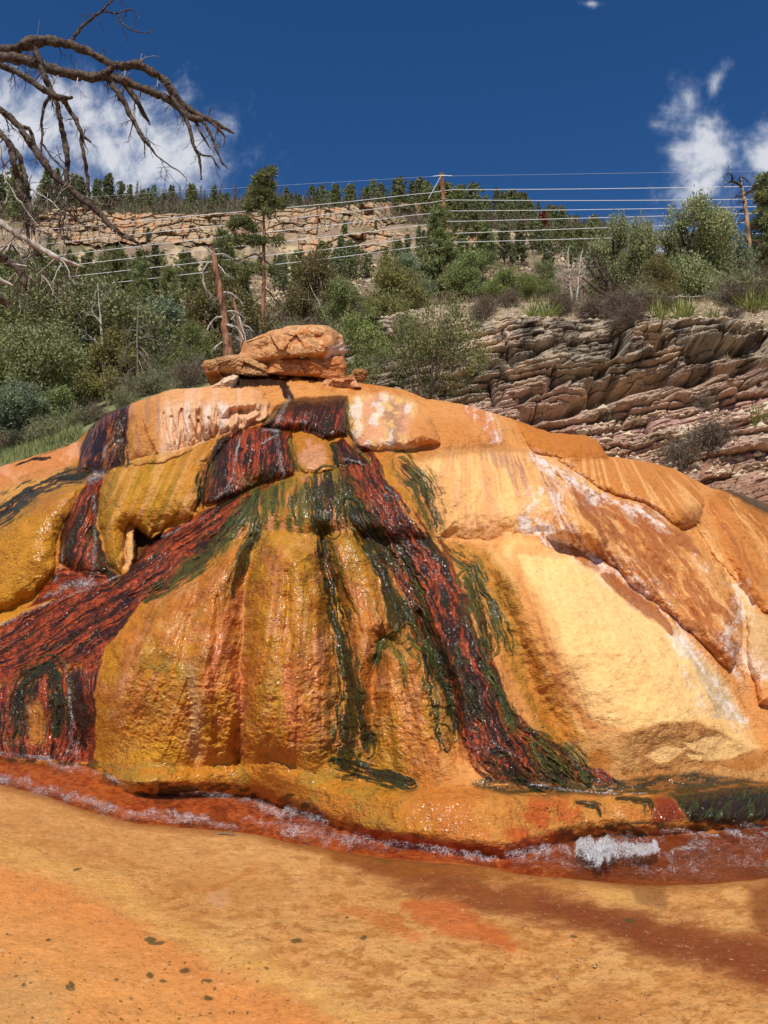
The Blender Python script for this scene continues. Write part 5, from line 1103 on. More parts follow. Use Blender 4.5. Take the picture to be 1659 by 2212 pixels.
rock('boulder', 'largest flat-topped orange boulder crowning the top of the mound', [(512, 778), (516, 762), (528, 738), (560, 726), (596, 712), (620, 703), (660, 701), (710, 704), (728, 716), (742, 726), (746, 752), (748, 800), (742, 812), (725, 800), (700, 786), (690, 774), (650, 772), (600, 778), (566, 792), (545, 800), (520, 795)], 9.75, .48, .6, 4.5, 701,
     ROCKT + [[([(712, 752), (746, 738), (750, 806), (730, 800), (706, 776)], (232, 206, 184))]], top_shape, .022)
rock('boulder', 'long low orange slab lying under the overhang of the largest boulder', [(574, 806), (580, 784), (585, 772), (640, 773), (700, 771), (742, 770), (748, 784), (748, 818), (720, 822), (660, 812), (610, 812)], 9.55, .26, .4, 4.0, 711, [(212, 140, 84), (220, 152, 94), (190, 112, 60), (182, 120, 76)], None, .03)
rock('boulder', 'tan jutting slab at the left end of the boulder pile', [(434, 790), (440, 778), (490, 766), (530, 766), (560, 776), (582, 790), (580, 812), (540, 814), (505, 808), (480, 815), (470, 832), (458, 838), (448, 822)], 9.62, .3, .5, 4.0, 721, [(196, 146, 96), (176, 134, 92), (206, 158, 112), (160, 112, 70), [([(436, 808), (470, 800), (480, 830), (455, 842)], (150, 98, 56))]],  # last darker patch: shade of the lower left facet painted into the colour
     lambda x, y: 0.22 * sstep(y - (806 - .2 * (x - 450)), -4, 14) * (1 - sstep(x, 470, 520)), .03)
rock('boulder', 'small brown block at the right end of the boulder pile', [(757, 805), (762, 797), (785, 796), (794, 800), (794, 818), (786, 826), (768, 824), (760, 818)], 9.85, .16, .25, 4.0, 731, [(158, 112, 62), (176, 128, 78), (140, 96, 54), (130, 88, 50)], None, .02)
rock('boulder', 'white-crusted wedge of rock at the left of the spout', [(456, 838), (470, 826), (482, 816), (505, 810), (516, 812), (506, 842), (480, 848)], 9.3, .2, .3, 3.0, 741, [(226, 186, 146), (234, 204, 172), (222, 170, 120), (206, 156, 112)], None, .03)
rock('boulder', 'pink crusted wedge of rock at the right of the spout', [(690, 830), (704, 818), (745, 816), (762, 808), (772, 826), (782, 838), (740, 842), (700, 840)], 9.4, .14, .3, 3.0, 751, [(214, 146, 92), (226, 172, 130), (206, 130, 74), (196, 126, 76)], None, .03)
# ================================================================== VEGETATION
def grow(g, rng, p, d, length, rad, depth, m=0, bend=0.25, kids=3, tips=None, droop=0.0, nseg=5, minr=0.004, spread=0.7, shrink=0.6, sides=5):
    """branching skeleton; returns the tips"""
    pts = [np.array(p, float)]; d = np.array(d, float); d /= np.linalg.norm(d)
    dirs = []
    for i in range(nseg):
        d = d + rng.normal(size=3) * bend * 0.5 + np.array([0, 0, -droop]); d /= np.linalg.norm(d); dirs.append(d)
        pts.append(pts[-1] + d * length / nseg)
    rr = np.linspace(rad, max(minr, rad * 0.35), nseg + 1)
    g.tube(pts, rr, sides if rad > 0.02 else 4 if rad > .008 else 3, m=m, c=rng.random(), cap=False)
    if tips is not None: tips.append((pts[-1], d, depth))
    if depth <= 0: return
    for c in range(kids):
        t = 0.35 + 0.65 * (c + rng.random()) / kids; i = min(int(t * nseg), nseg - 1)
        q = pts[i] + (pts[i + 1] - pts[i]) * (t * nseg - i)
        n_ = rng.normal(size=3); n_ -= n_.dot(dirs[i]) * dirs[i]; n_ /= np.linalg.norm(n_) + 1e-9
        dd = dirs[i] * (1 - spread * 0.5) + n_ * spread
        grow(g, rng, q, dd, length * shrink * (0.7 + 0.6 * rng.random()), max(minr, rad * (1 - t * .5) * 0.55), depth - 1, m, bend, kids, tips, droop, max(3, nseg - 1), minr, spread, shrink, sides)

def juniper(name, seed, leaf, bark, lobes=11, n=15000, base=0.12, width=0.55, sparse=0.0, open_base=0.0, leafl=0.028, leafw=0.015):
    """unit-height bushy evergreen: stems, then leaf sprays in uneven clumps. Returns (trunk mesh, crown mesh)"""
    rng = np.random.default_rng(seed); g = Geo(); c = Geo()
    cen = []
    for i in range(lobes):
        z = base + (0.92 - base) * (i + 0.5) / lobes; a = rng.uniform(0, 2 * math.pi)
        prof = width * math.sqrt(max(0.05, 1 - ((z - 0.42) / 0.58) ** 2)); r = prof * rng.uniform(0.15, 0.72) * (0.4 if z > .85 else 1)
        cen.append((r * math.cos(a), r * math.sin(a), z, rng.uniform(0.13, 0.24) * (1.0 if z < .7 else .75)))
    cen = np.array(cen)
    for k in range(3):
        a = rng.uniform(0, 6.28); g.tube([[0.02 * math.cos(a), 0.02 * math.sin(a), -0.06], [0.05 * math.cos(a), 0.05 * math.sin(a), .2], [0.08 * math.cos(a), 0.08 * math.sin(a), .55], [0.05 * math.cos(a + 1), 0.05 * math.sin(a + 1), .9]], [.03, .024, .015, .004], 6)
    for x, y, z, r in cen:
        st = np.array([0, 0, max(0.02, z * 0.45 - 0.05)]); e = np.array([x, y, z]); mid = (st + e) / 2 + rng.normal(size=3) * .03
        g.tube([st, mid, e, e + (e - mid) * .3], [.016, .011, .006, .002], 5, cap=False)
        for q in range(4):
            e2 = e + rng.normal(size=3) * r * .6; g.tube([mid + (e - mid) * rng.random(), (mid + e2) / 2 + rng.normal(size=3) * .02, e2], [.006, .004, .0015], 4, cap=False)
    nc = int(n / 46); wgt = cen[:, 3] ** 2; pick = rng.choice(len(cen), nc, p=wgt / wgt.sum())
    dv = rng.normal(size=(nc, 3)); dv /= np.linalg.norm(dv, axis=1, keepdims=True); dv[:, 2] = dv[:, 2] * .8 + .12
    rad = cen[pick, 3] * (0.55 + 0.5 * rng.random(nc) ** 0.6)
    clump = cen[pick, :3] + dv * rad[:, None]
    keep = (clump[:, 2] > open_base + 0.02) & (rng.random(nc) > sparse); clump = clump[keep]; dv = dv[keep]; nc = len(clump)
    ct = np.clip(rng.normal(.5, .22, nc), 0, 1)
    per = 46; ii = np.repeat(np.arange(nc), per)
    off = rng.normal(size=(nc * per, 3)) * 0.026 * (1 + rng.random(nc * per))[:, None]
    L = clump[ii] + off; L[:, 2] = np.abs(L[:, 2])
    dirs = dv[ii] * 0.7 + rng.normal(size=L.shape) * .6 + np.array([0, 0, .35])
    c.leaves(L, dirs, leafl, leafw, np.clip(ct[ii] + rng.normal(0, .16, len(L)), 0, 1), 0, rng, face=dv[ii] * .95 + np.array([0, 0, .4]))
    return g.mesh(name + '_stems', [bark], True), c.mesh(name + '_leaves', [leaf], False)

def pine(name, seed, leaf, bark, n_wh=22, crown0=0.3, width=0.2, tuft=0.05, needles=26, narrow=False, dead=0.0, trunk_r=.018, dens=5):
    rng = np.random.default_rng(seed); g = Geo(); c = Geo()
    zs = np.linspace(0, 1, 9); wob = rng.normal(size=(9, 2)) * .006
    g.tube(np.stack([wob[:, 0], wob[:, 1], zs], 1), np.interp(zs, [0, 1], [trunk_r, .003]), 8, rough=.05, rng=rng)
    cen, dr, ct = [], [], []
    for i in range(n_wh):
        z = crown0 + (0.99 - crown0) * (i + rng.random() * .6) / n_wh; u = (z - crown0) / (1 - crown0)
        wd = width * ((1 - u) ** .8 * .9 + .12) * (0.5 + .5 * min(1, u * 6 + .3))
        for b in range(max(2, dens)):
            a = rng.uniform(0, 6.283); ln = wd * rng.uniform(.45, 1.1); up = rng.uniform(-.25, .35)
            s_ = np.array([0, 0, z]); e = s_ + np.array([math.cos(a) * ln, math.sin(a) * ln, up * ln])
            mid = (s_ + e) / 2 + np.array([0, 0, rng.uniform(-.15, .05) * ln])
            g.tube([s_, mid, e], [.004, .003, .0012], 4, cap=False)
            if rng.random() < dead: continue
            k = max(2, int(ln / tuft * 1.5)); t0 = rng.uniform(.25, .55)
            for q in range(k):
                t = t0 + (1.02 - t0) * (q + rng.random()) / k
                pp = s_ * (1 - t) ** 2 + 2 * t * (1 - t) * mid + t * t * e + rng.normal(size=3) * tuft * .35
                cen.append(pp); dr.append(np.array([math.cos(a) * .5, math.sin(a) * .5, .7])); ct.append(np.clip(rng.normal(.5, .2), 0, 1))
    cen, dr, ct = np.array(cen), np.array(dr), np.array(ct)
    ii = np.repeat(np.arange(len(cen)), needles); dv = dr[ii] * .55 + rng.normal(size=(len(ii), 3)) * .75; dv /= np.linalg.norm(dv, axis=1, keepdims=True)
    c.leaves(cen[ii] + dv * tuft * .5, dv, tuft, tuft * .16, np.clip(ct[ii] + rng.normal(0, .14, len(ii)), 0, 1), 0, rng, face=dr[ii] * [1.4, 1.4, .6])
    return g.mesh(name + '_trunk', [bark], True), c.mesh(name + '_needles', [leaf], False)

def far_conifer(name, seed, leaf, bark, kind='full'):
    rng = np.random.default_rng(seed); g = Geo()
    lean = rng.normal(size=2) * .02
    g.tube([[0, 0, -.05], [lean[0] * .5, lean[1] * .5, .5], [lean[0], lean[1], .98]], [.018, .012, .003], 5, c=.4, m=1)
    if kind == 'bare':
        for i in range(34):
            z = rng.uniform(.25, .97); a = rng.uniform(0, 6.28); l = .13 * (1.1 - z) + .03
            g.tube([[0, 0, z], [math.cos(a) * l, math.sin(a) * l, z + rng.uniform(-.3, .5) * l]], [.005, .002], 3, c=.5, m=1, cap=False)
        if leaf is M_SCRUB:
            cz = rng.uniform(.25, .9, 160); a = rng.uniform(0, 6.28, 160); r = .11 * (1.05 - cz) * rng.random(160) ** .5
            cen = np.stack([np.cos(a) * r, np.sin(a) * r, cz], 1); g.leaves(cen, rng.normal(size=(160, 3)), .05, .012, rng.random(160), 0, rng)
        return g.mesh(name, [leaf, bark], False)
    n = 290; c0 = rng.uniform(.12, .3); u = rng.random(n) ** .85
    wd = {'full': .19, 'slim': .13, 'round': .24}[kind]
    prof = wd * ((1 - u) ** .75 + .10) if kind != 'round' else wd * np.sqrt(np.clip(1 - (u * 1.5 - .55) ** 2, .08, 1))
    # uneven sides: some sectors thinner
    a = rng.uniform(0, 6.28, n); sect = .7 + .3 * np.sin(a * 2 + seed) + .25 * np.sin(a * 3 + u * 9)
    r = prof * np.clip(sect, .25, 1.25) * rng.random(n) ** .4 * (.75 + .5 * (np.sin(u * 34 + seed) > -.2))
    cen = np.stack([np.cos(a) * r, np.sin(a) * r, c0 + (1 - c0) * u], 1)
    ct = np.clip(rng.normal(.5, .25, n), 0, 1); ii = np.repeat(np.arange(n), 6)
    dv = np.stack([np.cos(a), np.sin(a), np.full(n, .25)], 1)[ii] * .7 + rng.normal(size=(n * 6, 3)) * .55
    g.leaves(cen[ii] + rng.normal(size=(n * 6, 3)) * .014, dv, .062, .030, np.clip(ct[ii] + rng.normal(0, .12, n * 6), 0, 1), 0, rng, face=np.stack([np.cos(a), np.sin(a), np.full(n, .45)], 1)[ii])
    return g.mesh(name, [leaf, bark], False)

def place2(name, meshes, base, h, label, cat, group=None, rot=0.0, wid=1.0, parts=('trunk', 'crown')):
    o = empty(name, base); o.scale = (h * wid, h * wid, h); o.rotation_euler = (0, 0, rot)
    for pn, me in zip(parts, meshes): link(pn, me, o)
    return tag(o, label, cat, group)
def place1(name, me, base, h, label, cat, group=None, rot=0.0, wid=1.0):
    o = link(name, me, None, base); o.scale = (h * wid, h * wid, h); o.rotation_euler = (0, 0, rot)
    return tag(o, label, cat, group)
def at_base(px, pyb, Y):
    """spot on the hillside under the picture column px nearest in height to pyb at distance Y"""
    return point(px, pyb, Y)
def height_of(pyt, pyb, Y): return Y * (ratio(pyt) - ratio(pyb))

R = np.random.default_rng(77)
# ---- conifers along the ridge and on the slope
FARM = {'full': [far_conifer('conifer', 10 + i, M_FIR, M_TRUNK, 'full') for i in range(3)], 'slim': [far_conifer('conifer', 20 + i, M_FIR, M_TRUNK, 'slim') for i in range(2)],
        'round': [far_conifer('conifer', 30 + i, M_PINE, M_TRUNK, 'round') for i in range(3)], 'bare': [far_conifer('bare_conifer', 40 + i, M_SCRUB, M_TWIG, 'bare') for i in range(3)],
        'rust': [far_conifer('rusty_conifer', 50, M_RUST, M_TWIGD, 'slim')]}
skyt = interp_line([(-200, 355), (0, 370), (60, 378), (120, 376), (200, 388), (250, 398), (400, 408), (500, 408), (640, 406), (700, 404), (760, 398), (800, 402), (830, 398), (900, 398), (960, 404), (1040, 408), (1100, 428), (1200, 450), (1300, 478), (1420, 560)])
def far_tree(px, Y, h, kind, label, group):
    b = hill_pt(px, Y); b[2] -= .3
    m = FARM[kind][R.integers(len(FARM[kind]))]
    nm = {'bare': 'bare_conifer', 'rust': 'dead_conifer'}.get(kind, 'conifer')
    return place1(nm, m, b, h, label, 'tree', group, R.uniform(0, 6.28), R.uniform(.85, 1.2))
LR = ('dark green conifer in the tree belt along the skyline ridge', 'conifers along the skyline ridge'); LB = ('bare grey burnt conifer in the tree belt along the skyline ridge', 'bare conifers along the skyline ridge')
for row, (Y0, n, k) in enumerate(((268, 92, 1.0), (258, 78, .95), (248, 62, .85))):
    for i in range(n):
        px = -60 + 1390 * (i + R.uniform(-.5, .5)) / n + 26 * math.sin(i * 1.7 + row) * R.random()
        Yt = Y0 + R.uniform(-4, 4); b = hill_pt(px, Yt); pb = py_of(b)
        gap = (560 < px < 690) or (690 < px < 830)
        if px < 110 and row == 2: continue
        h = (ratio(skyt(px) + R.uniform(-14, 8)) - (b[2] - CAMZ) / Yt) * Yt * (1.0 if row == 0 else k)
        h = float(np.clip(h * 1.12, 5.5, 16)) * (R.uniform(.6, 1.0) if gap else R.uniform(.6, 1.12))
        kind = R.choice(['full', 'slim', 'round', 'bare'], p=[.30, .16, .18, .36] if px < 900 else [.3, .1, .55, .05])
        lab = LB if kind == 'bare' else LR
        far_tree(px, Yt, h, kind, lab[0], lab[1])
for px, h in ((806, 9.5), (818, 11), (834, 8.5), (690, 6.5), (655, 6), (745, 8), (380, 8), (270, 8)):
    far_tree(px, 262, h * 1.15, 'bare', LB[0], LB[1])
LS = ('dark conifer on the open hillside between the cliff and the valley junipers', 'conifers scattered on the hillside slope')
slope = [(250, 150, 8), (262, 118, 9), (300, 122, 8), (345, 150, 8), (330, 112, 9.5), (395, 110, 8), (420, 116, 7), (560, 170, 5), (590, 180, 5.5), (626, 186, 5), (665, 188, 5.5), (690, 186, 6), (740, 214, 6.5), (738, 190, 5), (600, 120, 7), (640, 118, 7.5), (660, 130, 6), (700, 122, 8), (735, 116, 9), (760, 122, 8), (790, 140, 5), (810, 222, 4), (860, 180, 6), (880, 178, 7.5), (905, 190, 8.5), (915, 184, 8), (930, 196, 7), (945, 212, 7), (985, 216, 8), (1010, 214, 9), (1030, 190, 5),
         (1060, 196, 9), (1085, 204, 10), (1100, 186, 9), (1120, 196, 10), (1150, 190, 10), (1165, 178, 9), (1190, 196, 10), (1210, 186, 10), (1235, 178, 9), (1260, 190, 10), (1280, 170, 9), (1300, 160, 8), (1330, 170, 8), (1045, 160, 5), (1075, 150, 5), (1110, 140, 5), (1190, 150, 6), (1240, 140, 6), (1000, 150, 5), (900, 150, 5), (870, 140, 5.5), (830, 150, 5), (150, 140, 8), (80, 130, 9), (20, 120, 9), (180, 110, 9), (120, 105, 9), (215, 160, 6), (45, 180, 7), (20, 200, 7), (95, 210, 6), (60, 225, 9), (20, 235, 10), (110, 232, 8), (150, 236, 7), (310, 215, 6), (200, 228, 5)]
slope += [(R.uniform(60, 1000), R.uniform(100, 200), R.uniform(4.5, 8.5)) for _ in range(26)] + [(R.uniform(960, 1330), R.uniform(120, 215), R.uniform(6, 10)) for _ in range(20)]
for px, Y, h in slope:
    far_tree(px + R.uniform(-5, 5), Y, h * R.uniform(.85, 1.1), R.choice(['full', 'round', 'slim'], p=[.45, .4, .15]), LS[0], LS[1])
o = far_tree(1180, 236, 9, 'rust', 'red-needled dead conifer on the skyline right of the power pole', None)
# ---- scrub and scree: uncountable cover of the slope
def scatter(name, n, pxr, Yr, mk, seed, mats, kind='stuff', dens=None):
    rng = np.random.default_rng(seed); g = Geo()
    for i in range(n):
        px = rng.uniform(*pxr); Y = math.exp(rng.uniform(math.log(Yr[0]), math.log(Yr[1])))
        if dens and rng.random() > dens(px, Y): continue
        mk(g, rng, hill_pt(px, Y), Y)
    return tag(link(name, g.mesh(name, mats, False)), kind=kind)
def mk_scrub(g, rng, b, Y):
    s = rng.uniform(.35, 1.0) * (1.0 if Y > 60 else .8); k = 26 if Y > 90 else 44
    c = b + rng.normal(size=(k, 3)) * np.array([.5, .5, .28]) * s + np.array([0, 0, .3 * s])
    g.leaves(c, rng.normal(size=(k, 3)) * .5 + np.array([0, 0, .8]), .55 * s, .14 * s, np.clip(rng.random() * .8 + rng.normal(0, .15, k), 0, 1), 0 if rng.random() < .68 else 1, rng)
scatter('hillside_scrub', 5200, (-150, 1420), (34, 262), mk_scrub, 5, [M_SCRUB, M_JUNO], dens=lambda px, Y: 1.0 if px < 1350 else .4)
def mk_brush(g, rng, b, Y):
    s = rng.uniform(.8, 2.9); k = 30
    c = b + rng.normal(size=(k, 3)) * np.array([.7, .7, .45]) * s + np.array([0, 0, .6 * s])
    g.leaves(c, rng.normal(size=(k, 3)) * .3 + np.array([0, 0, 1.0]), .8 * s, .10 * s, np.clip(rng.random() * .6 + rng.normal(0, .15, k), 0, 1), 0 if rng.random() < .68 else 1, rng)
scatter('ridge_brush', 2900, (-100, 1330), (236, 272), mk_brush, 6, [M_SCRUB, M_FIR])
def mk_stone(g, rng, b, Y):
    s = rng.uniform(.25, .9) * (1.3 if rng.random() < .1 else .7); V = np.array([[1, 0, 0], [0, 1, 0], [-1, 0, 0], [0, -1, 0], [.2, .1, .8], [0, 0, -.8]]) * s * rng.uniform(.6, 1.3, (6, 3)) + b
    g.add(V, np.array([[0, 1, 4], [1, 2, 4], [2, 3, 4], [3, 0, 4], [1, 0, 5], [2, 1, 5], [3, 2, 5], [0, 3, 5]]), rng.random())
M_SCREE = mat_bark('scree_stone', lin(176, 154, 124), lin(222, 204, 172), 1.5, 1.0, .4)
scatter('scree', 3200, (40, 1150), (90, 240), mk_stone, 9, [M_SCREE], dens=lambda px, Y: .9 if (560 < px < 900 or 330 < px < 470 or px < 200) else .45)

# ---- valley junipers and pines
J = {'a': juniper('juniper', 1, M_JUN, M_TRUNK, 13, 25500), 'b': juniper('juniper', 2, M_JUNP, M_TRUNK, 12, 25500, width=.6), 'c': juniper('juniper', 3, M_JUNB, M_TRUNK, 12, 24000, width=.5), 'd': juniper('juniper', 4, M_JUNO, M_TRUNK, 12, 24000, width=.55),
     'e': juniper('juniper', 5, M_JUNL, M_TRUNK, 10, 18000, base=.06, width=.42), 'f': juniper('juniper', 6, M_JUN, M_TWIG, 9, 16500, width=.5, sparse=.25), 'g': juniper('juniper', 7, M_JUNP, M_TRUNK, 11, 22500, width=.42, base=.2, open_base=.15)}
P_ = {'a': pine('pine', 1, M_PINE, M_PONDER, 20, .12, .3, .055, 24, dens=6), 'b': pine('pine', 2, M_PINE, M_TRUNK, 24, .08, .26, .045, 24, dens=7)}
def put(kind, px, pyb, pyt, Y, wid, label, cat='juniper', name='juniper', sink=.25):
    b = at_base(px, pyb, Y); h = height_of(pyt, pyb, Y)
    zg = hill_pt(px, Y)[2]
    if Y < 120 and abs(zg - b[2]) < 4 and px < 1000 and zg < b[2]:
        h += b[2] - zg; b[2] = zg            # let the stems reach the slope
    b[2] -= sink * .3
    return place2(name, J[kind] if kind in J and name == 'juniper' else P_[kind], b, h * 1.04, label, cat, None, R.uniform(0, 6.28), wid)
put('a', 22, 905, 655, 25, .95, 'dark green bushy juniper at the left edge of the valley thicket')
put('b', 195, 900, 612, 23, 1.05, 'large pale green juniper, tallest crown of the left thicket')
put('c', 345, 850, 655, 25, 1.0, 'blue-green juniper right of the pale thicket crowns, beside the drooping dead tree')
put('b', 105, 945, 705, 20, .9, 'rounded pale green juniper in front of the left thicket')
put('d', 250, 880, 725, 19, 1.0, 'olive-green juniper behind the left shoulder of the mound')
put('c', 30, 985, 825, 16.5, 1.2, 'low grey-green juniper bush at the lower left edge of the thicket')
put('f', 130, 975, 830, 17, 1.1, 'thin grey-green juniper bush between low bush and mound')
put('a', 90, 800, 585, 36, 1.1, 'dark juniper half hidden behind the pale thicket at left')
put('f', 400, 830, 690, 22, .9, 'thin juniper left of the reddish snag')
put('d', 470, 815, 600, 34, .9, 'olive juniper behind the reddish snag')
put('d', 690, 715, 560, 40, .75, 'tall olive juniper behind the orange boulder')
put('f', 735, 715, 600, 34, .9, 'thin bare-stemmed juniper right of the orange boulder')
put('d', 845, 688, 560, 34, .9, 'broad olive-brown juniper left of the pole pine')
put('c', 880, 640, 555, 52, .9, 'blue-green juniper just left of the pole pine')
put('e', 803, 742, 660, 17, 1.0, 'small bright green juniper at the left tip of the outcrop')
put('a', 1020, 660, 545, 36, 1.05, 'dense round juniper right of the power pole')
put('e', 1088, 655, 570, 33, 1.15, 'bright green juniper right of the dense round one')
put('f', 1180, 655, 560, 32, .9, 'thin grey-green juniper beside the bare pale stems')
put('e', 1140, 655, 582, 28, .8, 'small green juniper with dark leaning stem on the outcrop rim')
put('g', 1335, 655, 472, 26, .62, 'tall narrow juniper, first of the right-hand group against the sky')
put('g', 1388, 650, 470, 25, .6, 'umbrella-topped juniper with sky showing under its crown')
put('b', 1490, 658, 452, 24, .80, 'largest spreading juniper on the outcrop rim at right')
put('c', 1570, 655, 470, 25, .65, 'pale blue-green juniper next to the right-hand dead snag')
put('g', 1450, 655, 500, 25.5, .8, 'tall juniper filling the gap left of the largest rim juniper')
put('a', 1540, 655, 478, 25, .7, 'dark juniper between the largest rim juniper and the pale blue-green one')
put('d', 1430, 660, 560, 22, .9, 'low dark juniper filling the middle of the right-hand group')
put('a', 1300, 655, 560, 27, .8, 'low dark juniper at the left foot of the right-hand group')
put('b', 950, 622, 452, 58, 1.15, 'dark pine standing in front of the power pole', 'pine', 'pine_tree')
put('b', 1668, 650, 385, 30, 1.0, 'tall dark conifer cut off by the right picture edge', 'conifer', 'conifer')
for px, pyb, pyt, Y, k in ((240, 700, 540, 62, 'a'), (300, 690, 560, 56, 'b'), (365, 690, 580, 52, 'a'), (120, 690, 560, 70, 'b'), (420, 680, 590, 64, 'b'), (40, 680, 560, 74, 'a'), (640, 680, 580, 70, 'b'), (480, 660, 510, 66, 'a'), (190, 690, 590, 66, 'b'), (520, 690, 570, 58, 'b')):
    o = put(k, px, pyb, pyt, Y, R.uniform(.9, 1.15), 'dark green pine on the lower slope behind the valley junipers', 'pine', 'pine_tree'); o['group'] = 'pines on the lower slope'
# bush in front of the outcrop
g = Geo(); rng = np.random.default_rng(31); tips = []
for i in range(11):
    a = rng.uniform(0, 6.28); grow(g, rng, [0.05 * math.cos(a), .05 * math.sin(a), 0], [math.cos(a) * .55, math.sin(a) * .55, 1.0], rng.uniform(.45, .75), .011, 2, bend=.35, kids=4, tips=tips, nseg=6, minr=.0012, spread=.75)
c = Geo(); tp = np.array([t[0] for t in tips]); td = np.array([t[1] for t in tips]); tp[:, 2] = np.abs(tp[:, 2])
ii = np.repeat(np.arange(len(tp)), 60); L = tp[ii] + rng.normal(size=(len(ii), 3)) * .045; c.leaves(L, td[ii] + rng.normal(size=L.shape) * .5, .034, .011, np.clip(rng.random(len(tp))[ii] * .7 + rng.normal(.15, .15, len(ii)), 0, 1), 0, rng, face=td[ii] + np.array([0, -.5, .3]))
bp = at_base(925, 862, 11.6); place2('bush', (g.mesh('bush_stems', [M_TWIG], True), c.mesh('bush_leaves', [M_JUN], False)), bp + [0, 0, -.1], height_of(600, 862, 11.6) * 1.0, 'twiggy green bush in front of the grey outcrop, right of the boulders', 'bush', None, .4, .74, ('stems', 'leaves'))
# ================================================================== TRACED TREES, POLE, WIRES, SMALL PLANTS
def limb(g, rng, pts, wid, Y, m=0, n=8, wob=1.2, scale=1.0, rough=.16, step=9.0):
    """branch drawn as picture stations with widths, at distance Y (scalar or per station)"""
    p = np.array(pts, float); wd = np.array(wid, float) if np.ndim(wid) else np.full(len(p), float(wid)); Yv = np.array(Y, float) if np.ndim(Y) else np.full(len(p), float(Y))
    L = np.concatenate([[0], np.cumsum(np.hypot(*np.diff(p, axis=0).T))]); k = max(4, int(L[-1] / step)); tt = np.linspace(0, L[-1], k)
    jx, jy = (fbm(tt / 16, rng.random() * 50, 3, 5) - .5) * wob * 4, (fbm(tt / 16, rng.random() * 50, 3, 6) - .5) * wob * 4
    yy = np.interp(tt, L, Yv) + (fbm(tt / 40, rng.random() * 50, 3, 8) - .5) * .25
    P3 = point(np.interp(tt, L, p[:, 0]) + jx, np.interp(tt, L, p[:, 1]) + jy, yy)
    rad = np.interp(tt, L, wd) * .5 / FPX * yy * scale * (1 + .22 * (fbm(tt / 12, rng.random() * 90, 3, 9) - .5) * 2)
    g.tube(P3, np.maximum(rad, .0022), n, m=m, rough=rough, rng=rng, c=rng.random()); return P3, rad

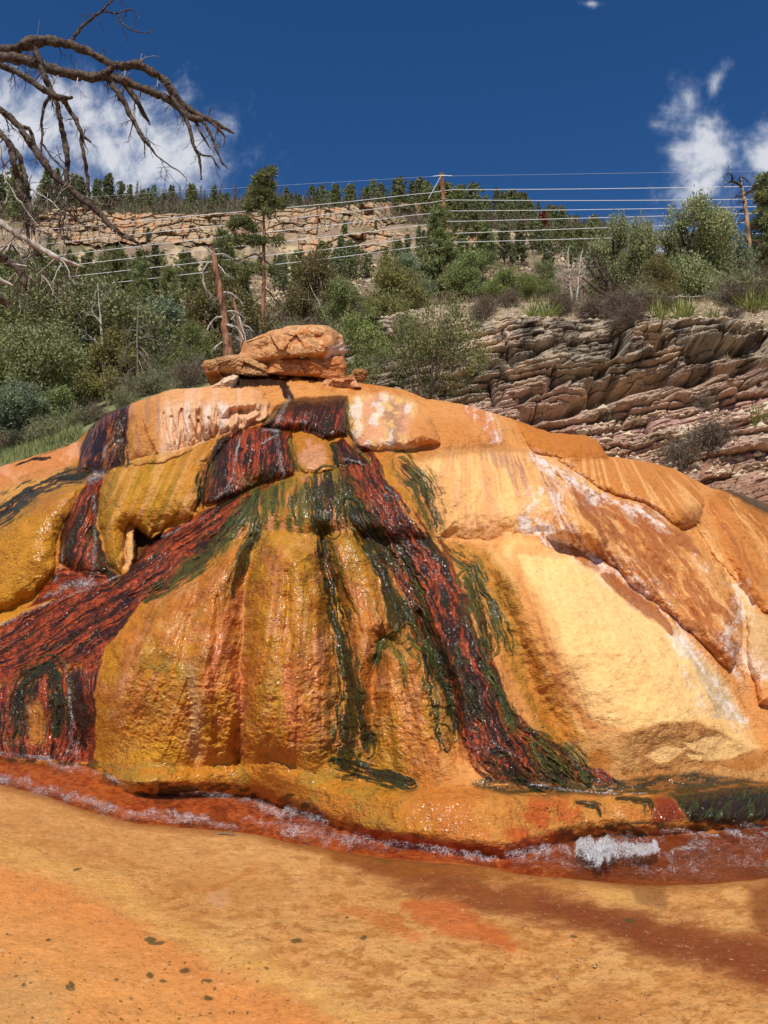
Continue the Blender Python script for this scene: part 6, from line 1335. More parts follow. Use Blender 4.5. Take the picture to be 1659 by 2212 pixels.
# ---- dead tree reaching in from the upper left
DT = empty('dead_tree', (-8.0, 10.2, 1.5))
tag(DT, 'dead tree with bare peeling branches reaching in from the left edge over the mound', 'tree')
def z3(l): return [(a / 3, b / 3) for a, b in l]
def w3(l): return [a / 3 for a in l]
BR = [
 ([(-420, 420), (-240, 360), (-60, 335), (100, 318), (200, 270), (320, 262), (450, 290), (560, 325), (640, 370), (720, 420), (800, 430), (890, 420), (960, 455), (1080, 520), (1110, 580), (1170, 660), (1250, 720), (1340, 770), (1420, 810), (1522, 868)], [95, 80, 62, 66, 80, 64, 60, 56, 52, 54, 56, 60, 52, 48, 44, 38, 38, 44, 30, 12], 10.28, 0),
 ([(-400, 440), (-200, 400), (-40, 370), (100, 378), (200, 400), (300, 440), (420, 470), (520, 490), (600, 505), (680, 480), (730, 440)], [90, 80, 72, 74, 72, 68, 64, 64, 62, 58, 36], 10.07, 0),
 ([(640, 495), (700, 500), (800, 520), (900, 560), (1000, 600), (1100, 650), (1180, 720), (1240, 760), (1330, 780)], [50, 60, 60, 56, 52, 48, 46, 44, 36], 10.13, 0),
 ([(700, 520), (780, 620), (830, 720), (890, 820), (930, 910), (980, 960), (1020, 1010), (1100, 1075), (1160, 1110), (1210, 1160)], [44, 38, 33, 31, 27, 17, 10, 9, 7, 4], 10.07, 0),
 ([(800, 540), (880, 640), (930, 740), (968, 806)], [38, 35, 30, 12], 10.28, 0),
 ([(1085, 540), (1120, 640), (1190, 740), (1230, 840), (1250, 930), (1290, 1000), (1303, 1090), (1305, 1166)], [32, 33, 33, 28, 25, 21, 15, 10], 9.99, 0),
 ([(1250, 760), (1300, 850), (1362, 962)], [24, 20, 10], 10.20, 0), ([(1320, 780), (1370, 880), (1410, 980), (1440, 1050), (1486, 1102)], [22, 19, 17, 14, 4], 9.99, 0), ([(1290, 1000), (1370, 1010), (1410, 1080), (1420, 1102)], [15, 14, 11, 7], 9.99, 0), ([(1350, 770), (1430, 850), (1466, 896)], [26, 19, 10], 10.13, 0),
 ([(455, 280), (520, 180), (600, 115), (665, 70), (700, 25), (740, -20), (790, -90)], [28, 22, 18, 18, 14, 11, 6], 10.42, 0), ([(665, 75), (750, 85), (820, 65), (870, 70), (912, 122)], [12, 12, 10, 8, 4], 10.42, 0), ([(750, 88), (790, 150), (840, 190), (900, 212), (960, 215), (1000, 185)], [10, 10, 9, 8, 7, 3], 10.42, 0),
 ([(-260, 400), (-60, 395), (60, 445), (180, 510), (260, 565), (340, 615), (400, 635), (467, 632)], [56, 46, 45, 42, 42, 45, 40, 18], 9.70, 0),
 ([(215, 300), (240, 350), (265, 400), (290, 500), (330, 590), (370, 680), (390, 780), (410, 880), (430, 960), (440, 1050), (430, 1150), (405, 1200), (405, 1310)], [40, 42, 40, 38, 36, 32, 30, 36, 38, 36, 30, 16, 9], 9.92, 0),
 ([(320, 625), (280, 700), (268, 790), (275, 870), (265, 940), (268, 1000)], [28, 24, 20, 18, 16, 10], 9.77, 0), ([(410, 640), (450, 710), (500, 790), (530, 870), (592, 922)], [34, 32, 30, 28, 14], 9.70, 0), ([(530, 870), (530, 950), (550, 1050), (565, 1130), (572, 1240), (576, 1285)], [28, 26, 28, 26, 18, 7], 9.70, 0),
 ([(275, 935), (330, 1010), (400, 1080), (470, 1150), (545, 1205)], [14, 12, 10, 9, 5], 9.77, 0),
 ([(-300, 480), (-120, 610), (-40, 690), (60, 755), (130, 820), (180, 900), (240, 990), (290, 1060), (340, 1120), (400, 1180), (480, 1240), (560, 1310), (640, 1380), (700, 1450), (780, 1520), (860, 1550), (922, 1596)], [60, 46, 42, 42, 44, 44, 44, 46, 46, 44, 42, 40, 38, 36, 34, 28, 6], 9.42, 0),
 ([(150, 820), (190, 840), (210, 890), (240, 960), (268, 995)], [26, 26, 26, 24, 16], 9.48, 0),
 ([(-260, 560), (-100, 740), (-30, 830), (40, 900), (75, 960), (90, 1060), (115, 1160), (140, 1280), (165, 1400), (180, 1485), (195, 1600)], [60, 48, 42, 42, 44, 42, 38, 36, 34, 26, 12], 9.27, 0), ([(70, 950), (130, 1020), (155, 1100), (175, 1200), (190, 1310), (205, 1390), (222, 1525)], [30, 34, 30, 30, 28, 16, 10], 9.27, 0),
 ([(-280, 1150), (-120, 1330), (-30, 1420), (60, 1490), (160, 1550), (260, 1610), (340, 1655), (440, 1700), (545, 1726)], [64, 54, 46, 44, 46, 40, 34, 28, 7], 8.97, 1),
 ([(-260, 1560), (-30, 1650), (50, 1690), (100, 1720), (140, 1760), (165, 1850), (178, 1884)], [70, 62, 58, 54, 50, 30, 7], 8.83, 0), ([(90, 1715), (172, 1722)], [25, 8], 8.76, 1), ([(-240, 1800), (-30, 1905), (30, 1960), (66, 2005)], [66, 56, 45, 8], 8.69, 0), ([(-30, 1790), (40, 1830), (80, 1850)], [20, 26, 8], 8.76, 1),
 ([(-20, 880), (5, 960), (20, 1080), (40, 1170), (100, 1270), (190, 1390), (250, 1470), (270, 1500)], [9, 12, 13, 12, 10, 9, 8, 4], 9.12, 1), ([(200, 1225), (280, 1270), (340, 1310), (400, 1370), (450, 1420)], [8, 9, 9, 8, 4], 9.27, 1),
]
rng = np.random.default_rng(404)
g = Geo(); g.tube([[-8.0, 10.2, .4], [-7.9, 10.2, 2.4], [-7.7, 10.1, 4.8], [-7.6, 10.0, 7], [-7.7, 10.1, 9.5], [-8.0, 10.2, 12.2], [-8.1, 10.3, 14.6]], [.42, .36, .32, .28, .22, .12, .03], 12, rough=.08, rng=rng)
o = link('trunk', g.mesh('dead_trunk', [M_DEAD], True), DT); o.location = -DT.location
def twig_set(g, base, d, ln, rad, dep, m, droop): grow(g, rng, base, d, ln, rad, dep, m, bend=.34, kids=2, droop=droop, nseg=4, minr=.0032, spread=.62, shrink=.6)
for i, (pts, wd, Y, mt) in enumerate(BR):
    g = Geo(); pp = z3(pts); ww = w3(wd)
    Yv = np.full(len(pp), Y)
    P3, rad = limb(g, rng, pp, ww, Yv, 0, 12 if max(ww) > 10 else 6, 1.3, scale=1.0, rough=.22, step=6)
    nt = int(len(P3) * (.24 if max(ww) > 8 else .14))
    for k in range(nt):
        q = rng.integers(1, len(P3)); px_, py_ = px_of(P3[q]), py_of(P3[q])
        if px_ < -40: continue
        down = 1 if rng.random() < .78 else -1
        low = py_ > 330
        d = np.array([rng.normal(.1, .5), rng.normal(0, .45), -down * rng.uniform(.5, 1.2)])
        twig_set(g, P3[q], d, rng.uniform(.10, .30) * (1.5 if low else 1), float(min(rad[q] * .4, .011)), 1 if rng.random() < .5 else 2, 0 if rng.random() < .9 else 1, .10 * down)
    nm = 'branch'
    o = link(nm, g.mesh('dead_branch', [M_SILVER, M_DEAD] if mt else [M_DEAD, M_SILVER], True), DT); o.location = -DT.location
    if mt and max(wd) > 40: o['label'] = 'bleached barkless branch'
# hanging tangle of thin twigs at the lower left
g = Geo()
for px_, py_, n_ in ((137, 460, 9), (70, 540, 9), (140, 430, 7), (60, 480, 8), (30, 520, 7), (90, 590, 6), (45, 600, 5), (180, 430, 5), (110, 400, 6), (150, 550, 5)):
    for k in range(n_):
        d = np.array([rng.normal(.15, .7), rng.normal(0, .4), rng.normal(-.9, .5)]); twig_set(g, point(px_ + rng.normal() * 6, py_ + rng.normal() * 8, 9.3 + rng.normal() * .15), d, rng.uniform(.25, .6), rng.uniform(.005, .011), 2, int(rng.random() < .2), .06)
o = link('twigs', g.mesh('dead_twigs', [M_DEAD, M_SILVER], True), DT); o.location = -DT.location; o['kind'] = 'stuff'
bpy.context.view_layer.update()

# ---- tall ponderosa left of centre
def traced_tree(name, label, cat, base, trunk, tw, Y, bark, limbs=(), lmat=None, tufts=(), leaf=None, tl=.22, seed=1, twigs=0.0, tdroop=.05, per=40, lw=1.25):
    rng = np.random.default_rng(seed); root = empty(name, base); g = Geo()
    limb(g, rng, trunk, tw, Y, 0, 10, .6, rough=.06, step=6); o = link('trunk', g.mesh(name + '_trunk', [bark], True), root); o.location = -root.location
    for pts, wd in limbs:
        g = Geo(); P3, rad = limb(g, rng, pts, np.array(wd) * lw, np.linspace(Y, Y + rng.normal() * .05 * Y * .3, len(pts)), 0, 6, .9, step=5)
        if twigs:
            for k in range(int(len(P3) * twigs)):
                q = rng.integers(max(1, len(P3) // 4), len(P3)); d = P3[q] - P3[q - 1]; d = d / (np.linalg.norm(d) + 1e-9) + rng.normal(size=3) * .8
                grow(g, rng, P3[q], d, Y * .012 * rng.uniform(.5, 1.4), float(rad[q] * .45), 1, 0, .5, 3, None, tdroop, 4, Y * .00022, .8)
        o = link('branch', g.mesh(name + '_branch', [lmat or bark], True), root); o.location = -root.location
    if len(tufts):
        c = Geo()
        for px_, py_, rx, ry, n_ in tufts:
            n_ = int(n_ * .62)
            a = rng.normal(size=(n_, 3)); a /= np.linalg.norm(a, axis=1, keepdims=True); a *= rng.random((n_, 1)) ** .4
            P = point(px_ + a[:, 0] * rx, py_ - a[:, 2] * ry, Y + a[:, 1] * (rx / FPX * Y))
            ct = np.clip(rng.normal(.5, .22, n_), 0, 1); ii = np.repeat(np.arange(n_), per)
            dv = rng.normal(size=(n_ * per, 3)) + np.array([0, 0, .45]); dv /= np.linalg.norm(dv, axis=1, keepdims=True)
            c.leaves(P[ii] + dv * tl * .5, dv, tl, tl * .13, np.clip(ct[ii] + rng.normal(0, .13, len(ii)), 0, 1), 0, rng, face=dv * .7 + np.array([0, -.5, .4]))
        o = link('crown', c.mesh(name + '_needles', [leaf], False), root); o.location = -root.location
    return tag(root, label, cat)
Yp = 46
traced_tree('ponderosa_pine', 'tall orange-barked pine rising past the ridge line left of centre', 'pine', point(566, 730, Yp), [(567, 735), (566, 700), (569, 640), (570, 560), (570, 480), (569, 420), (567, 375)], [13, 12, 10, 8, 6, 4, 2], Yp, M_PONDER,
  [([(570, 480), (545, 470), (520, 478)], [3, 2, 1]), ([(570, 500), (590, 520), (604, 545)], [3, 2, 1]), ([(570, 440), (595, 470), (612, 490)], [2, 2, 1]), ([(570, 560), (550, 548), (520, 560), (500, 575)], [3, 3, 2, 1]), ([(570, 560), (590, 580), (606, 600), (612, 620)], [3, 3, 2, 1]), ([(569, 600), (540, 570), (520, 590)], [3, 2, 1]), ([(568, 620), (590, 640), (610, 665)], [3, 2, 1]), ([(570, 520), (548, 525), (470, 515)], [3, 2, 1]), ([(568, 640), (545, 655), (520, 668)], [3, 2, 1]), ([(570, 420), (550, 425), (538, 440)], [2, 2, 1])],
  M_TRUNK, [(572, 378, 14, 9, 26), (588, 372, 8, 7, 12), (562, 395, 16, 11, 30), (583, 398, 12, 9, 20), (552, 412, 17, 10, 28), (580, 420, 16, 10, 28), (560, 432, 28, 9, 40), (598, 442, 15, 9, 20), (540, 446, 17, 8, 22), (570, 452, 26, 9, 30), (520, 478, 24, 12, 40), (500, 488, 14, 8, 16), (545, 492, 16, 8, 18), (520, 520, 30, 9, 36), (480, 528, 16, 9, 20), (560, 522, 24, 9, 28), (600, 520, 12, 7, 10), (500, 576, 30, 10, 40), (545, 584, 26, 9, 30), (470, 562, 14, 9, 14), (590, 588, 16, 8, 14), (520, 610, 22, 10, 24)], M_PINE, .42, 3, .4, per=34)
# ---- reddish snag behind the boulders
Ys = 24
traced_tree('dead_pine', 'leaning reddish bare pine trunk with broken top behind the boulders', 'dead tree', point(500, 800, Ys), [(502, 810), (494, 770), (488, 720), (481, 660), (472, 610), (464, 565), (457, 528)], [25, 22, 19, 17, 15, 13, 8], Ys, M_PONDER,
  [([(459, 546), (447, 536), (436, 532)], [4, 3, 1]), ([(463, 552), (480, 549), (497, 556), (508, 568)], [5, 4, 3, 2]), ([(463, 567), (450, 568), (440, 582), (438, 608), (444, 625), (454, 636)], [5, 4, 4, 3, 2, 1]), ([(470, 573), (480, 580), (487, 592)], [4, 3, 2]), ([(480, 632), (500, 634), (516, 646), (524, 654)], [5, 4, 3, 1]), ([(478, 640), (466, 646), (456, 668)], [4, 3, 1]), ([(487, 674), (505, 672), (526, 684), (532, 694)], [5, 4, 3, 1]), ([(484, 685), (466, 686), (452, 702), (444, 722), (436, 744)], [4, 4, 3, 2, 1]), ([(489, 702), (510, 706), (522, 722), (528, 736)], [5, 4, 3, 1]), ([(516, 684), (520, 700), (528, 720), (530, 740)], [3, 3, 2, 1]), ([(491, 720), (510, 730), (532, 745)], [4, 3, 1]), ([(488, 735), (466, 750), (450, 768), (440, 790)], [4, 4, 3, 1])], M_SILVER, seed=5, twigs=.5)
traced_tree('dead_pine', 'short leaning bare trunk just right of the reddish snag', 'dead tree', point(524, 760, 27), [(528, 770), (520, 722), (512, 680), (503, 640)], [11, 10, 8, 4], 27, M_PONDER, [([(512, 676), (500, 690)], [3, 1]), ([(518, 700), (536, 704), (546, 716)], [3, 2, 1])], M_SILVER, seed=6, twigs=.5)
# ---- snag right
traced_tree('dead_pine', 'bare dead trunk with crooked top branches at the right against the cloud', 'dead tree', point(1628, 650, 26), [(1629, 655), (1626, 600), (1621, 560), (1617, 510), (1613, 470), (1608, 430), (1602, 400), (1600, 378)], [11, 11, 11, 10, 10, 8, 4, 1.5], 26, M_SNAG,
  [([(1602, 402), (1590, 394), (1578, 392), (1568, 398)], [4, 4, 3, 1]), ([(1580, 392), (1583, 382), (1578, 376), (1570, 376)], [3, 3, 2, 1]), ([(1602, 392), (1596, 388), (1598, 382), (1612, 386), (1618, 394)], [3, 3, 2, 2, 1]), ([(1608, 422), (1620, 412), (1634, 408)], [3, 3, 1]), ([(1607, 425), (1592, 422), (1584, 430)], [3, 2, 1]), ([(1608, 436), (1590, 438)], [3, 1]), ([(1610, 450), (1596, 458), (1590, 470)], [3, 2, 1]), ([(1612, 470), (1598, 480), (1588, 490)], [3, 2, 1]), ([(1616, 520), (1602, 524), (1594, 534)], [3, 2, 1]), ([(1618, 518), (1636, 524), (1650, 545), (1660, 570)], [4, 3, 2, 1]), ([(1614, 480), (1630, 492), (1642, 505)], [3, 2, 1]), ([(1622, 560), (1640, 566), (1656, 582)], [3, 2, 1])], M_TRUNK, seed=7, twigs=.5, lw=1.6)
# ---- pale dead stems, drooping grey dead trees, fallen limbs
def bare(name, label, trunk, tw, Y, bark, limbs, seed, twigs=.5, cat='dead tree', td=.05): return traced_tree(name, label, cat, point(trunk[0][0], trunk[0][1], Y), trunk, tw, Y, bark, limbs, bark, seed=seed, twigs=twigs, tdroop=td)
bare('bare_tree', 'slender whitish trunk standing in front of the pale juniper thicket', [(240, 900), (232, 862), (224, 800), (222, 750), (218, 700), (214, 650), (211, 610)], [8, 8, 7, 6, 5, 3, 1.5], 19, M_SILVER, [([(223, 760), (205, 735), (188, 722)], [3, 2, 1]), ([(219, 700), (204, 682), (196, 664)], [3, 2, 1]), ([(216, 660), (228, 640), (236, 628)], [2, 2, 1]), ([(224, 790), (238, 772), (246, 760)], [3, 2, 1]), ([(213, 630), (202, 620)], [2, 1])], 11, .7)
bare('bare_tree', 'grey dead tree with long drooping twigs right of the whitish trunk', [(298, 860), (297, 800), (296, 740), (297, 690), (302, 655), (308, 636)], [5, 5, 4, 3, 2, 1.5], 18.5, M_TWIG, [([(296, 735), (312, 728), (335, 735), (360, 750)], [3, 2, 2, 1]), ([(297, 745), (315, 762), (335, 790), (345, 812)], [3, 3, 2, 1]), ([(297, 738), (282, 742), (270, 760), (266, 780)], [3, 2, 2, 1]), ([(297, 755), (318, 785), (338, 820)], [3, 2, 1]), ([(298, 715), (284, 712), (276, 724)], [2, 2, 1]), ([(298, 710), (318, 702), (332, 710)], [2, 2, 1]), ([(298, 775), (308, 800), (328, 836)], [2, 2, 1]), ([(297, 790), (280, 800), (262, 826)], [2, 2, 1]), ([(298, 800), (290, 820), (276, 850)], [2, 2, 1])], 12, 1.6, td=.16)
bare('bare_tree', 'thin white dead stem leaning left, right of the tall pine', [(718, 720), (706, 690), (692, 660), (676, 630), (668, 612)], [4, 3.5, 3, 2, 1], 38, M_SILVER, [([(692, 660), (682, 662)], [1.5, 1]), ([(700, 676), (704, 660)], [1.5, 1]), ([(684, 645), (674, 650)], [1.5, 1])], 13, .8)
bare('bare_tree', 'thin white dead stem among the junipers left of the power pole', [(834, 590), (826, 560), (816, 535)], [3, 2.5, 1], 45, M_SILVER, [([(826, 562), (816, 560)], [1.5, 1])], 14, .8)
bare('bare_tree', 'left of two pale bare stems on the outcrop rim', [(1236, 655), (1232, 620), (1228, 580), (1226, 545), (1232, 525)], [5, 5, 4, 3, 1], 24, M_SILVER, [([(1230, 600), (1210, 590), (1196, 596)], [3, 2, 1]), ([(1228, 570), (1210, 560), (1198, 548)], [2, 2, 1]), ([(1229, 585), (1246, 570), (1256, 556)], [2, 2, 1]), ([(1232, 625), (1216, 632)], [2, 1]), ([(1227, 550), (1218, 536)], [2, 1])], 15, 1.4)
bare('bare_tree', 'right of two pale bare stems on the outcrop rim', [(1246, 655), (1248, 620), (1252, 585), (1256, 550), (1260, 532)], [5, 4, 4, 3, 1], 23.5, M_SILVER, [([(1250, 600), (1266, 590), (1278, 594)], [3, 2, 1]), ([(1254, 570), (1268, 556)], [2, 1]), ([(1249, 610), (1240, 596)], [2, 1]), ([(1252, 590), (1262, 576), (1280, 574)], [2, 2, 1])], 16, 1.4)
bare('fallen_tree', 'dark fallen dead juniper with upswept branches on the outcrop rim', [(1352, 660), (1325, 645), (1298, 632), (1275, 614), (1258, 600)], [14, 12, 10, 7, 3], 20.5, M_DEAD, [([(1340, 652), (1310, 618), (1280, 590), (1262, 566)], [6, 5, 4, 1]), ([(1330, 648), (1306, 600), (1290, 572), (1270, 540)], [5, 4, 3, 1]), ([(1342, 655), (1322, 610), (1300, 575), (1284, 556)], [5, 4, 3, 1]), ([(1345, 656), (1362, 630), (1384, 610), (1398, 596)], [4, 3, 2, 1]), ([(1350, 660), (1372, 650), (1396, 626)], [4, 3, 1]), ([(1336, 655), (1350, 620), (1358, 600)], [4, 3, 1]), ([(1350, 665), (1340, 690), (1330, 705)], [4, 3, 1]), ([(1352, 660), (1366, 690), (1372, 716)], [4, 3, 1]), ([(1356, 664), (1382, 676), (1402, 672)], [4, 3, 1]), ([(1330, 655), (1300, 660), (1276, 668)], [4, 3, 1])], 17, 1.5)
bare('fallen_limb', 'dead grey limb lying under the large rim juniper', [(1425, 660), (1450, 646), (1476, 634)], [4, 4, 2], 20, M_SILVER, [([(1450, 646), (1462, 652)], [2, 1]), ([(1440, 652), (1446, 640)], [2, 1]), ([(1462, 640), (1490, 642), (1516, 640)], [2, 2, 1])], 18, 1.0)
# rust-needled small pine left of the snag
rng = np.random.default_rng(5); b = point(412, 770, 36)
place2('dead_pine', pine('rusty_pine', 9, M_RUST, M_TWIGD, 12, .1, .26, .06, 9, dead=.35, dens=4), b, height_of(665, 770, 36), 'small dead pine with rust-coloured needles left of the reddish snag', 'dead tree', None, .3, 1.0)

# ---- power pole and lines
Yw = 62
PO = empty('power_pole', point(973, 630, Yw)); g = Geo(); rng = np.random.default_rng(3)
tp = point(953.5, 374, Yw); bt = point(973, 640, Yw); g.tube([bt, bt * .5 + tp * .5, tp], [.23, .20, .17], 10)
o = link('post', g.mesh('pole_post', [M_POLE], True), PO); o.location = -PO.location
WIRES = [('topmost', 412, 435, 505, 410, 402), ('second', 433, 457, 538, 432, 430), ('third', 456, 481, 566, 456, 446), ('fourth', 479, 505, 590, 479, 460), ('fifth', 505, 532, 614, 505, 479), ('lowest', 524, 552, 640, 524, 504)]
def pole_px(py): return 953.5 + (py - 374) / (640 - 374) * (973 - 953.5)
for nm_, yp, y768, y0, ypr, yr in WIRES:
    g = Geo(); px0 = pole_px(yp)
    L_ = np.array([(-160, y0 + (y0 - y768) * .21), (0, y0), (380, (y0 * .47 + y768 * .53) + 2), (768, y768), (px0 - 3, yp)], float); Rr = np.array([(px0 + 3, ypr), (1200, ypr * .55 + yr * .45 + 2.5), (1450, ypr * .22 + yr * .78 + 2), (1659, yr), (1850, yr - 6)], float)
    u = np.linspace(-160, px0, 40); v = np.linspace(px0, 1850, 40)
    from_l = np.interp(u, L_[:, 0], L_[:, 1]); from_r = np.interp(v, Rr[:, 0], Rr[:, 1])
    k5 = np.ones(7) / 7; from_l = np.convolve(np.pad(from_l, 3, 'edge'), k5, 'valid'); from_r = np.convolve(np.pad(from_r, 3, 'edge'), k5, 'valid'); from_l[-1] = yp; from_r[0] = yp
    P = np.concatenate([point(u, from_l, np.interp(u, [-160, px0], [58, Yw - .2])), point(v[1:], from_r[1:], np.interp(v[1:], [px0, 1850], [Yw - .2, 60]))])
    g.tube(P, .024, 5, cap=False)
    tag(link('power_line', g.mesh('power_line', [M_WIRE], True)), nm_ + ' of the six power lines strung from the pole across the hillside' , 'power line', 'power lines')
    g = Geo(); q = point(px0, yp, Yw); g.tube([q + [.1, -.30, .02], q + [-.02, -.12, 0]], [.07, .09], 8); g.tube([q + [-.12, -.24, 0], q + [.12, -.24, 0]], [.06, .06], 8)
    o = link('insulator', g.mesh('insulator', [M_SILVER], True), PO); o.location = -PO.location
g = Geo(); a0 = point(935, 381, Yw - .3); a1 = point(977, 380, Yw - .3); g.tube([a0, point(954, 379, Yw - .3), a1], [.03, .045, .03], 6); o = link('crossarm', g.mesh('crossarm', [M_WIRE], True), PO); o.location = -PO.location
g = Geo(); g.tube([point(952, 381, Yw - .25), point(925, 430, Yw - 4)], .018, 4, cap=False); o = link('guy_wire', g.mesh('guy_wire', [M_WIRE], True), PO); o.location = -PO.location
g = Geo(); u = np.linspace(977, 1850, 20); g.tube(point(u, np.interp(u, [977, 1850], [380, 366]), 62), .008, 4, cap=False); g.tube(point(np.linspace(-160, 935, 20), np.interp(np.linspace(-160, 935, 20), [-160, 935], [446, 381]), 61.7), .008, 4, cap=False)
tag(link('ground_wire', g.mesh('ground_wire', [M_WIRE], True)), 'hair-thin wire leaving the very top of the power pole', 'power line')
tag(PO, 'tall orange-brown wooden power pole behind the dark pine', 'power pole')

# ---- yuccas, twiggy shrubs, rubble on the outcrop
def yucca_mesh(seed, mat, n=95, L=.5, droop=.35):
    rng = np.random.default_rng(seed); g = Geo()
    for i in range(n):
        a = rng.uniform(0, 6.283); el = rng.uniform(.25, 1.45); d = np.array([math.cos(a) * math.cos(el), math.sin(a) * math.cos(el), math.sin(el)]); s = np.array([-math.sin(a), math.cos(a), 0]); l = L * rng.uniform(.6, 1.1); w_ = .0085
        o_ = np.array([rng.normal() * .05, rng.normal() * .05, 0]); p1 = o_ + d * l * .5; p2 = o_ + d * l + np.array([0, 0, -droop * l * .18])
        g.add([o_ - s * w_ * .8, o_ + s * w_ * .8, p1 + s * w_, p1 - s * w_], [[0, 1, 2, 3]], rng.random()); g.add([p1 - s * w_, p1 + s * w_, p2], [[0, 1, 2]], rng.random())
    return g.mesh('yucca', [mat], False)
def shrub_mesh(seed, bark, leaf=None, n=34, L=.5):
    rng = np.random.default_rng(seed); g = Geo(); tips = []
    for i in range(n):
        a = rng.uniform(0, 6.283); e = rng.uniform(.1, .9); grow(g, rng, [rng.normal() * .05, rng.normal() * .05, 0], [math.cos(a) * e, math.sin(a) * e, 1], L * rng.uniform(.45, .8), .006, 2, 0, .4, 3, tips, 0, 4, .0026, .7, .6, 4)
    tp = np.array([t[0] for t in tips]); k = 5; ii = np.repeat(np.arange(len(tp)), k)
    g.leaves(tp[ii] + rng.normal(size=(len(ii), 3)) * .035, rng.normal(size=(len(ii), 3)) + [0, 0, .8], .07, .008, rng.random(len(ii)), 1, rng)
    return g.mesh('shrub', [bark, leaf or M_SCRUB], False)
YM = [yucca_mesh(1, M_YUCCA), yucca_mesh(2, M_YUCCA, 80), yucca_mesh(3, M_DRY, 80, .42, 1.4)]
SM = [shrub_mesh(1, M_TWIG), shrub_mesh(2, M_TWIGD), shrub_mesh(3, M_TWIG, M_JUNP)]
for px, py, s, k, lb in ((1150, 692, 1.0, 0, 'left blade cluster of the two yuccas beside the grey rim shrub'), (1180, 686, 1.1, 1, 'right blade cluster of the two yuccas beside the grey rim shrub'), (1405, 712, 1.0, 0, 'yucca below the fallen tree'), (1468, 690, 1.1, 1, 'spiky yucca under the large rim juniper'), (1484, 686, .95, 0, 'smaller yucca touching the right side of the spiky one'), (1536, 690, .7, 1, 'small yucca right of the pair under the large rim juniper'),
                        (1622, 674, 1.25, 0, 'wide yucca clump at the right end of the rim'), (1648, 668, 1.1, 1, 'yucca half out of the frame at the right end of the rim'), (1363, 928, .8, 2, 'drooping dry yucca on the red earth slope'), (1606, 934, 1.0, 1, 'yucca on the right part of the red earth slope'), (1565, 786, .8, 2, 'dry yucca in the dark hollow of the ledges'), (758, 730, .8, 1, 'small yucca beside the bright green juniper left of the outcrop'), (985, 690, .8, 0, 'yucca at the rim above the twiggy bush')):
    b = outcrop_pt(px, py); b[2] -= .06; o = place1('yucca', YM[k], b, s * (1.3 if py < 760 else 1.05), lb, 'yucca', 'yuccas on the outcrop', px)
for px, py, s, k, lb in ((1205, 682, 1.1, 0, 'grey twiggy shrub right of the two yuccas on the rim'), (1225, 676, .9, 1, 'brown twiggy shrub at the foot of the pale bare stems'), (1292, 690, 1.2, 0, 'grey shrub left of the fallen tree roots'), (1325, 712, 1.3, 0, 'large grey shrub below the fallen tree'), (1360, 690, 1.3, 1, 'dark twiggy shrub in front of the fallen tree'), (1392, 672, 1.5, 2, 'greenish twiggy shrub between fallen tree and large juniper'), (1448, 672, 1.0, 1, 'low brown shrub in front of the dead limb'), (1600, 660, 1.9, 2, 'tall greenish shrub at the foot of the right-hand snag'), (1640, 655, 2.0, 1, 'tall brown shrub at the right edge of the rim'), (1585, 664, 1.4, 0, 'grey shrub left of the tall greenish one'),
                        (1270, 690, .9, 1, 'small brown shrub at the rim crest'), (1460, 1018, 1.0, 0, 'round grey shrub on the red slope just above the mound'), (1508, 990, 1.1, 1, 'dark grey shrub on the red slope right of the round one'), (1505, 905, .8, 0, 'small grey shrub in the ledges of the right slope'), (1205, 765, .7, 0, 'grey tuft on the ledge face below the two yuccas'), (1320, 740, .7, 1, 'brown tuft under the large grey shrub'), (1560, 770, .7, 1, 'dark tuft beside the hollow in the ledges'), (1035, 715, .9, 0, 'grey tuft on the pale slope right of the twiggy bush'), (1290, 925, .6, 0, 'small grey tuft at the foot of the ledges'), (1345, 730, .9, 0, 'grey tuft left of the yucca below the fallen tree'), (1050, 672, 1.0, 1, 'brown shrub on the rim above the pale slope'), (1100, 665, 1.0, 0, 'grey shrub on the rim left of the two yuccas'), (880, 735, .8, 2, 'small greenish shrub left of the twiggy bush'), (1576, 700, .7, 0, 'grey tuft below the small rim yucca')):
    b = outcrop_pt(px, py); b[2] -= .05; o = place1('shrub', SM[k], b, s * 1.05, lb, 'shrub', 'shrubs on the outcrop', px * 1.3)
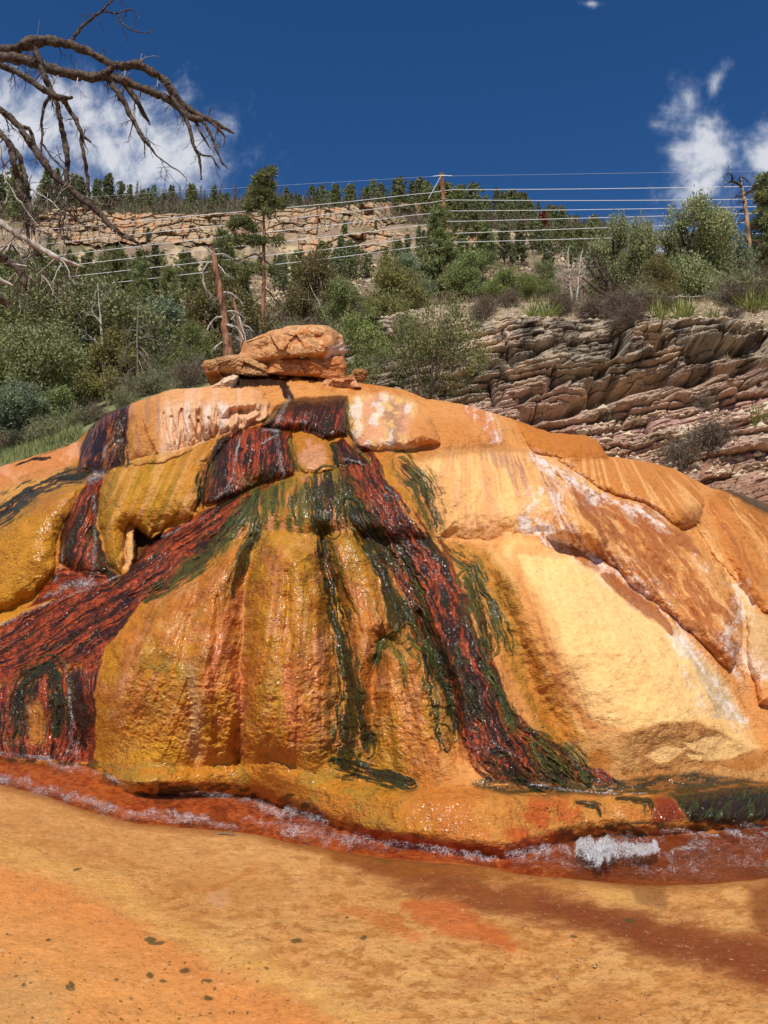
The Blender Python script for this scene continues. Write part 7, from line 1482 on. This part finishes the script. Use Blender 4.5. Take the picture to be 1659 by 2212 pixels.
# brush along the outcrop rim and inside the thicket: bare shrubs placed one by one
for px, py, Y, s in ((700, 760, 26, 2.4), (735, 740, 24, 2.0), (660, 735, 30, 2.6), (770, 715, 28, 2.2), (640, 720, 34, 2.6), (540, 735, 30, 2.4), (420, 790, 20, 1.9), (400, 800, 19, 1.8), (300, 850, 17.5, 1.7), (330, 840, 17.5, 1.9), (270, 870, 16, 1.4), (60, 965, 15.5, 1.5), (110, 950, 15.5, 1.7), (165, 935, 15.5, 1.6), (200, 915, 15.5, 1.4), (20, 975, 15.5, 1.3), (900, 650, 34, 2.2), (960, 655, 30, 2.0), (1080, 655, 27, 2.0), (1160, 655, 26, 2.0), (1200, 655, 26, 2.2), (1110, 655, 28, 1.8), (820, 690, 30, 2.2), (780, 690, 32, 2.4), (1270, 652, 25, 2.0), (1220, 650, 27, 2.2)):
    b = point(px, py, Y); b[2] = min(b[2], max(hill_pt(px, Y)[2], b[2] - 1.0)); s = s * (.62 if px > 780 else 1); o = place1('shrub', SM[R.integers(3) if px > 260 else 2 * R.integers(2)], b - np.array([0, 0, .1]), s * (.75 if px < 420 else .9), 'leafless brown-grey shrub in the brush between mound, junipers and outcrop rim', 'shrub', 'bare shrubs in the brush', R.uniform(0, 6))
# loose stones on the outcrop
g = Geo(); rng = np.random.default_rng(8)
for i in range(2200):
    u = rng.random(); px = rng.uniform(820, 1700)
    py = rng.uniform(660, 715) if u < .45 else rng.uniform(905, 1040)
    if py > 800 and px < 1230: continue
    b = outcrop_pt(px, py); s = rng.uniform(.02, .07) * (2.0 if rng.random() < .08 else 1)
    V = np.array([[1, 0, 0], [0, 1, 0], [-1, 0, 0], [0, -1, 0], [.2, .1, .7], [0, 0, -.7]]) * s * rng.uniform(.5, 1.4, (6, 3)) + b
    g.add(V, np.array([[0, 1, 4], [1, 2, 4], [2, 3, 4], [3, 0, 4], [1, 0, 5], [2, 1, 5], [3, 2, 5], [0, 3, 5]]), rng.random())
tag(link('rubble', g.mesh('rubble', [M_SCREE], False)), kind='stuff')
# grass: green patch at the far left, dry tufts along the rim
g = Geo(); rng = np.random.default_rng(12); cs = []
for i in range(5200):
    px = rng.uniform(-60, 190); Y = rng.uniform(12.5, 17); cs.append(hill_pt(px, Y))
for i in range(2600):
    px = rng.uniform(930, 1690); cs.append(outcrop_pt(px, rng.uniform(652, 690)) if i % 2 else point(px, 655 + rng.uniform(-4, 4), rng.uniform(20, 22)))
cs = np.array(cs); dv = rng.normal(size=cs.shape) * .35 + [0, 0, 1]; g.leaves(cs + dv * .06, dv, .2, .012, rng.random(len(cs)), 0, rng)
gF2 = np.concatenate([np.zeros(5200, int), np.ones(2600, int)]); g.M = [gF2]
tag(link('grass', g.mesh('grass', [M_GRASS, M_DRY], False)), kind='stuff')
